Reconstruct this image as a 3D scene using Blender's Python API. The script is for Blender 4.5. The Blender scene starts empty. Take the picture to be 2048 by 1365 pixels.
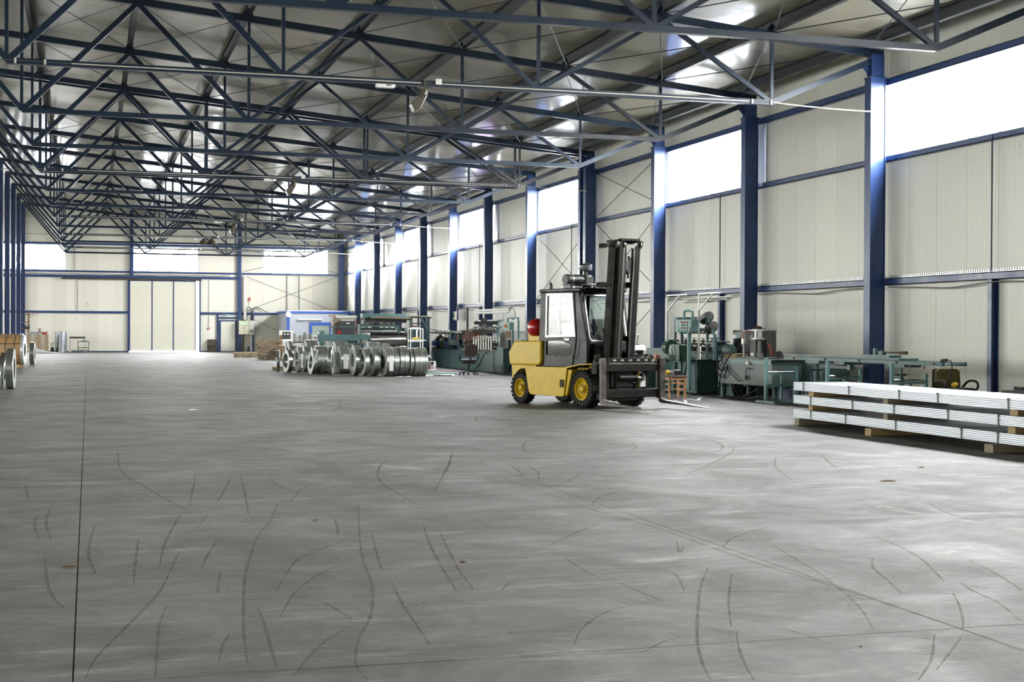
import bpy, math, random
from mathutils import Vector, Matrix
import numpy as np
random.seed(7)
R = math.radians
SC = bpy.context.scene
COL = SC.collection

# ---------------------------------------------------------------- camera
cam_data = bpy.data.cameras.new('camera')
cam_data.sensor_width = 36.0
cam_data.lens = 2849.13 / 2048 * 36.0
cam_data.clip_start = 0.05
cam_data.clip_end = 500
cam = bpy.data.objects.new('camera', cam_data)
COL.objects.link(cam)
yaw, pit, rol = .2891, -.0077, .0048
cf = Vector((math.sin(yaw) * math.cos(pit), math.cos(yaw) * math.cos(pit), -math.sin(pit) * -1 * 1.0))
cf.z = math.sin(pit)
cr = Vector((math.cos(yaw), -math.sin(yaw), 0))
cu = cr.cross(cf)
cr2 = cr * math.cos(rol) + cu * math.sin(rol)
cu2 = -cr * math.sin(rol) + cu * math.cos(rol)
m = Matrix((cr2, cu2, -cf)).transposed().to_4x4()
m.translation = Vector((0, 0, 1.51))
cam.matrix_world = m
SC.camera = cam

# ---------------------------------------------------------------- world, light, exposure
W = bpy.data.worlds.new('sky')
SC.world = W
W.use_nodes = True
nt = W.node_tree
nt.nodes.clear()
wo = nt.nodes.new('ShaderNodeOutputWorld')
wb = nt.nodes.new('ShaderNodeBackground')
wg = nt.nodes.new('ShaderNodeTexCoord')
wx = nt.nodes.new('ShaderNodeSeparateXYZ')
wr = nt.nodes.new('ShaderNodeValToRGB')
nt.links.new(wg.outputs['Generated'], wx.inputs[0])
nt.links.new(wx.outputs['Z'], wr.inputs[0])
wr.color_ramp.elements[0].position = 0.0
wr.color_ramp.elements[0].color = (1.0, 0.985, 0.955, 1)
wr.color_ramp.elements[1].position = 1.0
wr.color_ramp.elements[1].color = (0.90, 0.94, 1.0, 1)
nt.links.new(wr.outputs[0], wb.inputs[0])
# thin overcast: broad soft brightening around the veiled sun, low in the +X side
dp = nt.nodes.new('ShaderNodeVectorMath'); dp.operation = 'DOT_PRODUCT'; dp.inputs[1].default_value = (.80, .25, .55)
nt.links.new(wg.outputs['Generated'], dp.inputs[0])
mr_ = nt.nodes.new('ShaderNodeMapRange'); mr_.interpolation_type = 'SMOOTHSTEP'
mr_.inputs['From Min'].default_value = -1.0; mr_.inputs['From Max'].default_value = 1.0; mr_.inputs['To Min'].default_value = 12.5; mr_.inputs['To Max'].default_value = 95.0
nt.links.new(dp.outputs['Value'], mr_.inputs[0]); nt.links.new(mr_.outputs[0], wb.inputs[1])
wb.inputs[1].default_value = 24.0
nt.links.new(wb.outputs[0], wo.inputs[0])

SC.view_settings.view_transform = 'Standard'
SC.view_settings.look = 'None'
SC.view_settings.gamma = 1.0
SC.view_settings.use_curve_mapping = False
SC.view_settings.exposure = 0.72

cy = SC.cycles
cy.use_denoising = True
cy.use_adaptive_sampling = True
cy.adaptive_threshold = 0.06
cy.max_bounces = 7
cy.diffuse_bounces = 5
cy.glossy_bounces = 3
cy.transmission_bounces = 4
cy.transparent_max_bounces = 10
cy.sample_clamp_indirect = 6.0
cy.caustics_reflective = False
cy.caustics_refractive = False

# ---------------------------------------------------------------- building constants (metres)
L = 5.9882
Y0 = 26.7743
JT = 0.5388
def YK(k): return Y0 + k * L + (JT if k >= 3.5 else 0)
YFAR = YK(11)
YBACK = YK(-6) - .3
XR = 16.36          # inner face of the right wall panels
XM = -3.88          # middle column row / ridge
XLW = XM - (XR - XM)
YW = YFAR + .22     # inner face of the far wall
def zchord(x): return 8.0 + .0925 * (9.41 - (x if x > XM else 2 * XM - x))
def zroof(x): return zchord(x) + .33

portal_specs = []
def portal(name, loc, sx, sy, rot):
    l = bpy.data.lights.new(name, 'AREA')
    l.shape = 'RECTANGLE'; l.size = sx; l.size_y = sy
    l.cycles.is_portal = True
    o = bpy.data.objects.new(name, l); COL.objects.link(o)
    o.location = loc; o.rotation_euler = rot
    return o
WINBAYS = [(-5, -4), (-3, -2), (-1, 0), (1, 2), (3, 4), (5, 6), (7, 8), (9, 10)]
def wspan(a, b):
    return YK(a) + .22 + (.60 if a == 3 else 0), YK(b) + .32
for i, (a, b) in enumerate(WINBAYS):
    ya, yb = wspan(a, b)
    portal('daylight_portal', (XR + .25, (ya + yb) / 2, 6.02), yb - ya, 1.62, (R(90), 0, R(90)))
# the unseen left wall gets a ribbon of oversized windows added for side light
for j in range(4):
    ya = YBACK + 1 + j * (YW - YBACK - 2) / 4; yb = YBACK + 1 + (j + 1) * (YW - YBACK - 2) / 4
    portal('daylight_portal', (XLW - .25, (ya + yb) / 2, 3.9), yb - ya, 6.3, (R(90), 0, R(-90)))
for xa, xb in ((-5.5, -1.345), (2.7, 6.78), (10.88, 15.15)):
    portal('daylight_portal', ((xa + xb) / 2, YW + .25, 5.9), xb - xa, 1.7, (R(-90), 0, 0))

# ---------------------------------------------------------------- materials
MATS = {}
def mat(name, col, rough=.5, metal=0., spec=.5, noise=0., nscale=6., bump=0., bscale=40., dark=None, coat=0., emis=None, estr=0., rvar=0., aniso=None, alpha=1., stretch=None):
    if name in MATS: return MATS[name]
    M = bpy.data.materials.new(name); M.use_nodes = True
    n = M.node_tree; b = n.nodes['Principled BSDF']
    b.inputs['Base Color'].default_value = (*col, 1)
    b.inputs['Roughness'].default_value = rough
    b.inputs['Metallic'].default_value = metal
    b.inputs['Specular IOR Level'].default_value = spec
    b.inputs['Coat Weight'].default_value = coat
    b.inputs['Coat Roughness'].default_value = .15
    if alpha < 1: b.inputs['Alpha'].default_value = alpha
    if emis:
        b.inputs['Emission Color'].default_value = (*emis, 1); b.inputs['Emission Strength'].default_value = estr
    if noise or bump or rvar:
        tc = n.nodes.new('ShaderNodeTexCoord'); mp = n.nodes.new('ShaderNodeMapping')
        n.links.new(tc.outputs['Object'], mp.inputs[0])
        if stretch: mp.inputs['Scale'].default_value = stretch
        nz = n.nodes.new('ShaderNodeTexNoise'); nz.inputs['Scale'].default_value = nscale; nz.inputs['Detail'].default_value = 6; nz.inputs['Roughness'].default_value = .65
        n.links.new(mp.outputs[0], nz.inputs['Vector'])
    if noise:
        rp = n.nodes.new('ShaderNodeValToRGB'); rp.color_ramp.elements[0].position = .35; rp.color_ramp.elements[1].position = .68
        n.links.new(nz.outputs['Fac'], rp.inputs[0])
        mx = n.nodes.new('ShaderNodeMix'); mx.data_type = 'RGBA'
        d = dark if dark else tuple(c * (1 - noise) for c in col)
        mx.inputs[6].default_value = (*d, 1); mx.inputs[7].default_value = (*col, 1)
        n.links.new(rp.outputs[0], mx.inputs[0]); n.links.new(mx.outputs[2], b.inputs['Base Color'])
    if rvar:
        mr = n.nodes.new('ShaderNodeMapRange'); mr.inputs['To Min'].default_value = max(.02, rough - rvar); mr.inputs['To Max'].default_value = min(1, rough + rvar)
        mr.inputs['From Min'].default_value = .3; mr.inputs['From Max'].default_value = .7
        n.links.new(nz.outputs['Fac'], mr.inputs[0]); n.links.new(mr.outputs[0], b.inputs['Roughness'])
    if bump:
        n2 = n.nodes.new('ShaderNodeTexNoise'); n2.inputs['Scale'].default_value = bscale; n2.inputs['Detail'].default_value = 4
        n.links.new(mp.outputs[0], n2.inputs['Vector'])
        bp = n.nodes.new('ShaderNodeBump'); bp.inputs['Strength'].default_value = bump; bp.inputs['Distance'].default_value = .01
        n.links.new(n2.outputs['Fac'], bp.inputs['Height']); n.links.new(bp.outputs[0], b.inputs['Normal'])
    MATS[name] = M
    return M

def ribbed(name, col, axis, rib, rough=.35, dirt=.5, rand=.06, coat=.0, spec=.5, groove=.12):
    """cream coated sandwich panel: fine pressed lines along one axis, a little grime, slight tone change from panel to panel"""
    M = bpy.data.materials.new(name); M.use_nodes = True
    n = M.node_tree; b = n.nodes['Principled BSDF']
    b.inputs['Roughness'].default_value = rough; b.inputs['Coat Weight'].default_value = coat; b.inputs['Coat Roughness'].default_value = .12
    b.inputs['Specular IOR Level'].default_value = spec
    ge = n.nodes.new('ShaderNodeNewGeometry'); sx = n.nodes.new('ShaderNodeSeparateXYZ')
    n.links.new(ge.outputs['Position'], sx.inputs[0])
    def math_(op, a, b_=None):
        k = n.nodes.new('ShaderNodeMath'); k.operation = op
        for i, v in enumerate((a, b_)):
            if v is None: continue
            if isinstance(v, (int, float)): k.inputs[i].default_value = v
            else: n.links.new(v, k.inputs[i])
        return k.outputs[0]
    c = sx.outputs[axis]
    s = math_('FRACT', math_('DIVIDE', c, rib))
    tri = math_('ABSOLUTE', math_('SUBTRACT', s, .5))
    edge = n.nodes.new('ShaderNodeMapRange'); edge.interpolation_type = 'SMOOTHSTEP'
    edge.inputs['From Min'].default_value = .38; edge.inputs['From Max'].default_value = .48
    n.links.new(tri, edge.inputs[0])
    bp = n.nodes.new('ShaderNodeBump'); bp.inputs['Strength'].default_value = .55; bp.inputs['Distance'].default_value = .004; bp.invert = True
    n.links.new(edge.outputs[0], bp.inputs['Height']); n.links.new(bp.outputs[0], b.inputs['Normal'])
    oi = n.nodes.new('ShaderNodeObjectInfo')
    rv = math_('ADD', math_('MULTIPLY', oi.outputs['Random'], rand * 2), 1 - rand)
    nz = n.nodes.new('ShaderNodeTexNoise'); nz.inputs['Scale'].default_value = 1.1; nz.inputs['Detail'].default_value = 5; nz.inputs['Roughness'].default_value = .7; nz.inputs['Distortion'].default_value = 1.5
    n.links.new(ge.outputs['Position'], nz.inputs['Vector'])
    th = n.nodes.new('ShaderNodeMapRange'); th.inputs['From Min'].default_value = .66; th.inputs['From Max'].default_value = .74; th.inputs['To Max'].default_value = dirt
    n.links.new(nz.outputs['Fac'], th.inputs[0])
    n2 = n.nodes.new('ShaderNodeTexNoise'); n2.inputs['Scale'].default_value = 9; n2.inputs['Detail'].default_value = 6; n2.inputs['Distortion'].default_value = 3
    n.links.new(ge.outputs['Position'], n2.inputs['Vector'])
    t2 = n.nodes.new('ShaderNodeMapRange'); t2.inputs['From Min'].default_value = .5; t2.inputs['From Max'].default_value = .62
    n.links.new(n2.outputs['Fac'], t2.inputs[0])
    grime = math_('MULTIPLY', th.outputs[0], t2.outputs[0])
    n3 = n.nodes.new('ShaderNodeTexNoise'); n3.inputs['Scale'].default_value = .35; n3.inputs['Detail'].default_value = 3
    n.links.new(ge.outputs['Position'], n3.inputs['Vector'])
    big = n.nodes.new('ShaderNodeMapRange'); big.inputs['To Min'].default_value = .93; big.inputs['To Max'].default_value = 1.06
    n.links.new(n3.outputs['Fac'], big.inputs[0])
    line = math_('SUBTRACT', 1, math_('MULTIPLY', edge.outputs[0], groove))
    tot = math_('MULTIPLY', math_('MULTIPLY', rv, big.outputs[0]), math_('MULTIPLY', line, math_('SUBTRACT', 1, grime)))
    mx = n.nodes.new('ShaderNodeVectorMath'); mx.operation = 'SCALE'; mx.inputs[0].default_value = col
    n.links.new(tot, mx.inputs['Scale']); n.links.new(mx.outputs[0], b.inputs['Base Color'])
    MATS[name] = M
    return M

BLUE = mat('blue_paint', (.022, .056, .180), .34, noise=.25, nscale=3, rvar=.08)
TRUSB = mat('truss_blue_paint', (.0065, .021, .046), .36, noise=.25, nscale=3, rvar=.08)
BLUED = mat('dark_blue_paint', (.014, .040, .075), .38, noise=.3, nscale=3, rvar=.08)
PURL = mat('purlin_grey', (.014, .018, .024), .45, noise=.3, nscale=2)
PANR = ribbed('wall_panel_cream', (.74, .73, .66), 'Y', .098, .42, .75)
PANF = ribbed('end_wall_panel_cream', (.80, .78, .69), 'X', .098, .45, .75)
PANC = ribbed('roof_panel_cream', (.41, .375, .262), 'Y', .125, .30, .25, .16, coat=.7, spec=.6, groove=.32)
WHITE = mat('white_plastic', (.72, .71, .66), .45)
STEEL = mat('bright_steel', (.62, .63, .62), .22, 1., noise=.25, nscale=4, rvar=.08)
BLACK = mat('black_paint', (.018, .018, .020), .42, noise=.4, nscale=5)
RUBBER = mat('black_rubber', (.009, .0085, .008), .8, spec=.3, noise=.3, nscale=8)
BROWNRAIL = mat('brown_rail', (.05, .045, .03), .6)

GLASS = bpy.data.materials.new('clear_glass'); GLASS.use_nodes = True
n = GLASS.node_tree; n.nodes.clear()
o_ = n.nodes.new('ShaderNodeOutputMaterial'); t_ = n.nodes.new('ShaderNodeBsdfTransparent'); g_ = n.nodes.new('ShaderNodeBsdfGlossy'); x_ = n.nodes.new('ShaderNodeMixShader')
t_.inputs[0].default_value = (.96, .97, .97, 1); g_.inputs['Roughness'].default_value = .03; x_.inputs[0].default_value = .08
n.links.new(t_.outputs[0], x_.inputs[1]); n.links.new(g_.outputs[0], x_.inputs[2]); n.links.new(x_.outputs[0], o_.inputs[0])
def tinted(name, col, gl=.1, rough=.05):
    M = GLASS.copy(); M.name = name
    for k in M.node_tree.nodes:
        if k.type == 'BSDF_TRANSPARENT': k.inputs[0].default_value = (*col, 1)
        if k.type == 'MIX_SHADER': k.inputs[0].default_value = gl
        if k.type == 'BSDF_GLOSSY': k.inputs['Roughness'].default_value = rough
    return M
VIOLET = tinted('violet_film', (.60, .52, .72))
CABGLASS = tinted('cab_glass', (.80, .83, .82), .05)
DIMMED = tinted('dimmed_glass', (.62, .63, .62), .06, .2)  # tint added to dim the daylight through the unseen left panes

# ---------------------------------------------------------------- mesh builder
def basis(d, up=None):
    d = Vector(d).normalized()
    u = Vector(up) if up is not None else Vector((0, 0, 1))
    if abs(d.dot(u.normalized())) > .98: u = Vector((1, 0, 0)) if abs(d.x) < .9 else Vector((0, 1, 0))
    s = d.cross(u).normalized(); t = s.cross(d).normalized()
    return d, s, t
class G:
    def __init__(s): s.v = []; s.f = []
    def add(s, vs, fs):
        k = len(s.v); s.v += [tuple(x) for x in vs]; s.f += [tuple(i + k for i in f) for f in fs]; return s
    def box(s, x0, x1, y0, y1, z0, z1):
        return s.add([(x0, y0, z0), (x1, y0, z0), (x1, y1, z0), (x0, y1, z0), (x0, y0, z1), (x1, y0, z1), (x1, y1, z1), (x0, y1, z1)],
                     [(0, 3, 2, 1), (4, 5, 6, 7), (0, 1, 5, 4), (1, 2, 6, 5), (2, 3, 7, 6), (3, 0, 4, 7)])
    def cbox(s, c, size, rot=None):
        c = Vector(c); h = [a / 2 for a in size]
        vs = []
        for z in (-1, 1):
            for x, y in ((-1, -1), (1, -1), (1, 1), (-1, 1)):
                p = Vector((x * h[0], y * h[1], z * h[2]))
                if rot is not None: p = rot @ p
                vs.append(c + p)
        return s.add(vs, [(0, 3, 2, 1), (4, 5, 6, 7), (0, 1, 5, 4), (1, 2, 6, 5), (2, 3, 7, 6), (3, 0, 4, 7)])
    def beam(s, p0, p1, w, h, up=None):
        p0, p1 = Vector(p0), Vector(p1); d, a, t = basis(p1 - p0, up)
        vs = []
        for p in (p0, p1):
            for i, j in ((-1, -1), (1, -1), (1, 1), (-1, 1)): vs.append(p + a * (i * w / 2) + t * (j * h / 2))
        return s.add(vs, [(0, 1, 2, 3), (7, 6, 5, 4), (0, 4, 5, 1), (1, 5, 6, 2), (2, 6, 7, 3), (3, 7, 4, 0)])
    def ibeam(s, p0, p1, w, h, tf=.015, tw=.012, up=None):
        p0, p1 = Vector(p0), Vector(p1); d, a, t = basis(p1 - p0, up)
        s.beam(p0 + t * (h / 2 - tf / 2), p1 + t * (h / 2 - tf / 2), w, tf, t)
        s.beam(p0 - t * (h / 2 - tf / 2), p1 - t * (h / 2 - tf / 2), w, tf, t)
        return s.beam(p0, p1, tw, h - 2 * tf, t)
    def cyl(s, p0, p1, r0, r1=None, n=16, caps=True):
        r1 = r0 if r1 is None else r1
        p0, p1 = Vector(p0), Vector(p1); d, a, t = basis(p1 - p0)
        vs = [];
        for p, r in ((p0, r0), (p1, r1)):
            for i in range(n):
                q = 2 * math.pi * i / n; vs.append(p + a * (r * math.cos(q)) + t * (r * math.sin(q)))
        fs = [(i, (i + 1) % n, n + (i + 1) % n, n + i) for i in range(n)]
        if caps: fs += [tuple(range(n - 1, -1, -1)), tuple(range(n, 2 * n))]
        return s.add(vs, fs)
    def lathe(s, p0, axis, prof, n=24, closed=False, caps=True):
        """prof: list of (radius, distance along axis)"""
        p0 = Vector(p0); d, a, t = basis(axis)
        vs = []
        for r, h in prof:
            for i in range(n):
                q = 2 * math.pi * i / n; vs.append(p0 + d * h + a * (r * math.cos(q)) + t * (r * math.sin(q)))
        fs = []; k = len(prof)
        for j in range(k if closed else k - 1):
            j2 = (j + 1) % k
            for i in range(n): fs.append((j * n + i, j * n + (i + 1) % n, j2 * n + (i + 1) % n, j2 * n + i))
        if not closed and caps:
            fs += [tuple(range(n - 1, -1, -1)), tuple(range((k - 1) * n, k * n))]
        return s.add(vs, fs)
    def tube(s, pts, r, n=8, smooth=0):
        pts = [Vector(p) for p in pts]
        if smooth: pts = spline(pts, smooth)
        rings = []
        prev = None
        for i, p in enumerate(pts):
            d = (pts[min(i + 1, len(pts) - 1)] - pts[max(i - 1, 0)]).normalized()
            if prev is None: _, a, t = basis(d)
            else:
                a = (prev - d * prev.dot(d)).normalized(); t = a.cross(d).normalized() * -1
                t = d.cross(a).normalized()
            prev = a
            rings.append([p + a * (r * math.cos(2 * math.pi * j / n)) + d.cross(a) * (r * math.sin(2 * math.pi * j / n)) for j in range(n)])
        vs = [q for rg in rings for q in rg]; fs = []
        for i in range(len(pts) - 1):
            for j in range(n): fs.append((i * n + j, i * n + (j + 1) % n, (i + 1) * n + (j + 1) % n, (i + 1) * n + j))
        fs += [tuple(range(n - 1, -1, -1)), tuple(range((len(pts) - 1) * n, len(pts) * n))]
        return s.add(vs, fs)
    def prism(s, poly, ax, a, b, f=None):
        """2D polygon extruded along axis ax from a to b; poly coordinates are the other two axes in order"""
        n = len(poly)
        def mk(p, h):
            return {'x': (h, p[0], p[1]), 'y': (p[0], h, p[1]), 'z': (p[0], p[1], h)}[ax]
        vs = [mk(p, a) for p in poly] + [mk(p, b) for p in poly]
        if f: vs = [f(Vector(v)) for v in vs]
        fs = [(i, (i + 1) % n, n + (i + 1) % n, n + i) for i in range(n)] + [tuple(range(n - 1, -1, -1)), tuple(range(n, 2 * n))]
        return s.add(vs, fs)
    def sphere(s, c, r, nu=16, nv=10, sc=(1, 1, 1), v0=0., v1=1.):
        prof = []
        c = Vector(c); vs = []
        for j in range(nv + 1):
            ph = math.pi * (v0 + (v1 - v0) * j / nv)
            for i in range(nu):
                q = 2 * math.pi * i / nu
                vs.append(c + Vector((math.sin(ph) * math.cos(q) * r * sc[0], math.sin(ph) * math.sin(q) * r * sc[1], -math.cos(ph) * r * sc[2])))
        fs = []
        for j in range(nv):
            for i in range(nu): fs.append((j * nu + i, j * nu + (i + 1) % nu, (j + 1) * nu + (i + 1) % nu, (j + 1) * nu + i))
        return s.add(vs, fs)
    def mesh(s, name, m=None, smooth=None):
        me = bpy.data.meshes.new(name); me.from_pydata(s.v, [], s.f)
        if m: me.materials.append(m)
        bm_fix(me)
        if smooth:
            me.polygons.foreach_set('use_smooth', [True] * len(me.polygons))
            me.set_sharp_from_angle(angle=R(smooth))
        me.update()
        return me
import bmesh
def bm_fix(me):
    b = bmesh.new(); b.from_mesh(me); bmesh.ops.recalc_face_normals(b, faces=b.faces); b.to_mesh(me); b.free()
def spline(pts, k=6):
    pts = [Vector(p) for p in pts]
    if len(pts) < 3: return pts
    out = []
    P = [pts[0] * 2 - pts[1]] + pts + [pts[-1] * 2 - pts[-2]]
    for i in range(1, len(P) - 2):
        a, b, c, d = P[i - 1], P[i], P[i + 1], P[i + 2]
        for j in range(k):
            t = j / k
            out.append(.5 * ((2 * b) + (c - a) * t + (2 * a - 5 * b + 4 * c - d) * t * t + (3 * b - a - 3 * c + d) * t ** 3))
    out.append(pts[-1])
    return out
def obj(name, data, parent=None, loc=None, rot=None, label=None):
    o = bpy.data.objects.new(name, data); COL.objects.link(o)
    if parent is not None: o.parent = parent
    if loc is not None: o.location = loc
    if rot is not None: o.rotation_euler = rot
    if label: o['label'] = label
    return o
def part(name, g, m, parent=None, smooth=None, bevel=0, seg=2, label=None, loc=None, rot=None):
    o = obj(name, g.mesh(name, m, smooth), parent, loc, rot, label)
    if bevel:
        bv = o.modifiers.new('bevel', 'BEVEL'); bv.width = bevel; bv.segments = seg; bv.limit_method = 'ANGLE'; bv.angle_limit = R(35)
        if smooth:
            bv.harden_normals = True
    return o
def thing(name, label, cat, loc=(0, 0, 0), rotz=0, group=None):
    o = obj(name, None, None, loc, (0, 0, rotz))
    o.empty_display_size = .2
    o['label'] = label; o['category'] = cat
    if group: o['group'] = group
    return o
def tag(o, label, cat, group=None):
    o['label'] = label; o['category'] = cat
    if group: o['group'] = group
    return o
def struct(name, g=None, m=None, smooth=None):
    o = part(name, g, m, None, smooth) if g else obj(name, None)
    o['kind'] = 'structure'
    return o
def dup(root, loc=None, rotz=None, label=None, group=None):
    r = root.copy(); COL.objects.link(r)
    if loc is not None: r.location = loc
    if rotz is not None: r.rotation_euler = (0, 0, rotz)
    if label: r['label'] = label
    if group: r['group'] = group
    for ch in list(root.children):
        c = ch.copy(); COL.objects.link(c); c.parent = r
        for g in ch.children:
            d = g.copy(); COL.objects.link(d); d.parent = c
    return r
ORD = ['first', 'second', 'third', 'fourth', 'fifth', 'sixth', 'seventh', 'eighth', 'ninth', 'tenth', 'eleventh', 'twelfth', 'thirteenth', 'fourteenth', 'fifteenth', 'sixteenth', 'seventeenth', 'eighteenth']

# ================================================================ SETTING
# ---------------------------------------------------------------- floor: cast slabs with open joints
FM = bpy.data.materials.new('worn_concrete'); FM.use_nodes = True
n = FM.node_tree; b = n.nodes['Principled BSDF']
def nd(t, **k):
    x = n.nodes.new(t)
    for a, v in k.items():
        if a in x.inputs: x.inputs[a].default_value = v
        else: setattr(x, a, v)
    return x
ge = nd('ShaderNodeNewGeometry')
def noise(scale, det=6, rg=.6, dist=0., sc=(1, 1, 1), off=(0, 0, 0)):
    mp = nd('ShaderNodeMapping'); mp.inputs['Scale'].default_value = sc; mp.inputs['Location'].default_value = off
    n.links.new(ge.outputs['Position'], mp.inputs[0])
    z = nd('ShaderNodeTexNoise', Scale=scale, Detail=det, Roughness=rg, Distortion=dist)
    n.links.new(mp.outputs[0], z.inputs['Vector']); return z.outputs['Fac']
def rng(x, a, b_, c=0., d=1.):
    k = nd('ShaderNodeMapRange'); k.inputs[1].default_value = a; k.inputs[2].default_value = b_; k.inputs[3].default_value = c; k.inputs[4].default_value = d
    n.links.new(x, k.inputs[0]); return k.outputs[0]
def mth(op, x, y):
    k = nd('ShaderNodeMath'); k.operation = op
    for i, v in enumerate((x, y)):
        if isinstance(v, (int, float)): k.inputs[i].default_value = v
        else: n.links.new(v, k.inputs[i])
    return k.outputs[0]
def mix(f, c0, c1):
    k = nd('ShaderNodeMix'); k.data_type = 'RGBA'
    if isinstance(f, (int, float)): k.inputs[0].default_value = f
    else: n.links.new(f, k.inputs[0])
    for i, c in ((6, c0), (7, c1)):
        if isinstance(c, tuple): k.inputs[i].default_value = (*c, 1)
        else: n.links.new(c, k.inputs[i])
    return k.outputs[2]
big = noise(.16, 5, .62, .6)
mid = noise(.9, 8, .68, .8, off=(7, 3, 0))
fine = noise(9, 6, .7)
swp = noise(2.2, 8, .74, .3, sc=(.30, 1.5, 1), off=(2, 9, 0))   # trowel and wheel smears across the hall
base = mix(rng(big, .34, .66), (.066, .063, .053), (.114, .110, .096))
base = mix(rng(mid, .40, .64, 0, .9), base, (.155, .151, .139))
base = mix(rng(swp, .36, .50, .75, 0), base, (.072, .070, .064))
base = mix(rng(swp, .56, .70, 0, .65), base, (.31, .305, .29))
base = mix(rng(fine, .38, .6, .35, 0), base, (.07, .07, .066))
spot = noise(.55, 5, .6, 1.2, off=(31, 17, 0))
base = mix(rng(spot, .68, .76, 0, .55), base, (.40, .355, .29))      # pale dusty patches
oil = noise(.75, 6, .66, .5, off=(3, 41, 0))
base = mix(rng(oil, .665, .74, 0, .6), base, (.042, .043, .043))
n.links.new(base, b.inputs['Base Color'])
n.links.new(rng(mid, .3, .7, .74, .56), b.inputs['Roughness'])
b.inputs['Specular IOR Level'].default_value = .28
bp = nd('ShaderNodeBump'); bp.inputs['Strength'].default_value = .35; bp.inputs['Distance'].default_value = .004
hh = mth('ADD', noise(26, 5, .7), mth('MULTIPLY', noise(5, 6, .7, .6, sc=(.5, 2.2, 1)), 2.2))
n.links.new(hh, bp.inputs['Height']); n.links.new(bp.outputs[0], b.inputs['Normal'])

floor = struct('floor')
g = G().box(XLW - .3, XR + .3, YBACK - .3, YW + .3, -.30, -.06)
sub = part('sub_base', g, mat('joint_dark', (.05, .05, .045), .9), floor)
xs = [XLW - .25] + [x for x in (-20.9, -17.0, -12.9, -8.65, -4.40, -.06, 4.26, 8.5, 12.7)] + [XR + .25]
ys = [YBACK - .25, 6.30, 30.4, 54.4, 78.5, YW + .25]
jn = .0035
for i in range(len(xs) - 1):
    for j in range(len(ys) - 1):
        g = G().box(xs[i] + jn, xs[i + 1] - jn, ys[j] + jn, ys[j + 1] - jn, -.05, 0)
        part('concrete_slab', g, FM, floor)
part('joint_filler', G().box(XLW, XR, YBACK, YW, -.055, -.006), mat('joint_dark', (.05, .05, .045), .9), floor)

# ---------------------------------------------------------------- panels
def panel_mesh(w, h, ax, m, t=.08, lip=.006):
    """one coated sandwich panel, tongue edges chamfered; w along the wall, h high"""
    c = .008
    poly = [(0, 0), (w, 0), (w, t - c), (w - lip, t), (lip, t), (0, t - c)]
    g = G()
    if ax == 'X':     # wall in the YZ plane, face towards -X ; poly (y, -x)
        g.prism([(-q, p) for p, q in poly], 'z', 0, h)
    elif ax == 'Y':   # wall in the XZ plane, face towards -Y
        g.prism([(p, -q) for p, q in poly], 'z', 0, h)
    return g.mesh('wall_panel', m)
PW = 1.0
def solid_or_open(y, wins):
    for a, b_ in wins:
        if a <= y <= b_: return True
    return False
def long_wall(name, X, sgn, wm):
    root = struct(name)
    wins = [wspan(a, b_) for a, b_ in WINBAYS] if sgn > 0 else [(YBACK + 1 + j * (YW - YBACK - 2) / 16 + .15, YBACK + 1 + (j + 1) * (YW - YBACK - 2) / 16 - .15) for j in range(16)]
    zl, zh = (5.22, 6.84) if sgn > 0 else (.85, 6.95)
    cuts = sorted(set([YBACK - .1, YW + .1] + [v for w in wins for v in w]))
    cache = {}
    for a, b_ in zip(cuts[:-1], cuts[1:]):
        nseg = max(1, round((b_ - a) / PW)); w = (b_ - a) / nseg
        isw = any(abs(a - q[0]) < 1e-6 for q in wins)
        for i in range(nseg):
            spans = [(0, zl), (zh, 7.70)] if isw else [(0, 7.70)]
            for z0, z1 in spans:
                key = (round(w, 3), round(z1 - z0, 3))
                if key not in cache: cache[key] = panel_mesh(w, z1 - z0, 'X', wm)
                o = obj('wall_panel', cache[key], root)
                if sgn > 0: o.location = (X + .08, a + i * w, z0)
                else:
                    o.location = (X - .08, a + (i + 1) * w, z0); o.rotation_euler = (0, 0, math.pi)
    return root
wr_ = long_wall('wall_right', XR, 1, PANR)
wl_ = long_wall('wall_left', XLW, -1, PANR)

# far wall, split round its windows and doors
wf = struct('wall_back')
FW = [(-5.5, -1.345, 5.12, 6.74), (2.7, 6.78, 5.10, 6.70), (10.88, 15.15, 5.10, 6.72)]
FD = [(2.47, 6.80, 0, 4.55), (8.10, 9.16, 0, 2.06)]
fx = sorted(set([XLW, XM, XR] + [v for q in FW + FD for v in q[:2]]))
cache = {}
for a, b_ in zip(fx[:-1], fx[1:]):
    c = (a + b_) / 2
    holes = sorted([(q[2], q[3]) for q in FW + FD if q[0] < c < q[1]])
    nseg = max(1, round((b_ - a) / PW)); w = (b_ - a) / nseg
    for i in range(nseg):
        x0 = a + i * w; zt = zroof(x0 + w / 2) + .07
        z = 0
        for h0, h1 in holes + [(zt, zt)]:
            if h0 - z > .02:
                key = (round(w, 3), round(h0 - z, 3))
                if key not in cache: cache[key] = panel_mesh(w, h0 - z, 'Y', PANF)
                obj('wall_panel', cache[key], wf, (x0, YW + .08, z))
            z = h1
# wall behind the photographer
wn = struct('wall_front')
for i in range(40):
    w = (XR - XLW) / 40; x0 = XLW + i * w
    obj('wall_panel', panel_mesh(w, zroof(x0 + w / 2) + .07, 'Y', PANF), wn, (x0 + w, YBACK - .08, 0), (0, 0, math.pi))

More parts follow.
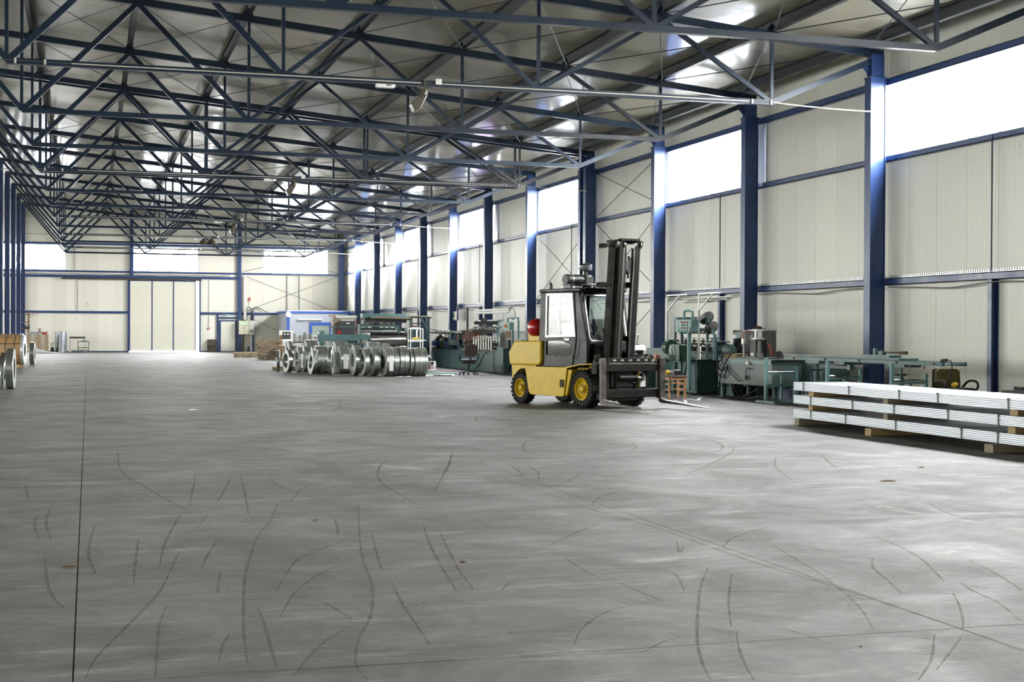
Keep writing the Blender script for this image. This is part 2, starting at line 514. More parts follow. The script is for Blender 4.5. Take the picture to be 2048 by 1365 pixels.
# ---------------------------------------------------------------- roof deck
roof = struct('ceiling')
def roof_mesh(x0, x1):
    z0, z1 = zroof(x0), zroof(x1); c = .010; w = 1.0; t = .09
    g = G()
    prof = [(0, t), (w, t), (w, c), (w - .008, 0), (.008, 0), (0, c)]
    nn = len(prof); vs = [(x0, p, z0 + q) for p, q in prof] + [(x1, p, z1 + q) for p, q in prof]
    g.add(vs, [(i, (i + 1) % nn, nn + (i + 1) % nn, nn + i) for i in range(nn)] + [tuple(range(nn - 1, -1, -1)), tuple(range(nn, 2 * nn))])
    return g.mesh('roof_panel', PANC)
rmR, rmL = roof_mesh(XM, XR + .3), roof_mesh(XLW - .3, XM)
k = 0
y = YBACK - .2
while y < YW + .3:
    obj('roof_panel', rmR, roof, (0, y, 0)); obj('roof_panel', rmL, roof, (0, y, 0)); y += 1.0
# ---------------------------------------------------------------- windows
def window(num, along, a, b_, z0, z1, face, sgn, violet=()):
    """frame, mullions and panes; along 'Y' = in a side wall, 'X' = in the end wall"""
    w = struct('window_%d' % num)
    fm = mat('window_frame_grey', (.42, .46, .52), .4)
    def pbox(g, u0, u1, zz0, zz1, d0, d1):
        if along == 'Y':
            xx = sorted((face + sgn * d0, face + sgn * d1)); g.box(xx[0], xx[1], u0, u1, zz0, zz1)
        else:
            yy = sorted((face + sgn * d0, face + sgn * d1)); g.box(u0, u1, yy[0], yy[1], zz0, zz1)
        return g
    g = G()
    for u0, u1, zz0, zz1 in ((a, b_, z0, z0 + .05), (a, b_, z1 - .05, z1), (a, a + .05, z0 + .05, z1 - .05), (b_ - .05, b_, z0 + .05, z1 - .05)):
        pbox(g, u0, u1, zz0, zz1, .02, .09)
    part('window_frame', g, fm, w)
    np_ = max(3, round((b_ - a - .1) / .98)); pw = (b_ - a - .1) / np_
    for i in range(np_):
        u = a + .05 + i * pw
        if i: part('mullion', pbox(G(), u - .012, u + .012, z0 + .05, z1 - .05, .03, .07), fm, w)
        gm = VIOLET if i in violet else DIMMED if sgn < 0 else GLASS
        part('pane', pbox(G(), u + (.012 if i else 0), u + pw - .012, z0 + .05, z1 - .05, .045, .053), gm, w, label='violet tinted pane' if i in violet else None)
    return w
num = 1
for a, b_ in WINBAYS:
    ya, yb = wspan(a, b_)
    window(num, 'Y', ya, yb, 5.22, 6.84, XR, 1, (2, 3) if a == 5 else ()); num += 1
for q in FW:
    window(num, 'X', q[0], q[1], q[2], q[3], YW, 1); num += 1
for j in range(16):  # left windows out of view, enlarged to brighten the hall
    ya = YBACK + 1 + j * (YW - YBACK - 2) / 16 + .15; yb = YBACK + 1 + (j + 1) * (YW - YBACK - 2) / 16 - .15
    window(num, 'Y', ya, yb, 0.85, 6.95, XLW, -1); num += 1

# ---------------------------------------------------------------- wall girders (parts of the walls)
def gird(root, X0, X1, sgn_side):
    for z0, z1, dp in ((2.50, 2.64, .16), (5.12, 5.24, .14), (6.74, 6.88, .14)):
        for k in range(-6, 11):
            ya, yb = YK(k), YK(k + 1)
            g = G(); zc, h = (z0 + z1) / 2, z1 - z0
            xi = X0 - sgn_side * dp; xo = X0 - sgn_side * .004
            a_, b__ = sorted((xi, xo))
            # channel section: web towards the hall, flanges towards the wall
            g.box(*sorted((xi, xi + sgn_side * .014)), ya, yb, z0, z1)
            g.box(a_, b__, ya, yb, z1 - .014, z1); g.box(a_, b__, ya, yb, z0, z0 + .014)
            part('wall_girder', g, BLUE, root)
gird(wr_, XR, None, 1)
# posts and drop rods at mid bay under the windows of the right wall
for a, b_ in WINBAYS:
    yc = (YK(a) + YK(b_)) / 2 - .72
    part('window_post', G().ibeam((XR - .09, yc, 0), (XR - .09, yc, 2.50), .13, .15, .012, .012, (1, 0, 0)), BLUE, wr_)
    part('tie_rod', G().cyl((XR - .15, yc - .03, 2.64), (XR - .15, yc - .03, 5.2), .016, n=6), BLUED, wr_)
    part('corner_trim', G().box(XR - .05, XR - .001, wspan(a, b_)[0] - .45, wspan(a, b_)[0] - .02, 5.25, 6.74), mat('galvanised_trim', (.55, .57, .60), .3, .6), wr_)
# cable tray on the middle girder with its sagging cable
for k in range(-2, 11):
    ya, yb = YK(k) + .2, YK(k + 1) - .2
    pts = [(XR - .18, ya + (yb - ya) * t, 2.43 + .03 * math.sin(t * 9 + k) - .02 * random.random()) for t in [i / 10 for i in range(11)]]
    part('wall_cable', G().tube(pts, .014, 5, 3), mat('grey_cable', (.12, .12, .11), .6), wr_)
    t_ = G()
    t_.box(XR - .16, XR - .02, ya, yb, 2.645, 2.652)
    yy = ya
    while yy < yb: t_.box(XR - .155, XR - .14, yy, yy + .035, 2.652, 2.70); yy += .075
    part('cable_tray', t_, mat('galvanised_trim', (.55, .57, .60), .3, .6), wr_)
part('base_trim', G().box(XR - .03, XR - .002, YBACK, YW, 0, .10), BLUE, wr_)
# wall X bracing in three bays: part of the wall
RODM = mat('dark_rod', (.02, .025, .035), .5)
for k, z0, z1 in ((2, 5.24, 6.74), (2, 2.65, 5.1), (2, .1, 2.5), (3, 2.65, 5.1), (10, 5.24, 6.74), (10, 2.65, 5.1), (10, .1, 2.5)):
    ya, yb = YK(k) + .15, YK(k + 1) - .15
    part('bracing_rod', G().cyl((XR - .22, ya, z1), (XR - .22, yb, z0), .011, n=6), RODM, wr_)
    part('bracing_rod', G().cyl((XR - .25, ya, z0), (XR - .25, yb, z1), .011, n=6), RODM, wr_)

# ---------------------------------------------------------------- far wall steelwork
def fbox(nm, x0, x1, z0, z1, d0, d1, m): return part(nm, G().box(x0, x1, YW - d1, YW - d0, z0, z1), m, wf)
fbox('wall_girder', XLW, XR - .2, 5.01, 5.12, .002, .14, BLUE)
fbox('wall_girder', XLW, 9.3, 4.68, 4.84, .002, .16, BLUE)
fbox('wall_girder', XLW, XR - .2, 6.74, 6.86, .002, .12, BLUE)
fbox('wall_girder', XLW, 2.40, 2.44, 2.58, .002, .13, BLUE)
fbox('wall_girder', 6.84, 14.3, 2.42, 2.56, .002, .13, BLUE)
fbox('wall_post', 2.52, 2.70, 4.84, zroof(2.6), .004, .22, BLUE)
fbox('wall_post', 2.38, 2.47, 0, 4.68, .004, .16, BLUE)
fbox('wall_post', 6.80, 6.90, 0, 4.68, .004, .16, BLUE)
fbox('wall_post', 9.25, 9.46, 0, zroof(9.35), .004, .24, BLUE)
fbox('wall_post', 7.93, 8.02, 0, 2.42, .004, .12, BLUE)
fbox('wall_post', 10.2, 10.29, 0, 2.42, .004, .12, BLUE)
fbox('door_head', 8.02, 9.25, 2.16, 2.26, .004, .12, BLUE)
fbox('sliding_rail', -1.6, 6.95, 4.56, 4.68, .16, .26, BROWNRAIL)
fbox('tie_rod', -.68, -.655, 2.58, 4.6, .05, .08, BLUED)
fbox('tie_rod', -.84, -.815, 5.12, 6.74, .05, .08, BLUED)
fbox('tie_rod', 12.40, 12.43, 2.5, 5.0, .05, .08, BLUED)
fbox('tie_rod', 13.2, 13.23, 2.5, 5.0, .05, .08, BLUED)
fbox('base_trim', XLW, 2.38, 0, .07, .004, .05, BLUE)
fbox('base_trim', 6.90, 7.93, 0, .07, .004, .05, BLUE)
for a, b_ in (((9.6, 4.95), (15.7, 2.6)), ((9.6, 2.6), (15.7, 4.95)), ((9.6, 2.4), (14.2, .3)), ((9.6, .1), (11, .9)), ((9.6, 5.2), (15.7, 6.7)), ((9.6, 6.7), (15.7, 5.2))):
    part('bracing_rod', G().cyl((a[0], YW - .2, a[1]), (b_[0], YW - .2, b_[1]), .014, n=6), RODM, wf)
pts = [(-3.6 + i * .65, YW - .2, 4.90 + .02 * math.sin(i * 2.1)) for i in range(20)]
part('wall_cable', G().tube(pts, .018, 5, 3), mat('grey_cable', (.12, .12, .11), .6), wf)

# sliding goods door in three leaves, standing a hand's breadth open at its right edge
d1 = struct('door_1')
DOORM = ribbed('door_leaf_cream', (.76, .74, .64), 'Z', .13, .5, .7, .01)
for x0, x1 in ((2.50, 3.85), (3.91, 5.17), (5.23, 6.55)):
    lf = part('door_leaf', G().box(x0, x1, YW - .15, YW - .09, .09, 4.56), DOORM, d1)
for x in (2.47, 3.85, 5.17, 6.55):
    part('door_stile', G().box(x, x + .06, YW - .17, YW - .07, .07, 4.57), BLUE, d1)
part('door_rail', G().box(2.47, 6.61, YW - .17, YW - .07, 4.50, 4.565), BLUE, d1)
for x in (3.1, 6.1): part('roller_bracket', G().box(x, x + .05, YW - .28, YW - .10, 4.5, 4.6), STEEL, d1)
# personnel door
d2 = struct('door_2')
part('door_frame', G().box(8.09, 8.18, YW - .10, YW + .07, 0, 2.06).box(9.08, 9.17, YW - .10, YW + .07, 0, 2.06).box(8.18, 9.08, YW - .10, YW + .07, 1.98, 2.06).box(8.18, 9.08, YW - .10, YW + .07, 0, .07), BLUE, d2)
for i in range(4):
    part('door_panel', G().box(8.185, 9.075, YW - .09, YW - .04, .075 + i * .4765, .545 + i * .4765), DOORM, d2)
part('door_backing', G().box(8.181, 9.079, YW - .038, YW - .022, .06, 1.99), DOORM, d2)  # unseen plate added to stop daylight between the panels
part('door_handle', G().box(8.21, 8.25, YW - .11, YW - .09, .90, 1.10).box(8.21, 8.36, YW - .14, YW - .12, 1.02, 1.04).box(8.22, 8.24, YW - .13, YW - .10, 1.02, 1.04), WHITE, d2)
part('door_sill', G().box(8.2, 9.2, YW - .22, YW - .11, 0, .03), STEEL, d2)

# yard outside
struct('ground', G().box(-90, 90, -80, 180, -.5, -.31), mat('yard_asphalt', (.16, .16, .155), .85, noise=.3, nscale=.5))

# ================================================================ STEELWORK: columns, trusses, purlins
def place_word(k, n0): return ORD[k - n0]
def column_mesh(side):
    """welded box column with flange lips, capital plate and bracket, hall side towards -X for side=1"""
    s = side
    g = G()
    g.box(-.165, .165, -.105, .105, 0, 6.86)
    for x in (-.17, .17): g.box(x - .010, x + .010, -.125, .125, 0, 6.86)
    return g
COLR = column_mesh(1).mesh('shaft', BLUE)
def column(X, Y, side, ztop, label, group):
    t = thing('steel_column', label, 'column', (X, Y, 0), 0, group)
    obj('shaft', COLR, t)
    part('cap_plate', G().box(-.20, .20, -.14, .14, 6.86, 6.89), BLUE, t)
    part('head', G().box(-.15, .15, -.10, .10, 6.89, ztop), BLUE, t)
    d = -side
    part('gusset', G().prism([(d * .151, 6.92), (d * .151, 7.12), (d * .36, 7.20), (d * .36, 7.14)], 'y', -.012, .012), BLUE, t)
    g = G().box(-.21, .21, -.17, .17, 0, .022)
    for x, y in ((-.19, -.15), (.19, -.15), (-.19, .15), (.19, .15)): g.cyl((x, y, .02), (x, y, .05), .014, n=6)
    part('base_plate', g, BLUE, t)
    return t
XC = 15.97
colY = []
for k in range(-5, 12):
    colY.append((k, YK(k) if k != 3 else Y0 + 3 * L))
    if k == 3: colY.append((3.5, Y0 + 3 * L + JT))
names_r = {-1: 'blue steel column just past the right edge behind the nearest clerestory window', 0: 'nearest fully visible blue steel column on the right wall, behind the metal sheet stack',
           1: 'blue steel column rising behind the press of the green machine line', 2: 'blue steel column just right of the forklift mast', 3: 'front half of the twin blue column between forklift cab and mast',
           3.5: 'rear half of the twin blue column between forklift cab and mast', 4: 'blue steel column seen just left of the forklift cab', 5: 'blue steel column behind the roll stands left of the forklift',
           6: 'blue steel column above the blue motor and rust red box', 7: 'blue steel column behind the white wire rack', 8: 'blue steel column behind the big steel drum of the slitter',
           9: 'second blue steel column on the right wall counting from the cabin corner', 10: 'blue steel column on the right wall nearest the cabin', 11: 'blue corner column where right wall meets end wall'}
for k, yv in colY:
    lb = names_r.get(k, 'blue steel column of the right wall beside the photographer, bay %s' % ORD[abs(int(k))])
    column(XC, yv, 1, zchord(XC) - .02, lb, 'blue columns along the right wall')
mids = {11: 'blue ridge column against the end wall, farthest of the middle row', 10: 'second farthest blue ridge column at the left edge', 9: 'third farthest blue ridge column at the left edge', 8: 'fourth farthest blue ridge column at the left edge', 7: 'fifth farthest blue ridge column, cut by the left picture edge'}
for k, yv in colY:
    lb = mids.get(k, 'blue steel ridge column of the middle row, %s bay from the photographer' % ORD[int(k) + 5] if k != 3.5 else 'blue twin ridge column of the middle row at the movement joint')
    t = thing('steel_column', lb, 'column', (XM, yv, 0), 0, 'blue columns of the middle row')
    g = G().ibeam((0, 0, 0), (0, 0, zchord(XM) - .1), .22, .24, .014, .012, (1, 0, 0))
    part('shaft', g, BLUE, t)
    part('base_plate', G().box(-.17, .17, -.17, .17, 0, .02), BLUE, t)
    part('head_plate', G().box(-.2, .2, -.14, .14, zchord(XM) - .1, zchord(XM) - .07), BLUE, t)

BX = [-1.40, 3.48, 8.48, 13.54]; TX = [1.03, 6.02, 11.08]; ZB = 6.24
def truss_parts():
    out = []
    hd = .078
    out.append(('top_chord', G().beam((XM - .1, 0, zchord(XM - .0)), (XC + .15, 0, zchord(XC + .15)), .14, .16)))
    out.append(('bottom_chord', G().beam((BX[0], 0, ZB), (BX[3], 0, ZB), .12, .105)))
    out.append(('end_strut', G().beam((BX[0] + .02, 0, ZB - .0), (XM + .12, 0, zchord(XM) - .12), .10, .10)))
    out.append(('end_strut', G().beam((BX[3] - .02, 0, ZB - .0), (XC - .12, 0, zchord(XC) - .16), .12, .12)))
    seq = [BX[0], TX[0], BX[1], TX[1], BX[2], TX[2], BX[3]]
    for i in range(6):
        a, b_ = seq[i], seq[i + 1]
        za = ZB + .03 if i % 2 == 0 else zchord(a) - .06; zb = zchord(b_) - .06 if i % 2 == 0 else ZB + .03
        w = .11 if i < 2 else .085
        out.append(('diagonal', G().beam((a + (.04 if i % 2 == 0 else .02), 0, za), (b_ - (.02 if i % 2 == 0 else .04), 0, zb), .08, w)))
    for x in BX: out.append(('vertical', G().beam((x, 0, ZB + .05), (x, 0, zchord(x) - .07), .06, .065)))
    for x in BX + TX: out.append(('purlin_cleat', G().prism([(x - .13, zchord(x) + .078), (x + .10, zchord(x) + .06), (x + .03, zchord(x) + .24), (x - .02, zchord(x) + .245)], 'y', -.05, .05)))
    return out
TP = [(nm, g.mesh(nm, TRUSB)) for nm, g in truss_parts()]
for k, yv in colY:
    if k < -4: continue
    if k == 11: yv -= .0
    i = colY.index((k, yv)) if (k, yv) in colY else 17
    lb = {-1: 'nearest blue roof truss crossing the top of the picture', 0: 'blue roof truss carrying the near floodlight and its white conduit', 11: 'farthest blue roof truss against the end wall',
          3: 'front one of the twin blue roof trusses', 3.5: 'rear one of the twin blue roof trusses'}.get(k, 'blue roof truss ending at the %s right wall column' % (ORD[int(k)] + ' fully visible' if k >= 0 else ORD[-int(k)] + ' unseen'))
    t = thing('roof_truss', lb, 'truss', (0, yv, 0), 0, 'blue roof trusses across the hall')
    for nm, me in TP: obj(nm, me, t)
# purlins, resting on the truss chords
PX = [-3.5] + [x for x in sorted(BX + TX)] + [15.72]
pl = ['hidden dark purlin beside the ridge', 'dark purlin nearest the ridge, at the left edge of the picture', 'second dark roof purlin from the ridge', 'third dark roof purlin from the ridge', 'fourth dark roof purlin from the ridge', 'fifth dark roof purlin from the ridge',
      'sixth dark roof purlin from the ridge', 'seventh dark roof purlin from the ridge, last before the eave', 'eave purlin running above the right wall columns']
for x, lb in zip(PX, pl):
    t = thing('roof_purlin', lb, 'purlin', (x, YBACK, zchord(x) + .205), 0, 'long roof purlins')
    ks = [YBACK] + [y for k, y in colY if k not in (3.5,)] + [YW]
    for a, b_ in zip(ks[:-1], ks[1:]):
        part('purlin_length', G().ibeam((0, a - YBACK + .006, 0), (0, b_ - YBACK - .006, 0), .12, .24, .014, .012), PURL, t)
# thin crossed rods under the roof
rod = 0
for k in (-1, 0, 1, 2, 4, 5, 8):
    for i in range(1, 8):
        x0, x1 = PX[i], PX[i + 1]
        if k in (-1, 0) and i < 4: continue
        t = thing('roof_bracing', 'crossed thin roof rods in bay %s from the near window, between purlins %s and %s' % (ORD[k + 1], ORD[i - 1], ORD[i]), 'bracing', (x0, YK(k), zchord(x0)), 0, 'crossed roof rods')
        dz = zchord(x1) - zchord(x0); dy = (YK(k + 1) if k != 3 else YK(3) + L) - YK(k)
        part('rod', G().cyl((0, .1, .02), (x1 - x0, dy - .1, dz + .02), .012, n=5), RODM, t)
        part('rod', G().cyl((0, dy - .1, .05), (x1 - x0, .1, dz + .05), .012, n=5), RODM, t)

# ================================================================ FORKLIFT (local x forward, y away from the visible side, z up)
YEL = mat('yellow_paint', (.57, .385, .012), .36, noise=.14, nscale=5, rvar=.08, spec=.22)
CABK = mat('worn_black_cab', (.006, .006, .0065), .34, spec=.16, noise=.5, nscale=2.2, dark=(.016, .016, .017), rvar=.12)
MASTM = mat('greasy_mast_steel', (.0045, .0042, .004), .52, spec=.10, noise=.6, nscale=7, dark=(.018, .015, .012), rvar=.12)
FORKM = mat('worn_fork_steel', (.10, .09, .078), .45, .7, noise=.55, nscale=6, dark=(.045, .036, .028), rvar=.15)
BARE = mat('bare_metal_trim', (.55, .55, .54), .3, .7, noise=.3, nscale=9)
INTD = mat('dark_interior', (.03, .03, .03), .7)
REDP = mat('red_gas_bottle', (.34, .008, .010), .2)
fk = thing('forklift', 'yellow and black forklift truck with closed cab, parked on the concrete floor facing right', 'forklift', (9.13, 26.08, 0), -R(71.5))

def wheel(x, y0, y1, zc, r, face, label=None):
    """tyre with lugs, dished rim, hub and nuts; face = -1 when the rim faces the visible side"""
    w = abs(y1 - y0); rr = r * .56
    t = G()
    prof = [(rr, .02), (r * .70, 0), (r * .90, .012), (r * .955, .05), (r * .965, w / 2), (r * .955, w - .05), (r * .90, w - .012), (r * .70, w), (rr, w - .02)]
    t.lathe((x, y0, zc), (0, 1, 0), prof, 40, caps=False)
    nl = 22
    for i in range(nl):
        for side in (0, 1):
            q = 2 * math.pi * (i + .5 * side) / nl
            er = Vector((math.cos(q), 0, math.sin(q))); et = Vector((-math.sin(q), 0, math.cos(q)))
            yc = y0 + (w * .27 if side == 0 else w * .73)
            rot = Matrix((er, Vector((0, 1, 0)), et)).transposed()
            t.cbox(Vector((x, yc, zc)) + er * (r * .968), (r * .064, w * .47, r * .155), rot)
            yc2 = y0 + (.012 if side == 0 else w - .012)
            t.cbox(Vector((x, yc2, zc)) + er * (r * .90), (r * .14, .03, r * .12), rot)
    part('tyre', t, RUBBER, fk, 40)
    yo = y0 if face < 0 else y1; d = -face    # d: inward direction along y
    g = G()
    P = [(rr + .012, 0.0), (rr + .012, .02), (rr - .012, .025), (rr - .022, .07), (rr * .62, .10), (rr * .60, .085), (rr * .30, .085), (rr * .29, .03), (rr * .20, .015), (.0001, .012)]
    g.lathe((x, yo + d * -.004, zc), (0, d, 0), P, 36, caps=False)
    rim = part('rim', g, YEL, fk, 30)
    h = G()
    for i in range(8):
        q = 2 * math.pi * i / 8
        h.cyl((x + rr * .44 * math.cos(q), yo + d * .085, zc + rr * .44 * math.sin(q)), (x + rr * .44 * math.cos(q), yo + d * .055, zc + rr * .44 * math.sin(q)), .013, n=6)
    part('wheel_nuts', h, mat('nut_dark', (.10, .07, .02), .5, .4), fk)
    return
wheel(.04, 0.0, .25, .372, .375, -1)
wheel(.04, 1.11, 1.36, .372, .375, 1)
wheel(-2.06, .035, .235, .328, .328, -1)
wheel(-2.06, 1.125, 1.325, .328, .328, 1)
part('axle', G().cyl((.04, .25, .37), (.04, 1.11, .37), .09, n=12).cyl((-2.06, .23, .33), (-2.06, 1.13, .33), .07, n=12).box(-.2, .28, .5, .86, .2, .55), BLACK, fk)

# counterweight
part('counterweight', G().prism([(-1.42, .80), (-2.45, .79), (-2.50, 1.04), (-2.30, 1.285), (-1.36, 1.30), (-1.36, .86)], 'y', .05, 1.31), YEL, fk, 30, .035, 3)
arch = [(-2.06 + .395 * math.cos(q), .33 + .395 * math.sin(q)) for q in [R(a) for a in range(165, 14, -15)]]
part('rear_lower_body', G().prism([(-2.48, .80), (-2.455, .50), (-2.445, .40)] + arch + [(-1.62, .42), (-1.62, .80)], 'y', .13, 1.23), YEL, fk, 30, .012)
part('tow_hitch', G().box(-2.56, -2.44, .58, .78, .42, .60).cyl((-2.52, .68, .38), (-2.52, .68, .66), .02, n=8), BLACK, fk)
# side skirts
sk = [(-1.845, .772), (-.425, .785), (-.505, .34), (-.52, .24), (-.56, .20), (-1.62, .205), (-1.69, .235), (-1.72, .30)]
for y in (.0, 1.325):
    part('side_skirt', G().prism(sk, 'y', y + .01, y + .035), YEL, fk, 30, .008)
part('chassis', G().prism([(-1.8, .74), (-.30, .74), (-.46, .22), (-1.66, .24)], 'y', .04, 1.32), YEL, fk, 30, .02)
part('step_hole_plate', G().prism([(-.645, .54), (-.505, .535), (-.515, .385), (-.655, .39)], 'y', .003, .012), mat('hole_shade_dark', (.05, .04, .015), .9), fk)  # dark plate on the skirt; its colour stands for the shaded hole
# front fenders: sloping yellow plate with inner wall
for y0, y1 in ((.0, .30), (1.06, 1.36)):
    g = G().prism([(-.435, .79), (-.02, .855), (.50, .878), (.50, .862), (-.015, .838), (-.42, .768)], 'y', y0, y1)
    yw = y0 + .27 if y0 < .5 else y0 + .01
    part('front_fender', g, YEL, fk, 30)
    ar = [(.04 + .41 * math.cos(q), .37 + .41 * math.sin(q)) for q in [R(a) for a in range(0, 181, 15)]]
    part('fender_wall', G().prism([(.50, .86), (.48, .40)] + ar + [(-.42, .24), (-.42, .77), (-.02, .84)], 'y', yw, yw + .02), YEL, fk)
# engine deck / cowl
part('front_cowl', G().prism([(-.40, .80), (.28, .86), (.30, 1.05), (.06, 1.27), (-.25, 1.27)], 'y', .30, 1.22), CABK, fk, 30, .015)
part('cab_floor', G().box(-1.50, -.05, .12, 1.24, .78, .86), CABK, fk, None, .01)

# cab: posts, roof, door, glass
for y0, y1 in ((.12, .20), (1.16, 1.24)):
    part('rear_post', G().prism([(-1.465, 2.28), (-1.262, 2.27), (-1.318, .79), (-1.55, .80)], 'y', y0, y1), CABK, fk, 30, .02)
    part('front_post', G().prism([(-.335, 2.26), (-.20, 2.25), (.06, 1.30), (.06, .86), (-.385, .82), (-.27, 1.39)], 'y', y0, y1), CABK, fk, 30, .01)
part('roof', G().prism([(-1.49, 2.27), (-1.47, 2.335), (-.20, 2.345), (-.12, 2.33), (-.12, 2.27)], 'y', .09, 1.27), CABK, fk, 30, .02)
part('roof_guard', G().box(-.95, .10, .30, 1.24, 2.40, 2.425).box(-.90, -.86, .32, .36, 2.34, 2.40).box(-.05, -.01, .32, .36, 2.34, 2.40).box(-.05, -.01, 1.16, 1.20, 2.34, 2.40), mat('guard_grey', (.22, .22, .22), .35, .4), fk)
g = G()
for i in range(16): g.box(-.10, .09, .33 + i * .057, .35 + i * .057, 2.355, 2.38)
part('guard_grille', g, BLACK, fk)
# door (visible side), built as a frame with two glazed openings
y0, y1 = .105, .145
door = [(-1.255, 2.255), (-.345, 2.25), (-.262, 1.385), (-.392, .825), (-1.325, .80)]
def ringpoly(g, outer, inner, ax, a, b):
    """frame between two polygons with the same number of corners"""
    n = len(outer)
    def mk(p, h): return (p[0], h, p[1]) if ax == 'y' else (h, p[0], p[1])
    vs = [mk(p, a) for p in outer] + [mk(p, a) for p in inner] + [mk(p, b) for p in outer] + [mk(p, b) for p in inner]
    fs = []
    for i in range(n):
        j = (i + 1) % n
        fs += [(i, j, n + j, n + i), (2 * n + i, 3 * n + i, 3 * n + j, 2 * n + j), (i, 2 * n + i, 2 * n + j, j), (n + i, n + j, 3 * n + j, 3 * n + i)]
    return g.add(vs, fs)
for yy in (y0, 1.215):
    a, b = yy, yy + .035
    wo_ = [(-1.245, 2.245), (-.385, 2.24), (-.285, 1.39), (-1.27, 1.365)]
    wi_ = [(-1.205, 2.205), (-.425, 2.20), (-.335, 1.43), (-1.225, 1.405)]
    ringpoly(G(), [(-1.262, 2.262), (-.345, 2.257), (-.262, 1.375), (-1.30, 1.352)], wo_, 'y', a, b)
    part('door_frame', ringpoly(G(), [(-1.262, 2.262), (-.345, 2.257), (-.262, 1.375), (-1.30, 1.352)], wo_, 'y', a, b), CABK, fk)
    part('window_trim', ringpoly(G(), wo_, wi_, 'y', a - .006, b + .004), BARE, fk)
    part('door_glass', G().prism(wi_, 'y', (a + b) / 2 - .002, (a + b) / 2 + .002), CABGLASS, fk)
    part('window_bar', G().box(-.83, -.815, a + .012, a + .022, 1.42, 2.2), BARE, fk)
    lo = [(-1.298, 1.352), (-.80, 1.352), (-.262, 1.375), (-.30, 1.12), (-.345, .97), (-.392, .825), (-1.325, .80), (-1.31, 1.1)]
    li = [(-1.235, 1.298), (-.72, 1.312), (-.415, 1.235), (-.41, 1.17), (-.435, 1.06), (-.49, 1.012), (-1.235, 1.008), (-1.245, 1.10)]
    part('door_panel', ringpoly(G(), lo, li, 'y', a, b), CABK, fk)
    part('lower_door_glass', G().prism(li, 'y', (a + b) / 2 - .002, (a + b) / 2 + .002), tinted('smoked_glass', (.30, .30, .30), .10), fk)
    part('window_seal', G().tube([(p[0], a - .003, p[1]) for p in li + li[:1]], .008, 6), mat('seal_brown', (.10, .07, .03), .6), fk)
part('door_handle', G().box(-.62, -.46, .085, .105, 1.315, 1.345).cyl((-1.0, .10, .985), (-.92, .10, .985), .014, n=8), BARE, fk)
part('grab_rail', G().tube([(-.33, .075, .95), (-.30, .06, 1.05), (-.25, .06, 1.28), (-.27, .075, 1.36)], .011, 6, 4), BLACK, fk)
# windscreen with rounded corners, raked
def rr_poly(y0, y1, z0, z1, r, k=4):
    pts = []
    for cyy, czz, a0 in ((y1 - r, z1 - r, 0), (y0 + r, z1 - r, 90), (y0 + r, z0 + r, 180), (y1 - r, z0 + r, 270)):
        for i in range(k + 1):
            q = R(a0 + 90 * i / k); pts.append((cyy + r * math.cos(q), czz + r * math.sin(q)))
    return pts
def rake(v): return Vector((v.x + .03 - (v.z - 1.28) * .215, v.y, v.z))
def screen(nm, out, inn, a, b, m):
    g = G(); ringpoly(g, out, inn, 'x', a, b); g.v = [tuple(rake(Vector(v))) for v in g.v]
    return part(nm, g, m, fk)
inn = rr_poly(.225, 1.135, 1.32, 2.19, .07); out = rr_poly(.20, 1.16, 1.295, 2.215, .085)
# outer frame corners follow the same count
fr = [(min(max((p[0] - .68) * 1.14 + .68, .13), 1.23), min(max((p[1] - 1.755) * 1.12 + 1.755, 1.25), 2.28)) for p in out]
screen('windscreen_frame', fr, out, -.02, .02, CABK)
screen('windscreen_trim', out, inn, -.022, .030, BARE)
g = G().prism(inn, 'x', -.002, .002, rake); part('windscreen', g, CABGLASS, fk)
rinn = rr_poly(.24, 1.12, 1.36, 2.20, .05)
g = G(); ringpoly(g, rr_poly(.15, 1.21, 1.30, 2.27, .05), rinn, 'x', -1.50, -1.46); part('rear_window_frame', g, CABK, fk)
part('rear_window', G().prism(rinn, 'x', -1.482, -1.478), CABGLASS, fk)
part('rear_panel', G().box(-1.50, -1.44, .15, 1.21, .80, 1.36), CABK, fk)
part('wiper', G().tube([(-.10, .55, 1.34), (-.155, .50, 1.62), (-.235, .44, 1.95)], .008, 5).cyl((-.07, .55, 1.33), (-.03, .55, 1.33), .03, n=8), BLACK, fk)
# inside the cab
part('seat', G().prism([(-1.25, 1.12), (-.78, 1.16), (-.76, 1.26), (-1.18, 1.24), (-1.28, 1.74), (-1.38, 1.74)], 'y', .45, .92), mat('seat_pad', (.05, .012, .012), .55), fk, 40, .03)
part('seat_back_cover', G().prism(rr_poly(.47, .90, 1.32, 1.66, .06), 'x', -1.17, -1.15, lambda v: Vector((v.x - (v.z - 1.3) * .20, v.y, v.z))), mat('white_cover', (.75, .75, .75), .5), fk)
part('seat_base', G().box(-1.25, -.75, .42, .95, .86, 1.10), mat('base_yellow', (.50, .38, .10), .5), fk, None, .01)
g = G().lathe((-.56, .66, 1.52), (-.55, 0, .83), [(.165, -.012), (.18, -.012), (.18, .012), (.165, .012)], 24, closed=True)
g.cyl((-.52, .66, 1.46), (-.30, .66, 1.00), .022, n=8)
for q in (0, 120, 240):
    d_ = Vector((.83 * math.cos(R(q)), math.sin(R(q)), .55 * math.cos(R(q)))) * .17
    g.cyl((-.56, .66, 1.52), tuple(Vector((-.56, .66, 1.52)) + d_), .010, n=6)
part('steering_wheel', g, BLACK, fk, 40)
part('dashboard', G().prism([(-.30, 1.25), (-.12, 1.36), (-.02, 1.30), (-.06, 1.0), (-.28, 1.0)], 'y', .2, 1.16), INTD, fk)
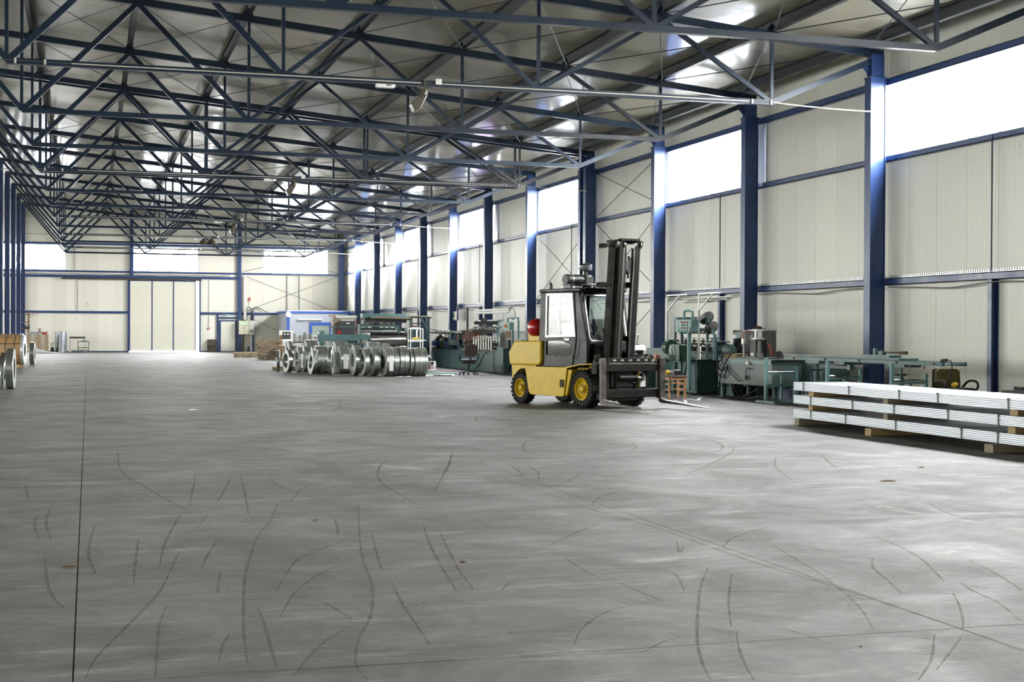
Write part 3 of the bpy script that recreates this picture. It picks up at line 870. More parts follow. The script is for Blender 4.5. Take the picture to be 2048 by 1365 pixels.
part('control_levers', G().cyl((-.32, .88, 1.2), (-.40, .90, 1.52), .010, n=6).cyl((-.32, .96, 1.2), (-.40, .98, 1.50), .010, n=6).sphere((-.40, .90, 1.53), .022, 8, 6).sphere((-.40, .98, 1.51), .022, 8, 6), BLACK, fk)

# gas bottle across the counterweight
g = G().lathe((-1.80, .12, 1.565), (0, 1, 0), [(.02, -.03), (.09, -.02), (.145, .02), (.178, .09), (.183, .15), (.183, .80), (.178, .86), (.145, .93), (.09, .97), (.02, .98)], 28)
bt = part('gas_bottle', g, REDP, fk, 60)
part('bottle_cradle', G().prism([(-2.00, 1.29), (-1.52, 1.29), (-1.56, 1.44), (-1.66, 1.39), (-1.94, 1.39), (-2.04, 1.46)], 'y', .22, .30).prism([(-2.00, 1.29), (-1.52, 1.29), (-1.56, 1.44), (-1.66, 1.39), (-1.94, 1.39), (-2.04, 1.46)], 'y', .82, .90), YEL, fk)
g = G()
for yb in (.28, .84):
    g.lathe((-1.80, yb, 1.565), (0, 1, 0), [(.184, 0), (.192, 0), (.192, .045), (.184, .045)], 28, closed=True)
part('bottle_strap', g, BLACK, fk, 40)
part('bottle_collar', G().tube([(-1.80 + .20 * math.cos(R(a)), .42, 1.565 + .20 * math.sin(R(a))) for a in range(-10, 191, 20)], .022, 8), BLACK, fk, 60)

# roof fittings
g = G().cyl((-.50, .02, 2.51), (-.50, .46, 2.51), .105, n=24)
g.lathe((-.50, .02, 2.51), (0, 1, 0), [(.06, -.012), (.098, -.010), (.108, .01), (.108, .10), (.105, .11)], 24)
g.cyl((-.50, .46, 2.51), (-.42, .62, 2.51), .06, n=12)
part('air_cleaner', g, mat('cleaner_black', (.02, .02, .018), .5), fk, 40)
part('cleaner_band', G().lathe((-.50, .14, 2.51), (0, 1, 0), [(.1055, 0), (.111, 0), (.111, .025), (.1055, .025)], 24, closed=True), BARE, fk, 40)
part('cleaner_bracket', G().box(-.62, -.38, .06, .10, 2.34, 2.42).box(-.62, -.38, .36, .40, 2.34, 2.42).box(-.64, -.36, .02, .46, 2.395, 2.415), BLACK, fk)
g = G().cyl((-.42, .46, 2.36), (-.42, .46, 2.68), .042, n=14)
g.lathe((-.42, .46, 2.68), (0, 0, 1), [(.05, 0), (.105, .01), (.125, .03)], 20)
part('precleaner_stem', g, mat('cleaner_black', (.02, .02, .018), .5), fk, 40)
part('precleaner_bowl', G().lathe((-.42, .46, 2.70), (0, 0, 1), [(.118, 0), (.13, .015), (.13, .085), (.12, .095)], 24), mat('smoky_bowl', (.16, .17, .19), .15, spec=.7), fk, 40)
part('precleaner_cap', G().lathe((-.42, .46, 2.795), (0, 0, 1), [(.13, 0), (.115, .02), (.06, .038), (.015, .045), (.012, .075), (.001, .076)], 24), mat('cleaner_black', (.02, .02, .018), .5), fk, 40)
def worklight(x, y, z, s=1.):
    t = G().lathe((x - .08, y, z), (1, 0, 0), [(.03, 0), (.085 * s, .03), (.10 * s, .075), (.105 * s, .09), (.095 * s, .092)], 20)
    part('work_light', t, BLACK, fk, 40)
    part('work_light_lens', G().cyl((x + .008, y, z), (x + .014, y, z), .09 * s, n=20), mat('lens', (.55, .55, .5), .15, spec=.8), fk, 40)
    g = G()
    for i in range(5): g.box(x + .018, x + .024, y - .075 + i * .0375 - .004, y - .075 + i * .0375 + .004, z - .07, z + .07)
    for i in range(2): g.box(x + .018, x + .024, y - .085, y + .085, z - .035 + i * .07 - .003, z - .035 + i * .07 + .003)
    part('light_guard', g, BLACK, fk)
    part('light_bracket', G().box(x - .06, x - .03, y - .015, y + .015, z - .18, z - .08), BLACK, fk)
worklight(-.25, .42, 2.50)
worklight(-.05, 1.04, 2.50)
part('beacon_stub', G().cyl((-1.28, .25, 2.335), (-1.28, .25, 2.43), .035, n=12).sphere((-1.28, .25, 2.44), .038, 12, 6), BLACK, fk, 50)

# mast, leaning slightly forward; rails as open channels
def lean(v): return Vector((v.x + (v.z - .95) * .078, v.y, v.z))
def channel(g, x0, x1, y0, y1, z0, z1, open_y, t=.022):
    g.box(x0, x1, *( (y0, y0 + t) if open_y > 0 else (y1 - t, y1) ), z0, z1)
    g.box(x0, x0 + t, y0, y1, z0, z1); g.box(x1 - t, x1, y0, y1, z0, z1)
def lpart(nm, g, m=MASTM, sm=None, bev=0):
    g.v = [tuple(lean(Vector(v))) for v in g.v]; return part(nm, g, m, fk, sm, bev)
for y0, y1, s in ((.345, .425, 1), (.935, 1.015, -1)):
    g = G(); channel(g, .27, .43, y0, y1, .20, 3.235, s); lpart('outer_mast_rail', g)
for y0, y1, s in ((.425, .515, 1), (.845, .935, -1)):
    g = G(); channel(g, .36, .50, y0, y1, .22, 3.26, s); lpart('inner_mast_rail', g)
lpart('rail_stripe', G().box(.43, .434, .350, .372, .3, 3.2).box(.43, .434, .988, 1.010, .3, 3.2), mat('rail_polish', (.09, .085, .08), .35, .6))
lpart('mast_crossbar', G().box(.26, .44, .30, 1.06, 3.19, 3.25))
lpart('mast_crossbar', G().box(.44, .52, .44, .92, 3.24, 3.28))
lpart('mast_crossbar', G().box(.27, .33, .42, .94, 2.36, 2.45))
lpart('mast_crossbar', G().box(.27, .33, .42, .94, 1.30, 1.40))
lpart('mast_crossbar', G().box(.22, .42, .36, 1.0, .30, .52))
for z in (3.12, 2.38): lpart('mast_bracket', G().box(.20, .42, .16, .36, z, z + .05).box(.20, .42, .16, .18, z - .03, z + .06))
for y in (.40, .96): lpart('mast_pulley', G().lathe((.455, y - .022, 3.17), (0, 1, 0), [(.03, 0), (.075, 0), (.066, .012), (.066, .032), (.075, .044), (.03, .044)], 18), mat('pulley_steel', (.20, .19, .18), .4, .8), 40)
for y in (.47, .89): lpart('lift_cylinder', G().cyl((.40, y, .3), (.40, y, 2.1), .034, n=14).cyl((.40, y, 2.1), (.40, y, 3.2), .022, n=12), mat('cylinder_grey', (.10, .10, .10), .25, .7), 40)
for y in (.555, .825):
    g = G(); z = .95
    for i in range(108):
        zz = z + i * .0205
        g.box(.478, .492, y - .019, y - .007, zz, zz + .016).box(.478, .492, y + .007, y + .019, zz, zz + .016)
        g.box(.481, .489, y - .010, y + .010, zz + .004, zz + .022)
    o = lpart('lift_chain', g, mat('chain_steel', (.20, .185, .16), .4, .8)); o['kind'] = 'stuff'
    lpart('chain_backing', G().box(.455, .470, y - .024, y + .024, .9, 3.14), mat('grease_dark', (.012, .012, .011), .6))
    lpart('chain_pulley', G().lathe((.468, y - .026, 3.16), (0, 1, 0), [(.02, 0), (.062, 0), (.054, .014), (.054, .038), (.062, .052), (.02, .052)], 18), mat('pulley_steel', (.20, .19, .18), .4, .8), 40)
for y in (.605, .635): lpart('hydraulic_hose', G().tube([(.47, y, .93), (.465, y, 1.8), (.46, y, 2.6), (.455, y, 3.0), (.44, y - .02, 3.15), (.40, y - .03, 3.0)], .013, 6, 5), BLACK, 60)
lpart('valve_block', G().box(.38, .46, .70, .79, 2.62, 2.86).cyl((.42, .745, 2.52), (.42, .745, 2.95), .022, n=8).cyl((.42, .70, 2.9), (.42, .80, 2.9), .012, n=6).sphere((.42, .72, 2.64), .05, 10, 6), BLACK)
# tilt gear and hoses between cowl and mast
part('tilt_cylinder', G().cyl((-.10, .36, .98), (.30, .36, .90), .045, n=12).cyl((-.10, 1.0, .98), (.30, 1.0, .90), .045, n=12), BLACK, fk, 40)
part('headlamp', G().sphere((.22, .27, 1.00), .085, 14, 8, (.7, 1, 1)).box(.12, .2, .22, .32, .86, .94), BLACK, fk, 50)
part('mast_hoses', G().tube([(.05, .45, 1.10), (.18, .42, 1.22), (.30, .46, 1.12), (.34, .48, .95)], .018, 6, 5).tube([(.05, .38, 1.05), (.16, .34, 1.16), (.28, .38, 1.02), (.32, .44, .85)], .016, 6, 5).tube([(.10, .60, 1.2), (.2, .56, 1.28), (.30, .60, 1.15)], .014, 6, 5), BLACK, fk, 60)
# carriage
CG = MASTM
part('carriage_top_bar', G().box(.60, .66, .22, 1.26, .885, .985), CG, fk, None, .006)
g = G()
for y in (.33, .52, .72, .92, 1.12): g.box(.655, .663, y - .035, y + .035, .925, .955)
part('notch_plate', g, mat('notch_bright', (.5, .5, .48), .35, .6), fk)
g = G()
for i in range(26): g.box(.655, .675, .20 + i * .043, .222 + i * .043, .868, .888)
part('notch_teeth', g, mat('tooth_steel', (.35, .34, .32), .4, .7), fk)
part('fork_bar_upper', G().box(.62, .69, .06, 1.42, .725, .87), CG, fk, None, .008)
part('fork_bar_lower', G().box(.60, .67, .05, 1.44, .22, .38), CG, fk, None, .008)
for y in (.20, .44, .92, 1.16): part('carriage_upright', G().box(.56, .62, y - .035, y + .035, .25, .90), CG, fk, None, .004)
part('side_stop', G().box(.44, .60, -.06, -.02, .68, .86).box(.40, .60, -.02, .08, .68, .90).box(.55, .60, -.10, .0, .36, .46), CG, fk)
part('carriage_back_plate', G().box(.50, .56, .36, 1.0, .42, .92), mat('grease_dark', (.012, .012, .011), .6), fk)
part('sideshift_cylinder', G().cyl((.66, .48, .60), (.66, .86, .60), .048, n=14).cyl((.66, .44, .60), (.66, .48, .60), .055, n=14).cyl((.66, .84, .60), (.66, .88, .60), .055, n=14), CG, fk, 40)
part('cylinder_rod', G().cyl((.66, .88, .60), (.66, 1.06, .60), .022, n=12).box(.60, .70, 1.0, 1.06, .54, .68), mat('chrome_rod', (.8, .8, .8), .12, 1.), fk, 40)
part('data_plate', G().box(.625, .632, .99, 1.13, .42, .62), mat('plate_white', (.55, .55, .52), .5, noise=.4, nscale=40), fk)
part('lower_gear', G().box(.30, .55, .40, 1.0, .16, .40).sphere((.40, .78, .30), .11, 12, 8).cyl((.45, .50, .14), (.45, .50, .42), .05, n=10), mat('grease_dark', (.012, .012, .011), .6), fk)
part('drip_hoses', G().tube([(.58, .5, .82), (.62, .6, .66), (.60, .75, .52), (.6, .9, .50)], .012, 6, 5).tube([(.58, .55, .8), (.64, .7, .7), (.62, .85, .74)], .010, 6, 5), BLACK, fk, 60)
# forks
for y in (-.005, 1.472):
    g = G()
    side_ = [(.69, .985), (.74, .985), (.755, .20), (.80, .165), (1.2, .135), (2.05, .062), (2.05, .052), (1.2, .092), (.78, .098), (.715, .12), (.70, .16)]
    g.prism(side_, 'y', y - .065, y + .065)
    # taper the blade towards the tip in plan
    g.v = [(v[0], y + (v[1] - y) * (1 if v[0] < 1.5 else 1 - (v[0] - 1.5) * .55), v[2]) for v in g.v]
    part('fork', g, FORKM, fk, 30, .006)
    part('fork_hook', G().box(.64, .70, y - .06, y + .06, .88, .955).box(.62, .70, y - .06, y + .06, .20, .30), CG, fk)
# floor plate under the truck
part('underframe', G().box(-1.9, .25, .30, 1.06, .20, .50), mat('grease_dark', (.012, .012, .011), .6), fk)

# ================================================================ BUNDLES OF GALVANISED PROFILE
GALV = mat('galvanised_profile', (.66, .69, .74), .30, .6, noise=.10, nscale=2, rvar=.05, stretch=(6, .3, 1))
TIMB = mat('pine_timber', (.42, .29, .135), .7, noise=.4, nscale=3, bump=.3, bscale=20, stretch=(1, 8, 8))
TIMB2 = mat('weathered_timber', (.30, .25, .18), .75, noise=.45, nscale=3, bump=.3, bscale=20, stretch=(1, 8, 8))
STRAP = mat('green_strap', (.015, .03, .02), .5)
SX0, SX1, SY0, SY1 = 11.0, 11.97, 20.92, 11.6
def pack(z0, z1, label, straps, dx=0):
    t = thing('profile_bundle', label, 'metal bundle', (SX0 + dx, SY0, z0), 0, 'bundles of galvanised profile in the right foreground')
    nl = 6; h = (z1 - z0) / nl; npf = 8; w = (SX1 - SX0) / npf
    cache_ = {}
    for li in range(nl):
        for c in range(npf):
            g = G(); x0 = c * w + .003; x1 = (c + 1) * w - .003; zz = li * h
            # shallow C section: rolled side lips and a sunk web
            hh = h - .003; b_ = .0065
            poly = [(x0, zz + b_), (x0 + b_, zz), (x1 - b_, zz), (x1, zz + b_), (x1, zz + hh - b_), (x1 - b_, zz + hh), (x0 + b_, zz + hh), (x0, zz + hh - b_)]
            e = .018 * ((li * 7 + c * 3) % 5) / 5
            g.prism(poly, 'y', -(SY0 - SY1) - e, -e)
            part('profile', g, GALV, t)
    for y in straps:
        g = G(); yy = y - SY0; H = z1 - z0
        g.box(-.004, 0, yy - .012, yy + .012, 0, H).box(-.004, SX1 - SX0 + .004, yy - .012, yy + .012, H, H + .003).box(SX1 - SX0, SX1 - SX0 + .004, yy - .012, yy + .012, 0, H).box(-.004, SX1 - SX0 + .004, yy - .012, yy + .012, -.003, 0)
        g.box(-.008, -.003, yy - .018, yy + .018, H - .03, H + .004)
        part('strap', g, STRAP, t)
pack(.110, .252, 'bottom bundle of galvanised steel profiles, resting on the floor timbers', (20.32, 19.24, 17.84, 16.25, 15.47, 13.2))
pack(.341, .476, 'middle bundle of galvanised steel profiles, between the other two', (20.33, 19.04, 17.89, 16.56, 15.46, 13.9), .0)
pack(.553, .688, 'top bundle of galvanised steel profiles, its upper face in the light', (20.575, 19.15, 17.76, 16.80, 15.26, 13.5), .0)
def bearer(y, z0, z1, x0, w, label, m=TIMB, top=0):
    t = thing("timber_bearer", label, "timber", (x0, y, z0), 0, 'timbers between the profile bundles')
    g = G(); h = z1 - z0; n_ = 6
    poly = [(-w / 2 + .012, 0), (w / 2 - .008, .0), (w / 2, .012), (w / 2 - .004, h - .008), (w / 2 - .014, h), (-w / 2 + .008, h), (-w / 2, h - .015), (-w / 2 + .003, .014)]
    g.prism(poly, 'x', 0, 1.25); part('beam', g, m, t, None, .004)
    return t
for (y, z0, z1, x0, w, lb, m) in ((20.60, 0, .107, 10.90, .15, 'floor timber under the far left end of the profile stack', TIMB2),
    (18.32, 0, .107, 10.84, .17, 'cracked floor timber under the middle of the profile stack', TIMB),
    (15.40, 0, .107, 10.82, .19, 'rough rounded floor timber under the near right end of the profile stack', TIMB2),
    (20.28, .256, .337, 10.97, .14, 'lower spacer timber at the far left end of the stack', TIMB),
    (18.05, .256, .337, 10.96, .12, 'lower spacer timber at the middle of the stack', TIMB2),
    (15.15, .256, .337, 10.97, .15, 'lower spacer timber at the right edge of the picture', TIMB),
    (20.26, .480, .549, 10.97, .17, 'upper spacer timber at the far left end of the stack', TIMB),
    (18.02, .480, .549, 10.94, .13, 'upper spacer timber at the middle of the stack, pale end grain', TIMB2),
    (15.12, .480, .549, 10.98, .16, 'upper spacer timber at the right edge of the picture', TIMB)):
    bearer(y, z0, z1, x0, w, lb, m)

# ================================================================ MACHINE LINES ALONG THE RIGHT WALL
TEAL = mat('teal_machine_paint', (.060, .135, .135), .42, noise=.30, nscale=2.5, rvar=.1)
TEALD = mat('dark_teal_paint', (.034, .078, .080), .5, noise=.3, nscale=2)
TEALL = mat('light_teal_paint', (.13, .25, .25), .42, noise=.2, nscale=4)
TEALG = mat('grey_teal_paint', (.105, .150, .142), .45, noise=.35, nscale=1.6, rvar=.1)
GREEN = mat('green_motor_paint', (.028, .085, .045), .42, noise=.25, nscale=6)
GREASE = mat('oily_black', (.012, .012, .011), .5)
DSTEEL = mat('dark_steel', (.10, .10, .095), .38, .8, noise=.4, nscale=9)
ALU = mat('cast_aluminium', (.60, .60, .57), .42, .5, noise=.2, nscale=9)
RUST = mat('rust_red_box', (.22, .045, .025), .6, noise=.3, nscale=2)
REDB = mat('red_plastic', (.50, .02, .02), .35)
YPL = mat('yellow_plastic', (.75, .48, .02), .35)
GRNB = mat('green_plastic', (.04, .30, .12), .4)
BLUEM = mat('blue_motor_paint', (.018, .050, .170), .45, noise=.3, nscale=8)
TUBEG = mat('lamp_tube_glass', (.80, .84, .82), .15)
WOOD = mat('honey_wood', (.46, .22, .08), .5, noise=.3, nscale=4, stretch=(6, 6, 1))
CABLE = mat('black_cable', (.012, .012, .012), .55)
OLIVE = mat('olive_fabric', (.15, .115, .035), .8, noise=.3, nscale=8)
def local(ox, oy, oz=0): return lambda x, y, z=0: (x - ox, y - oy, z - oz)
class GL(G):
    """mesh builder that takes hall coordinates and stores them relative to its thing"""
    def __init__(s, o): super().__init__(); s.o = Vector(o)
    def done(s): s.v = [tuple(Vector(v) - s.o) for v in s.v]; return s
class Th:
    def __init__(s, name, label, cat, o, group=None):
        s.t = thing(name, label, cat, o, 0, group); s.o = Vector(o)
    def g(s): return GL(s.o)
    def p(s, name, g, m, smooth=None, bevel=0, parent=None, label=None):
        return part(name, g.done(), m, parent or s.t, smooth, bevel, label=label)

class Sub:
    """an assembly bolted to a machine: its first mesh is the part, the rest are its sub-parts"""
    def __init__(s, host, name): s.h = host; s.n = name; s.r = None
    def g(s): return s.h.g()
    def p(s, name, g, m, smooth=None, bevel=0, parent=None, label=None):
        if s.r is None: s.r = s.h.p(s.n, g, m, smooth, bevel); return s.r
        return s.h.p(name, g, m, smooth, bevel, parent=s.r, label=label)
# ---------------------------------------------------------------- near roll former
T = Th('roll_forming_machine', 'green roll forming machine with a row of roll stands behind the forklift forks', 'machine', (14.5, 32.3, 0))
RF = T
T.p('cabinet', T.g().box(13.86, 14.9, 31.2, 35.6, .02, .80), TEAL, None, .012)
for y0 in (31.24, 32.35, 33.46, 34.57): T.p('cabinet_door', T.g().box(13.842, 13.86, y0, y0 + 1.05, .08, .76), TEAL, None, .004)
T.p('top_plate', T.g().box(13.80, 14.95, 31.12, 35.65, .80, .825), DSTEEL)
T.p('rear_cabinet', T.g().box(14.30, 14.92, 31.3, 35.5, .825, 1.05), TEAL, None, .01)
for i in range(9):
    y = 31.02 + i * .262 + .06
    st = T.g()
    for xx in (14.22, 14.42): st.cyl((xx, y, 1.03), (xx, y, 1.30), .022, n=8)
    st.box(14.17, 14.47, y - .035, y + .035, 1.25, 1.275).box(14.17, 14.47, y - .03, y + .03, 1.03, 1.06)
    st.cyl((14.32, y, 1.27), (14.32, y, 1.345), .014, n=8).box(14.26, 14.38, y - .035, y + .035, 1.325, 1.335)
    T.p('roll_stand', st, DSTEEL)
    T.p('forming_roll', T.g().lathe((14.20, y, 1.14), (1, 0, 0), [(.03, 0), (.055, .02), (.075, .06), (.055, .10), (.055, .16), (.08, .20), (.03, .24)], 14), STEEL, 40)
T.p('hand_wheel', T.g().cyl((14.2, 31.0, .83), (14.2, 31.0, 1.35), .028, n=8).box(14.05, 14.4, 30.97, 31.03, 1.33, 1.35).box(14.05, 14.4, 30.95, 31.05, 1.22, 1.26), TEAL)
T.p('loose_tools', T.g().box(13.86, 14.0, 31.35, 31.5, .826, .88).cyl((13.95, 31.75, .826), (13.95, 31.75, .90), .05, n=12).cyl((14.1, 31.6, .826), (14.1, 31.6, .89), .06, n=12).box(14.0, 14.15, 31.9, 32.1, .826, .86), ALU)
# gooseneck frame carrying motors
T2 = Sub(RF, 'motor_gantry')
for y in (32.78, 30.86):
    g = T2.g()
    g.beam((13.98, y, .826 if y > 31 else .826), (13.98, y, 1.86), .055, .055)
    g.beam((13.98, y, 1.86), (13.98, y - .40, 1.40), .05, .06).beam((13.98, y - .42, 1.42), (13.98, y - .42, .826), .05, .07)
    g.beam((13.98, y, 1.22), (13.98, y - .42, 1.22), .04, .05)
    T2.p('end_frame', g, TEAL)
T2.p('cross_tube', T2.g().cyl((14.02, 32.8, 1.82), (14.02, 30.8, 1.82), .035, n=10).cyl((14.02, 32.8, 1.72), (14.02, 30.9, 1.72), .02, n=8), TEAL, 40)
T2.p('cross_tube', T2.g().cyl((14.02, 32.6, 1.54), (14.02, 30.7, 1.54), .045, n=10).cyl((14.02, 32.6, 1.46), (14.02, 30.7, 1.46), .02, n=8), TEAL, 40)
g = T2.g()
for i in range(8):
    y = 32.55 - i * .16
    g.cyl((14.0, y, 1.53), (14.0, y - .05, 1.53), .06 + .01 * (i % 2), n=12)
    g.cyl((14.0, y, 1.80), (14.0, y - .04, 1.78), .045, n=10)
T2.p('coupling_rings', g, DSTEEL, 40)
for a, b_, in (((14.10, 31.33, 1.77), (14.02, 30.85, 1.86)), ((14.10, 31.08, 1.53), (14.02, 30.60, 1.63))):
    d = (Vector(b_) - Vector(a)).normalized()
    prof = [(.09, 0), (.115, .01), (.118, .10)]
    for i in range(6): prof += [(.118, .12 + i * .05), (.126, .13 + i * .05), (.126, .15 + i * .05)]
    prof += [(.118, .44), (.125, .46), (.11, .52), (.03, .525)]
    T2.p('slanting_motor', T2.g().lathe(a, d, prof, 20), mat('motor_black', (.028, .026, .022), .45), 30)
# control console on its own post
T3 = Th('control_console', 'green control console with rows of red and green buttons on a post', 'console', (13.66, 31.2, .0))
T3.p('post', T3.g().cyl((13.66, 31.03, .12), (13.66, 31.03, 1.48), .048, n=14).cyl((13.66, 31.03, 0), (13.66, 31.03, .02), .11, n=14), TEALL, 40)
T3.p('box', T3.g().box(13.60, 13.80, 30.80, 31.74, 1.48, 1.785), TEALL, None, .008)
T3.p('handle', T3.g().tube([(13.70, 31.42, 1.785), (13.70, 31.42, 1.93), (13.70, 31.36, 1.985), (13.70, 31.0, 1.985), (13.70, 30.94, 1.93), (13.70, 30.94, 1.785)], .032, 10, 4), TEALL, 60)
def btn(y, z, m, r=.024): T3.p('button', T3.g().cyl((13.578, y, z), (13.60, y, z), r, n=10), m, 40)
for i in range(3): btn(31.33 - i * .16, 1.715, REDB)
for i in range(5): btn(31.50 - i * .165, 1.515, GRNB if i < 4 else REDB, .020)
for i in range(5): btn(31.50 - i * .165, 1.575, (WHITE, REDB, GREASE, GREASE, GREASE)[i], .018)
for i in range(2): T3.p('display', T3.g().box(13.59, 13.60, 31.22 - i * .24, 31.32 - i * .24, 1.62, 1.67), GREASE)
T3.p('cable_bundle', T3.g().tube([(13.64, 31.05, .95), (13.60, 31.08, .6), (13.56, 31.15, .38), (13.58, 31.12, .22), (13.66, 31.2, .10)], .022, 6, 5).tube([(13.66, 31.03, .95), (13.62, 31.10, .62), (13.60, 31.2, .35), (13.55, 31.3, .03), (13.5, 31.9, .02)], .014, 6, 5), CABLE, 60)
T3.t.location.x -= .07
# gear motor
T4 = Sub(RF, 'gear_motor')
prof = [(.06, 0), (.13, .01), (.17, .04), (.175, .10)] + [q for i in range(6) for q in ((.165, .12 + i * .035), (.178, .13 + i * .035))] + [(.175, .36), (.12, .38), (.05, .385)]
T4.p('motor_body', T4.g().lathe((13.62, 32.38, 1.10), (-.12, -.95, 0), prof, 22), GREEN, 30)
T4.p('gear_case', T4.g().box(13.45, 13.68, 31.30, 31.90, .80, 1.18), GREEN, None, .02)
T4.p('gear_cover', T4.g().lathe((13.46, 31.72, .98), (-1, 0, 0), [(.20, 0), (.20, .02), (.17, .03), (.11, .035), (.10, .05), (.04, .055), (.001, .055)], 24), GREEN, 30)
T4.p('terminal_box', T4.g().box(13.50, 13.64, 32.05, 32.22, 1.22, 1.31), GREEN, None, .01)
T4.p('support_frame', T4.g().beam((13.55, 31.45, 0), (13.55, 31.38, .80), .05, .05).beam((13.55, 31.85, 0), (13.55, 31.75, .80), .05, .05).beam((13.72, 32.2, 0), (13.72, 32.1, .92), .05, .05).box(13.45, 13.70, 31.28, 31.95, .77, .80), TEAL)
# lamp frame
def lampframe(name, label, X, ys, ytip, z0, zt, o, lampy):
    t = Th(name, label, 'lamp frame', o)
    for y in ys:
        t.p('upright', t.g().beam((X, y, z0), (X, y, zt), .035, .035), ALU)
        t.p('arm', t.g().beam((X, y, zt), (X, y - ytip, zt), .035, .03).beam((X, y - .03, zt - .38), (X, y - ytip * .6, zt - .02), .028, .028), ALU)
    for j, (ya, yb, zz, dx) in enumerate(lampy):
        t.p('lamp_housing', t.g().box(X + dx - .06, X + dx + .06, yb, ya, zz + .04, zz + .07), WHITE, None, .004)
        for q in (-.035, .035): t.p('tube', t.g().cyl((X + dx + q, ya - .05, zz + .01), (X + dx + q, yb + .05, zz + .01), .018, n=8), TUBEG, 40)
        t.p('cover', t.g().lathe((X + dx, yb, zz), (0, 1, 0), [(.055, 0), (.062, .02), (.062, ya - yb - .02), (.055, ya - yb)], 14), tinted('lamp_cover_clear', (.86, .87, .86), .16, .12), 40)
    return t
lampframe('lamp_frame', 'bare metal frame with a twin fluorescent lamp over the green console', 13.76, (32.77, 30.86), 1.25, .83, 2.385, (13.76, 31.8, .83), ((32.35, 30.75, 2.24, .30), (31.0, 29.75, 2.24, .26)))

# ---------------------------------------------------------------- press
T = Th('punching_press', 'green press table with a pneumatic press head on top, standing on pillar feet', 'machine', (14.4, 28.9, 0))
PR = T
T.p('tank', T.g().prism([(27.42, .33), (30.12, .31), (30.12, .72), (29.46, .885), (27.42, .885)], 'x', 13.92, 14.75), TEALG, None, .01)
T.p('table_top', T.g().box(13.88, 14.80, 27.35, 29.5, .885, .905), DSTEEL, None, .003)
T.p('side_rail', T.g().box(13.895, 13.92, 27.42, 29.45, .80, .885), TEALL)
T.p('end_shelf', T.g().box(13.95, 14.75, 29.5, 30.15, .74, .90), TEAL, None, .01)
T.p('cardboard_box', T.g().box(14.02, 14.3, 29.35, 29.98, .90, 1.0), mat('cardboard', (.33, .23, .12), .8, noise=.2, nscale=3))
for y, xx in ((30.0, 14.0), (30.0, 14.65), (27.75, 14.65), (28.8, 14.7)):
    T.p('pillar_foot', T.g().cyl((xx, y, .0), (xx, y, .32), .06, n=12).cyl((xx, y, 0), (xx, y, .02), .12, n=12).cyl((xx, y, .24), (xx, y, .27), .13, n=12), TEAL, 40)
T.p('press_base', T.g().box(14.0, 14.58, 28.25, 29.35, .906, .935), TEALD, None, .004)
T.p('press_column', T.g().box(14.14, 14.18, 28.66, 28.94, .935, 1.31).box(14.38, 14.42, 28.66, 28.94, .935, 1.31), GREASE)
T.p('press_plate', T.g().box(14.12, 14.44, 28.64, 28.96, 1.30, 1.325), DSTEEL)
T.p('ram', T.g().cyl((14.28, 28.8, 1.10), (14.28, 28.8, 1.30), .03, n=12).box(14.20, 14.36, 28.70, 28.90, .94, 1.02), STEEL, 40)
T.p('guard_cylinder', T.g().cyl((14.28, 28.80, .94), (14.28, 28.80, 1.29), .095, n=24, caps=False), tinted('scratched_guard', (.45, .47, .48), .35, .2), 60)
g = T.g().cyl((14.28, 28.8, 1.345), (14.28, 28.8, 1.55), .085, n=24).box(14.18, 14.38, 28.70, 28.90, 1.33, 1.36).box(14.18, 14.38, 28.70, 28.90, 1.52, 1.55)
T.p('air_cylinder', g, ALU, 40)
g = T.g()
for xx in (14.195, 14.365):
    for yy in (28.715, 28.885): g.cyl((xx, yy, 1.32), (xx, yy, 1.59), .012, n=6)
T.p('tie_bolts', g, DSTEEL)
T.p('name_plate', T.g().box(14.13, 14.14, 28.72, 28.88, .96, 1.03), WHITE)
T.p('valve', T.g().box(14.02, 14.10, 29.02, 29.12, 1.22, 1.34).cyl((14.06, 29.07, .93), (14.06, 29.07, 1.22), .015, n=6), ALU)
T.p('spindle', T.g().cyl((14.3, 28.15, .99), (14.3, 27.85, 1.00), .018, n=8).lathe((14.3, 27.86, 1.0), (0, -1, 0), [(.02, 0), (.085, .005), (.085, .025), (.06, .02), (.02, .03)], 20), GREASE, 40)
T.p('foot_lever', T.g().tube([(13.88, 28.35, .68), (13.87, 28.40, .70), (13.87, 28.55, .66), (13.87, 28.58, .52)], .012, 6, 4).box(13.86, 13.89, 28.55, 28.62, .44, .54), CABLE)
T.p('isolator', T.g().box(13.85, 13.90, 28.42, 28.56, .77, .85), WHITE, None, .01)
hz = [[(14.05, 29.08, 1.28), (14.0, 29.45, 1.02), (13.88, 29.95, 1.0), (13.86, 30.05, .85), (13.86, 29.9, .62), (13.86, 29.6, .68)],
      [(13.95, 30.0, 1.0), (13.86, 29.8, .8), (13.85, 29.4, .60), (13.85, 28.95, .42), (13.86, 28.85, .40)],
      [(13.90, 29.4, 1.0), (13.86, 29.65, .75), (13.85, 29.85, .45), (13.85, 29.9, .10)],
      [(13.95, 29.9, .95), (13.86, 30.05, .70), (13.86, 29.85, .45), (13.86, 29.6, .55), (13.86, 29.5, .75)],
      [(14.0, 29.6, .33), (14.0, 29.4, .05), (14.0, 29.0, .03), (14.1, 28.4, .25)], [(14.0, 29.5, .3), (14.05, 29.2, .03), (14.0, 28.6, .03), (14.1, 28.2, .1)]]
for h_ in hz: T.p('hose', T.g().tube(h_, .016, 6, 6), CABLE, 60)
T.p('red_hose', T.g().tube([(14.2, 28.9, 1.52), (14.12, 29.1, 1.52), (14.08, 29.15, 1.4), (14.06, 29.1, 1.30)], .009, 5, 5).tube([(14.42, 28.66, 1.25), (14.44, 28.5, 1.10), (14.42, 28.42, .95)], .012, 5, 5), REDB, 60)
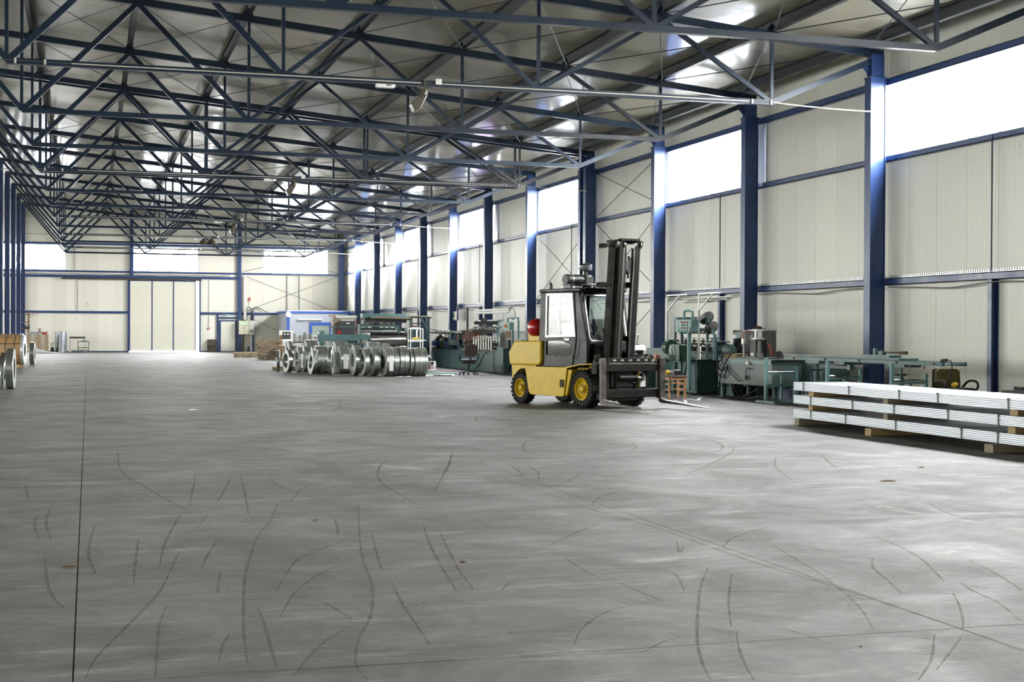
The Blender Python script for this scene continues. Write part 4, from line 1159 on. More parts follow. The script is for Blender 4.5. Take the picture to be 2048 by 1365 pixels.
# boxes behind the press
T = Th('sheet_metal_hopper', 'square grey sheet metal hopper behind the press', 'hopper', (15.2, 30.8, 0))
T.p('shell', T.g().box(14.95, 15.5, 30.32, 31.25, .91, 1.52), mat('brushed_sheet', (.28, .28, .28), .38, .8, noise=.5, nscale=3, stretch=(3, 3, .6), rvar=.12), None, .01)
T.p('rim', T.g().box(14.94, 15.51, 30.31, 31.26, 1.515, 1.535), ALU)
T.p('stand', T.g().box(15.0, 15.45, 30.4, 31.2, 0, .91), TEALD)
T = Th('filter_canister', 'clear topped filter canister beside the grey hopper', 'canister', (14.78, 30.95, 0))
T.p('clear_bowl', T.g().cyl((14.80, 30.95, 1.34), (14.80, 30.95, 1.50), .105, n=20), mat('milky_plastic', (.65, .72, .76), .15, spec=.8), 40)
T.p('brown_lid', T.g().cyl((14.80, 30.95, 1.50), (14.80, 30.95, 1.53), .107, n=20), mat('lid_brown', (.22, .15, .06), .6), 40)
T.p('body', T.g().cyl((14.80, 30.95, .92), (14.80, 30.95, 1.34), .10, n=20).box(14.72, 14.88, 30.87, 31.03, 0, .92), GREASE, 40)
T = Sub(RF, 'cross_slide')
T.p('housing', T.g().lathe((14.30, 30.42, 1.06), (-1, -.4, 0), [(.12, -.12), (.16, -.10), (.16, .05), (.12, .08), (.05, .09)], 20).box(14.15, 14.5, 30.25, 30.75, .82, 1.0), TEAL, 30)
T.p('slide', T.g().box(14.1, 14.4, 30.72, 30.80, .82, 1.26).box(14.0, 14.45, 30.62, 31.0, 1.24, 1.27), TEALD)
T.p('base', T.g().box(14.38, 14.62, 30.28, 31.1, .0, .82), TEALD)
T.p('screw', T.g().cyl((13.9, 31.05, .84), (13.9, 31.05, 1.14), .02, n=8).cyl((13.85, 30.95, 1.0), (13.85, 30.4, 1.0), .018, n=8), STEEL, 40)
T = Th('rag_bundle', 'dark red cap and rags on the press against the blue column', 'rags', (15.2, 30.5, 1.536))
T.p('cap', T.g().sphere((15.15, 30.55, 1.585), .09, 12, 7, (1, 1.3, .55)).box(15.08, 15.22, 30.36, 30.46, 1.56, 1.575), mat('dark_red_cloth', (.13, .012, .012), .8), 60)
T.p('board', T.g().box(15.0, 15.4, 30.34, 30.8, 1.536, 1.545), ALU)

# ---------------------------------------------------------------- run-out table and trestles
T = Th('run_out_table', 'long green run-out table on screw jack legs', 'table', (14.25, 24.0, 0))
RT_ = T
T.p('front_beam', T.g().box(13.98, 14.04, 21.24, 27.0, .925, .99), TEAL)
T.p('rear_beam', T.g().box(14.42, 14.48, 21.24, 27.0, .925, .99), TEAL)
T.p('bed', T.g().box(14.10, 14.40, 22.6, 27.0, .995, 1.03).box(14.04, 14.42, 21.3, 26.9, .94, .955), TEAL)
T.p('front_lip', T.g().box(13.99, 14.03, 22.6, 27.03, 1.0, 1.035), TEAL)
for y in (26.6, 25.3, 24.0, 22.7, 21.5): T.p('stop_block', T.g().box(13.955, 13.98, y - .05, y + .05, .94, .98), DSTEEL)
for y in (26.0, 22.86):
    T.p('jack_leg', T.g().cyl((14.2, y, .02), (14.2, y, .70), .055, n=12).cyl((14.2, y, .70), (14.2, y, .93), .025, n=10).cyl((14.2, y, 0), (14.2, y, .02), .16, n=16).box(14.05, 14.4, y - .35, y + .2, .87, .925), TEAL, 40)
    T.p('jack_handle', T.g().cyl((14.2, y - .15, .72), (14.2, y + .15, .72), .012, n=6).cyl((14.06, y, .73), (14.34, y, .73), .012, n=6), DSTEEL)
T.p('stop_slide', T.g().box(14.1, 14.35, 23.1, 24.1, 1.035, 1.075).box(14.2, 14.28, 23.5, 23.75, 1.075, 1.15).box(14.16, 14.22, 23.70, 23.76, 1.035, 1.20), TEAL)
T.p('stop_spindle', T.g().cyl((14.24, 23.5, 1.13), (14.24, 22.75, 1.13), .018, n=8).cyl((14.24, 22.95, 1.13), (14.24, 22.75, 1.13), .035, n=8), mat('brown_steel', (.12, .08, .05), .5, .5))
for y in (22.25, 21.8): T.p('ring_bolt', T.g().lathe((14.0, y, .90), (1, 0, 0), [(.025, -.005), (.035, -.005), (.035, .005), (.025, .005)], 12, closed=True), DSTEEL)
T.p('support_post', T.g().box(14.15, 14.25, 24.6, 24.7, .76, .925).box(14.0, 14.4, 24.55, 24.75, .87, .925), TEAL)
T.p('cross_pipe', T.g().cyl((14.3, 26.0, .80), (14.3, 24.6, .80), .03, n=8), mat('pale_pipe', (.35, .36, .36), .4))
T.p('air_line', T.g().tube([(14.0, 25.9, .75), (13.98, 25.75, .5), (14.05, 25.5, .40), (14.1, 25.2, .46), (14.1, 24.9, .42)], .010, 5, 5).tube([(14.3, 23.4, .90), (14.4, 23.6, .6), (14.5, 23.8, .3)], .010, 5, 5), mat('blue_hose', (.02, .08, .22), .4), 60)
T = Sub(RT_, 'sensor_head')
T.p('body', T.g().cyl((14.05, 21.34, 1.02), (14.05, 21.20, 1.03), .028, n=10).cyl((14.05, 21.38, .995), (14.05, 21.32, 1.0), .02, n=8), CABLE, 40)
T.p('cable', T.g().tube([(14.05, 21.2, 1.03), (14.05, 21.08, 1.02), (14.05, 21.04, .92), (14.06, 21.1, .75), (14.08, 21.35, .5), (14.1, 21.5, .3)], .012, 6, 5), CABLE, 60)
def trestle(y, label, x0=13.67, x1=14.38):
    t = Th('roller_trestle', label, 'trestle', (x0, y, 0), 'roller trestles beside the run-out table')
    t.p('tall_post', t.g().box(x0 - .03, x0 + .03, y - .03, y + .03, .05, .955), TEALL)
    t.p('short_post', t.g().box(x1 - .025, x1 + .025, y - .025, y + .025, .05, .765), TEALL)
    t.p('middle_post', t.g().box(14.01, 14.06, y - .025, y + .025, .05, .60), TEALL)
    t.p('top_rail', t.g().box(x0 + .03, x1 - .025, y - .03, y + .03, .585, .62), TEALL)
    t.p('roller', t.g().cyl((x0 + .04, y, .648), (x1 - .03, y, .648), .020, n=12), STEEL, 40)
    t.p('mid_rail', t.g().box(x0 + .03, x1 - .025, y - .02, y + .02, .335, .40), TEALL)
    t.p('foot', t.g().box(x0 - .03, x0 + .03, y - .42, y + .42, 0, .045), TEALL)
    t.p('foot', t.g().box(x1 - .03, x1 + .03, y - .32, y + .32, 0, .045), TEALL)
    t.p('foot_rail', t.g().box(x0 + .03, x1 - .03, y - .025, y + .025, .0, .055), TEALL)
trestle(27.2, 'nearest to the press of the three roller trestles, wholly visible')
trestle(24.6, 'middle roller trestle, half hidden by the profile bundles')
trestle(22.3, 'rightmost roller trestle, half hidden by the profile bundles', 13.67, 14.36)
T = Th('oil_tank', 'low dark machine body behind the first roller trestle', 'machine', (14.9, 26.8, 0))
T.p('body', T.g().box(14.55, 15.2, 26.4, 27.3, .05, .82), TEALD, None, .02)
T.p('hoses', T.g().tube([(14.5, 27.2, .5), (14.3, 27.0, .2), (14.2, 26.6, .05), (14.4, 26.3, .25)], .015, 6, 5).tube([(14.5, 27.0, .4), (14.35, 26.8, .1), (14.5, 26.4, .03)], .015, 6, 5), CABLE, 60)
T = Th('blue_crate', 'low dark blue crate on the floor beneath the press', 'crate', (15.75, 28.4, 0))
T.p('body', T.g().box(14.95, 15.5, 28.3, 29.2, .0, .03).box(14.95, 14.97, 28.3, 29.2, .03, .26).box(15.48, 15.5, 28.3, 29.2, .03, .26).box(14.95, 15.5, 28.3, 28.32, .03, .26).box(14.95, 15.5, 29.18, 29.2, .03, .26), BLUEM)
# olive office chair between stack and wall
T = Th('office_chair', 'low olive and brown swivel chair seen above the profile bundles', 'chair', (15.15, 22.6, 0))
T.p('backrest', T.g().prism([(-.27, .50), (.27, .50), (.25, .80), (.18, .835), (-.18, .835), (-.26, .80)], 'y', .20, .27, lambda v: v + Vector((15.15, 22.6, 0))), OLIVE, 40, .02)
T.p('back_shell', T.g().prism([(-.29, .46), (.29, .46), (.285, .68), (-.20, .84), (-.285, .82)], 'y', .27, .30, lambda v: v + Vector((15.15, 22.6, 0))), mat('brown_shell', (.035, .022, .014), .5), 40, .01)
T.p('seat', T.g().box(14.9, 15.4, 22.32, 22.82, .42, .50), mat('brown_shell', (.035, .022, .014), .5), 40, .03)
for s in (-1, 1): T.p('armrest', T.g().tube([(15.15 + s * .27, 22.80, .46), (15.15 + s * .33, 22.72, .58), (15.15 + s * .33, 22.60, .62), (15.15 + s * .33, 22.42, .61), (15.15 + s * .33, 22.36, .52), (15.15 + s * .25, 22.36, .44)], .022, 8, 5), CABLE, 60)
T.p('gas_column', T.g().cyl((15.15, 22.6, .10), (15.15, 22.6, .42), .03, n=10), CABLE)
g = T.g()
for i in range(5):
    q = 2 * math.pi * i / 5 + .3; e = (15.15 + .28 * math.cos(q), 22.6 + .28 * math.sin(q), .06)
    g.beam((15.15, 22.6, .11), e, .04, .03).cyl((e[0] - .02, e[1], .028), (e[0] + .02, e[1], .028), .028, n=8)
T.p('star_base', g, CABLE)
T = Th('hearing_protector', 'yellow ear cup lying on the olive chair', 'ear defender', (15.0, 22.45, .50))
T.p('ear_cup', T.g().sphere((15.02, 22.40, .555), .055, 14, 8, (1.3, .8, .9)), YPL, 60)
T.p('pad', T.g().sphere((15.10, 22.42, .545), .045, 12, 8, (.7, .8, .9)), GREASE, 60)
T = Th('dark_pump_unit', 'dark pump unit with grey motor barrel on the floor at the right edge', 'machine', (15.3, 19.9, 0))
T.p('skid', T.g().box(15.0, 15.7, 19.0, 21.0, .30, .52).box(15.05, 15.12, 19.1, 19.2, 0, .3).box(15.05, 15.12, 20.8, 20.9, 0, .3).box(15.6, 15.67, 19.1, 19.2, 0, .3).box(15.6, 15.67, 20.8, 20.9, 0, .3), GREASE)
T.p('barrel', T.g().cyl((15.2, 19.9, .60), (15.2, 19.2, .60), .075, n=14), GREASE, 40)
T.p('coupling', T.g().cyl((15.2, 20.15, .60), (15.2, 19.9, .60), .05, n=12).box(15.1, 15.3, 20.1, 20.3, .52, .66).cyl((15.2, 20.9, .56), (15.2, 20.3, .56), .03, n=10), DSTEEL, 40)

# wooden stool with ear defenders
T = Th('wooden_stool', 'small honey coloured wooden stool with patterned seat beside the fork', 'stool', (12.62, 29.68, 0))
for x, y in ((12.46, 29.90), (12.80, 29.82), (12.44, 29.48), (12.78, 29.40)): T.p('leg', T.g().prism([(x - .02, y - .02), (x + .02, y - .02), (x + .02, y + .02), (x - .02, y + .02)], 'z', 0, .46), WOOD)
T.p('seat_cushion', T.g().box(12.40, 12.84, 29.36, 29.94, .47, .515), mat('speckled_fabric', (.18, .13, .11), .85, noise=.7, nscale=60), 40, .02)
T.p('apron', T.g().box(12.44, 12.80, 29.39, 29.41, .41, .465).box(12.44, 12.80, 29.88, 29.90, .41, .465).box(12.44, 12.46, 29.4, 29.9, .41, .465).box(12.78, 12.80, 29.4, 29.9, .41, .465), WOOD)
for z in (.17, .30): T.p('stretcher', T.g().box(12.435, 12.455, 29.5, 29.9, z, z + .03).box(12.46, 12.80, 29.40, 29.42, z + .03, z + .06).box(12.77, 12.79, 29.42, 29.82, z, z + .03), WOOD)
T = Th('ear_defenders', 'yellow and black ear defenders on the wooden stool', 'ear defender', (12.55, 29.7, .515))
T.p('ear_cup', T.g().sphere((12.50, 29.72, .575), .058, 14, 8, (.9, 1.25, .95)), YPL, 60)
T.p('cushion', T.g().sphere((12.58, 29.66, .57), .05, 12, 8, (.8, .9, 1)), GREASE, 60)
T.p('visor', T.g().prism([(29.35, .53), (29.62, .55), (29.60, .62), (29.50, .60), (29.38, .65), (29.33, .62)], 'x', 12.50, 12.66), GREASE, 40, .01)
T.p('button_dot', T.g().cyl((12.448, 29.72, .575), (12.444, 29.72, .575), .012, n=8), GREASE)
# profile offcuts on the floor by the forks
for i, (x, y, a, l_, lb) in enumerate(((11.95, 27.75, 75, 1.5, 'longest thin offcut on the floor beyond the far fork'), (12.05, 27.7, 68, 1.2, 'pale offcut lying crosswise among the floor offcuts'), (12.15, 27.5, 82, .9, 'short dark ended offcut nearest the stool'), (12.28, 27.45, 60, .8, 'crooked offcut at the right end of the floor offcuts'), (11.85, 28.3, 80, 1.3, 'offcut lying under the far fork'))):
    t = thing('steel_offcut', lb, 'offcut', (x, y, (0, .027, .054, .081, 0)[i]), R(a - 90), 'offcuts by the forks')
    part('channel', G().box(-.03, .03, -l_ / 2, l_ / 2, .002, .006).box(-.03, -.027, -l_ / 2, l_ / 2, .006, .025).box(.027, .03, -l_ / 2, l_ / 2, .006, .025), GALV, t)

# small workbench machine seen behind the mast
T = Th('cut_off_unit', 'dark cut-off unit with grey lever behind the forklift carriage', 'machine', (13.4, 33.9, 0))
T.p('body', T.g().box(13.1, 13.7, 33.3, 34.6, .0, .78), TEALD, None, .02)
T.p('head', T.g().lathe((13.35, 33.9, .98), (0, -1, 0), [(.10, 0), (.2, .02), (.2, .1), (.1, .12)], 20).box(13.2, 13.6, 33.5, 34.3, .78, .92), DSTEEL, 40)
T.p('lever', T.g().cyl((13.3, 33.75, 1.0), (13.3, 33.55, 1.42), .022, n=8), ALU)
T.p('guard', T.g().prism([(33.5, 1.02), (34.25, 1.02), (34.1, 1.16), (33.6, 1.14)], 'x', 13.2, 13.5), ALU)
T.p('spindles', T.g().cyl((13.3, 33.5, .86), (13.3, 32.6, .86), .03, n=8).cyl((13.3, 33.1, .86), (13.3, 33.0, .86), .06, n=10).cyl((13.3, 32.8, .86), (13.3, 32.7, .06 + .8), .06, n=10), DSTEEL, 40)
T = Th('cable_reel', 'small wooden reel on the machine behind the fork', 'reel', (13.2, 31.95, .80))
T.p('disc', T.g().lathe((13.1, 31.96, .88), (1, 0, -.1), [(.02, 0), (.09, 0), (.09, .02), (.05, .025), (.05, .08), (.09, .085), (.09, .10), (.02, .10)], 18), mat('pink_wood', (.36, .20, .13), .7), 40)
T.p('shelf', T.g().box(13.02, 13.42, 31.8, 32.3, .76, .79).box(13.15, 13.2, 31.95, 32.0, 0, .76), DSTEEL)

# ---------------------------------------------------------------- far roll former line
T = Th('long_roll_former', 'long green roll forming line left of the forklift', 'machine', (14.3, 51.5, 0))
LRF = T
for y0, y1 in ((55.2, 58.2), (51.0, 55.15), (48.65, 50.95), (47.75, 48.60)):
    T.p('cabinet', T.g().box(13.82, 14.75, y0, y1, .0, .72), TEALD if y0 > 51 else TEAL, None, .01)
T.p('cabinet_door', T.g().box(13.805, 13.82, 48.75, 50.8, .06, .68), TEAL, None, .004)
T.p('top_plate', T.g().box(13.76, 14.8, 47.7, 58.2, .72, .75), DSTEEL)
T.p('isolator', T.g().box(13.79, 13.805, 49.6, 49.75, .55, .62), WHITE)
T.p('pilot_lamp', T.g().cyl((13.79, 50.1, .60), (13.80, 50.1, .60), .025, n=8), REDB)
T.p('power_cable', T.g().tube([(13.79, 49.6, .70), (13.72, 49.9, .5), (13.70, 50.3, .2), (13.66, 50.9, .03)], .02, 6, 5), CABLE, 60)
T.p('drain_hose', T.g().tube([(13.8, 58.0, .80), (13.72, 57.9, .5), (13.68, 57.3, .2), (13.6, 56.4, .04)], .02, 6, 5), mat('pale_hose', (.35, .33, .26), .6), 60)
for i in range(8):
    y = 49.4 + i * .345
    st = T.g()
    for xx in (13.92, 14.22): st.cyl((xx, y, .75), (xx, y, 1.26), .028, n=8)
    st.box(13.86, 14.28, y - .05, y + .05, 1.20, 1.235).box(13.88, 14.26, y - .05, y + .05, .75, .79).cyl((14.07, y, 1.235), (14.07, y, 1.31), .018, n=6)
    T.p('roll_stand', st, mat('ground_steel', (.50, .49, .46), .3, .8, noise=.2, nscale=8))
    T.p('forming_roll', T.g().lathe((13.96, y, 1.02), (1, 0, 0), [(.03, 0), (.09, .03), (.11, .1), (.09, .17), (.03, .2)], 12).lathe((13.96, y, .88), (1, 0, 0), [(.03, 0), (.09, .03), (.07, .1), (.09, .17), (.03, .2)], 12), DSTEEL, 40)
T.p('guide_bars', T.g().cyl((13.9, 53.2, 1.09), (13.9, 48.6, 1.09), .018, n=6).cyl((13.9, 53.2, .91), (13.9, 48.6, .91), .018, n=6), STEEL)
for i in range(9): T.p('guide_collar', T.g().cyl((13.9, 53.1 - i * .16, .91 + .18 * (i % 2)), (13.9, 53.03 - i * .16, .91 + .18 * (i % 2)), .04, n=8), DSTEEL)
# straightener rolls above
T = Sub(LRF, 'straightening_head')
T.p('upright', T.g().box(14.30, 14.36, 51.6, 51.75, .752, 1.80).box(14.30, 14.36, 49.9, 50.05, .752, 1.80).box(14.30, 14.36, 50.05, 51.6, 1.38, 1.44), TEALL)
T.p('upper_shaft', T.g().cyl((14.2, 52.4, 1.83), (14.2, 49.1, 1.83), .035, n=8).box(14.15, 14.3, 49.1, 52.3, 1.86, 1.89), TEALL)
T.p('lower_shaft', T.g().cyl((14.15, 52.5, 1.58), (14.15, 49.1, 1.58), .035, n=8).box(14.1, 14.3, 49.1, 52.4, 1.61, 1.64), TEALL)
for i in range(9):
    y = 52.1 - i * .35
    T.p('straightening_roll', T.g().cyl((14.08, y, 1.80), (14.02, y - .16, 1.84 if i in (3, 4) else 1.77), .075 if i not in (3, 4) else .11, n=12), DSTEEL, 40)
    T.p('straightening_roll', T.g().cyl((14.02, y, 1.56), (13.95, y - .17, 1.46), .085 if i not in (3, 4) else .14, n=12), mat('ground_steel', (.5, .49, .46), .3, .8), 40)
T = Th('fluorescent_lamp', 'twin fluorescent lamp hanging over the straightening rollers', 'lamp', (14.0, 49.6, 2.2))
for zz in (2.225, 2.13):
    T.p('housing', T.g().box(13.96, 14.04, 47.4, 51.9, zz + .01, zz + .045), WHITE)
    T.p('tube', T.g().cyl((14.0, 51.85, zz - .01), (14.0, 47.45, zz - .01), .024, n=8), TUBEG, 40)
T.p('hanger', T.g().cyl((14.05, 51.0, 1.9), (14.05, 51.0, 2.24), .015, n=6).cyl((14.05, 48.6, 1.9), (14.05, 48.6, 2.24), .015, n=6), ALU)
T.p('lamp_cable', T.g().tube([(14.0, 47.4, 2.2), (14.0, 47.1, 2.30), (14.0, 46.8, 2.2), (14.0, 46.7, 2.0), (14.0, 46.9, 1.88), (14.0, 47.3, 1.95)], .015, 6, 5), CABLE, 60)
T = Th('small_control_box', 'small green box with red stop button on yellow, on a bent pipe handle', 'control box', (13.72, 46.6, 0))
T.p('box', T.g().box(13.64, 13.80, 46.17, 47.0, 1.50, 1.77), TEALL, None, .01)
T.p('yellow_plate', T.g().box(13.628, 13.64, 46.45, 46.72, 1.58, 1.72), YPL)
T.p('stop_button', T.g().cyl((13.59, 46.585, 1.65), (13.628, 46.585, 1.65), .055, n=12), REDB, 40)
T.p('pipe_handle', T.g().tube([(13.75, 46.72, 1.77), (13.75, 46.72, 1.90), (13.75, 46.60, 1.93), (13.75, 45.65, 1.93), (13.75, 45.50, 1.88), (13.75, 45.50, 1.5), (13.75, 45.5, 1.2)], .035, 8, 4), TEALL, 60)
T.p('pedestal', T.g().box(13.62, 13.9, 46.85, 47.65, .30, .87).box(13.6, 13.95, 46.8, 47.7, .87, .90).cyl((13.75, 47.2, 0), (13.75, 47.2, .3), .05, n=10).box(13.6, 13.9, 46.9, 47.5, 0, .02).box(13.72, 13.78, 46.1, 46.16, 0, 1.5), TEAL, None, .005)
T = Th('pale_crate', 'pale grey crate with torn brown corner beside the forklift gas bottle', 'crate', (14.2, 46.5, 0))
T.p('shell', T.g().box(13.95, 14.6, 45.3, 47.6, 1.17, 1.48), mat('pale_grey_sheet', (.36, .37, .34), .6, noise=.1, nscale=2), None, .01)
T.p('torn_patch', T.g().box(13.935, 13.95, 47.0, 47.6, 1.22, 1.48), mat('torn_brown', (.22, .14, .06), .8, noise=.6, nscale=12))
T.p('legs', T.g().box(14.0, 14.08, 45.4, 45.48, 0, 1.17).box(14.5, 14.58, 45.4, 45.48, 0, 1.17).box(14.0, 14.08, 47.5, 47.58, 0, 1.17).box(14.5, 14.58, 47.5, 47.58, 0, 1.17), TEALD)
# blue motors and hydraulics on the line
T = Sub(LRF, 'blue_motor')
T.p('stator', T.g().lathe((14.1, 57.9, 1.0), (0, -1, 0), [(.1, -.3), (.24, -.27), (.26, -.2), (.26, .2), (.24, .27), (.1, .3)], 20), GREASE, 40)
T.p('terminal_box', T.g().box(13.78, 13.95, 57.6, 58.15, .83, 1.04), BLUEM, None, .01)
T.p('feet', T.g().box(13.85, 14.3, 57.65, 58.15, .75, .80), GREASE)
T = Sub(LRF, 'hydraulic_pump')
T.p('pump_body', T.g().lathe((14.1, 57.3, .98), (0, -1, 0), [(.1, 0), (.22, .02), (.24, .4), (.2, .7), (.1, .75)], 16), GREASE, 40)
T.p('blue_pump', T.g().box(13.9, 14.3, 55.7, 56.4, .75, 1.02).cyl((14.1, 56.1, 1.02), (14.1, 56.1, 1.25), .09, n=10), BLUEM, 40)
T.p('vice', T.g().box(13.85, 14.3, 54.7, 55.5, .9, 1.12).cyl((13.9, 54.8, 1.12), (13.9, 54.4, 1.38), .04, n=8).cyl((13.9, 55.3, 1.12), (13.9, 55.5, 1.35), .04, n=8), TEALG, 40)
T.p('arm', T.g().box(13.8, 13.95, 54.8, 56.8, .80, .86).beam((13.9, 56.7, .70), (13.9, 56.2, .95), .05, .05), GREASE)
T.p('hoses', T.g().tube([(14.1, 57.0, 1.2), (14.0, 56.6, 1.4), (14.0, 56.2, 1.25), (14.1, 56.0, 1.3)], .022, 6, 5).tube([(14.1, 60.8, 1.7), (14.0, 59.5, 1.55), (14.0, 58.0, 1.45), (14.0, 57.0, 1.15)], .018, 6, 5), CABLE, 60)
T = Sub(LRF, 'drive_shaft')
T.p('tube', T.g().cyl((14.15, 60.0, 1.43), (14.15, 54.3, 1.38), .075, n=14), GREASE, 40)
T.p('green_tape', T.g().cyl((14.15, 56.5, 1.425), (14.15, 56.2, 1.42), .079, n=14), GRNB, 40)
T.p('trestle', T.g().box(14.1, 14.2, 58.05, 58.15, .75, 1.36).box(14.1, 14.2, 54.7, 54.8, .75, 1.31), TEALD)
T = Th('rust_red_box', 'rust red steel box with scraps on its lid', 'steel box', (14.95, 55.6, 0))
T.p('shell', T.g().box(14.65, 15.2, 54.5, 57.5, .95, 1.44), RUST, None, .01)
T.p('lid', T.g().box(14.62, 15.23, 54.46, 57.54, 1.44, 1.46), RUST)
T.p('stand', T.g().box(14.7, 15.15, 54.6, 57.4, .76, .95), GREASE)
T.p('scraps', T.g().box(14.75, 15.1, 56.6, 57.3, 1.46, 1.50).box(14.8, 15.1, 55.1, 55.8, 1.46, 1.56).cyl((14.8, 56.4, 1.49), (14.9, 55.6, 1.52), .03, n=6), TIMB2)
# sign arm and wall bits
T = Th('hanging_sign', 'small white exit sign on a blue bracket on the right wall', 'sign', (16.0, 63.0, 2.0))
T.p('board', T.g().box(15.96, 15.99, 62.4, 63.6, 1.98, 2.34), WHITE)
T.p('bracket', T.g().box(15.94, 16.0, 62.3, 62.4, 1.93, 2.5).box(15.94, 16.0, 63.6, 63.7, 1.93, 2.5).box(15.94, 16.0, 62.3, 63.7, 1.93, 1.98), BLUE)
T.p('symbol', T.g().box(15.953, 15.96, 62.9, 63.15, 2.06, 2.28).box(15.953, 15.96, 62.8, 63.25, 2.14, 2.18), GRNB)
T = Th('drain_pipe', 'dark vertical conduit between the second wall bays', 'pipe', (16.2, 61.0, 0))
T.p('pipe', T.g().cyl((16.08, 61.0, .0), (16.08, 61.0, 2.49), .05, n=8), BLUED)

# ---------------------------------------------------------------- slitting line
YS = 57.5
T = Th('slitting_line', 'green slitting line with large bare steel drum under a hood', 'machine', (12.0, YS, 0))
T.p('steel_drum', T.g().lathe((11.00, YS, 1.08), (1, 0, 0), [(.12, -.01), (.30, 0), (.335, .02), (.335, 1.50), (.30, 1.52), (.12, 1.53)], 32), mat('mirror_drum', (.42, .42, .41), .18, 1., noise=.3, nscale=3, stretch=(.4, 3, 3), rvar=.06), 30)
T.p('drum_end', T.g().lathe((12.48, YS, 1.08), (1, 0, 0), [(.05, 0), (.34, .01), (.34, .06), (.12, .07), (.12, .16), (.05, .17)], 24), GREASE, 40)
T.p('pinch_roller', T.g().cyl((10.66, YS - .1, 1.44), (12.2, YS - .1, 1.44), .055, n=16), STEEL, 40)
T.p('upper_beam', T.g().box(10.62, 12.15, YS - .15, YS - .03, 1.62, 1.74), TEAL, None, .01)
T.p('lower_beam', T.g().box(10.62, 12.12, YS + .1, YS + .2, 1.50, 1.58), TEAL)
T.p('end_plate', T.g().box(10.58, 10.64, YS - .2, YS + .3, .4, 1.72), TEAL)
T.p('end_plate', T.g().box(12.16, 12.24, YS - .2, YS + .3, .4, 1.70), TEAL)
g = T.g()
for i in range(6): g.cyl((10.9 + i * .24, YS, 1.58), (10.9 + i * .24, YS, 1.64), .035, n=8)
T.p('screw_jacks', g, DSTEEL, 40)
T.p('hood', T.g().prism([(YS - .35, 1.96), (YS + .4, 1.92), (YS + .55, 2.16), (YS - .1, 2.16), (YS - .35, 2.0)], 'x', 10.72, 12.55), TEAL, None, .01)
T.p('hood_lip', T.g().cyl((10.95, YS - .38, 2.0), (12.65, YS - .38, 1.96), .075, n=12), mat('bronze_pipe', (.16, .15, .11), .4, .5), 40)
T.p('hood_underside', T.g().box(10.74, 12.5, YS - .3, YS + .35, 1.78, 1.93), GREASE)
T.p('hood_cheek', T.g().prism([(10.65, 2.16), (11.05, 2.15), (11.10, 1.90), (10.92, 2.02), (10.68, 1.92)], 'y', YS - .45, YS - .40), TEAL)
T.p('hood_rod', T.g().box(10.75, 10.88, YS - .1, YS, 1.66, 1.84).box(11.85, 11.98, YS - .1, YS, 1.66, 1.84), ALU)
T.p('red_hoses', T.g().tube([(10.72, YS - .2, 1.98), (10.5, YS - .2, 1.78), (10.42, YS - .2, 1.5), (10.48, YS - .2, 1.25)], .022, 6, 5).tube([(10.8, YS - .2, 1.8), (11.3, YS - .2, 1.72), (11.9, YS - .2, 1.80), (12.1, YS - .2, 1.74)], .018, 6, 5), mat('dark_red_hose', (.16, .012, .012), .5), 60)
T.p('pedestal', T.g().box(10.72, 11.0, YS - .2, YS + .3, 0, .95), TEAL, None, .01)
T.p('pedestal_shade_plate', T.g().box(10.78, 10.94, YS - .215, YS - .2, .62, .86), mat('hollow_shade_brown', (.03, .018, .012), .9))  # thin dark plate, shade of a hollow put into its colour
T.p('pedestal', T.g().box(12.6, 13.2, YS - .3, YS + .5, 0, 1.58), TEALD, None, .01)
T.p('bright_edge', T.g().box(12.73, 12.76, YS - .33, YS - .30, .95, 1.52), TEALL)
T = Th('slitter_arm', 'long green cantilever arm reaching left from the slitting line', 'machine arm', (9.8, YS - .4, 0))
T.p('arm_beam', T.g().prism([(8.82, 1.31), (10.95, 1.29), (10.95, 1.12), (10.4, 1.05), (8.82, 1.02)], 'y', YS - .55, YS - .30), TEAL, None, .01)
T.p('arm_post', T.g().cyl((9.0, YS - .42, 0), (9.0, YS - .42, 1.02), .12, n=14).cyl((9.0, YS - .42, 1.31), (9.0, YS - .42, 1.44), .11, n=14).cyl((9.0, YS - .42, .90), (9.0, YS - .42, .93), .16, n=14).cyl((9.0, YS - .42, .97), (9.0, YS - .42, 1.0), .16, n=14), TEAL, 40)
T.p('upper_post', T.g().cyl((9.48, YS - .3, 1.31), (9.48, YS - .3, 1.62), .05, n=10).cyl((9.48, YS - .3, 1.56), (9.48, YS - .3, 1.62), .08, n=10).cyl((9.30, YS - .3, 1.60), (10.5, YS - .3, 1.60), .025, n=8), TEAL, 40)
T.p('lower_stub', T.g().box(9.42, 9.52, YS - .35, YS - .25, 0, 1.02).box(9.5, 10.6, YS - .35, YS - .25, .85, .95), TEALD)
T = Th('yellow_lamp_pole', 'grey pole with orange bands carrying a long fluorescent lamp left of the slitter hood', 'lamp', (9.55, YS + .5, 0))
T.p('pole', T.g().box(9.52, 9.59, YS + .4, YS + .47, 0, 2.12), mat('pale_grey_pole', (.42, .43, .43), .5))
T.p('orange_band', T.g().box(9.515, 9.595, YS + .395, YS + .475, 1.66, 1.70).box(9.515, 9.595, YS + .395, YS + .475, 1.85, 1.89).box(9.515, 9.595, YS + .395, YS + .475, 2.05, 2.09), mat('orange_tape', (.55, .22, .02), .5))
T.p('lamp_body', T.g().box(9.70, 10.60, YS + .4, YS + .5, 2.03, 2.07), WHITE)
T.p('tube', T.g().cyl((9.72, YS + .45, 2.0), (10.58, YS + .45, 1.99), .03, n=8), TUBEG, 40)
T.p('hanger', T.g().cyl((9.59, YS + .45, 2.05), (9.72, YS + .45, 2.05), .015, n=6), ALU)
T = Th('gate_frame', 'tall green gate frame of round top tube and two posts behind the wire rack', 'frame', (13.2, 58.6, 0))
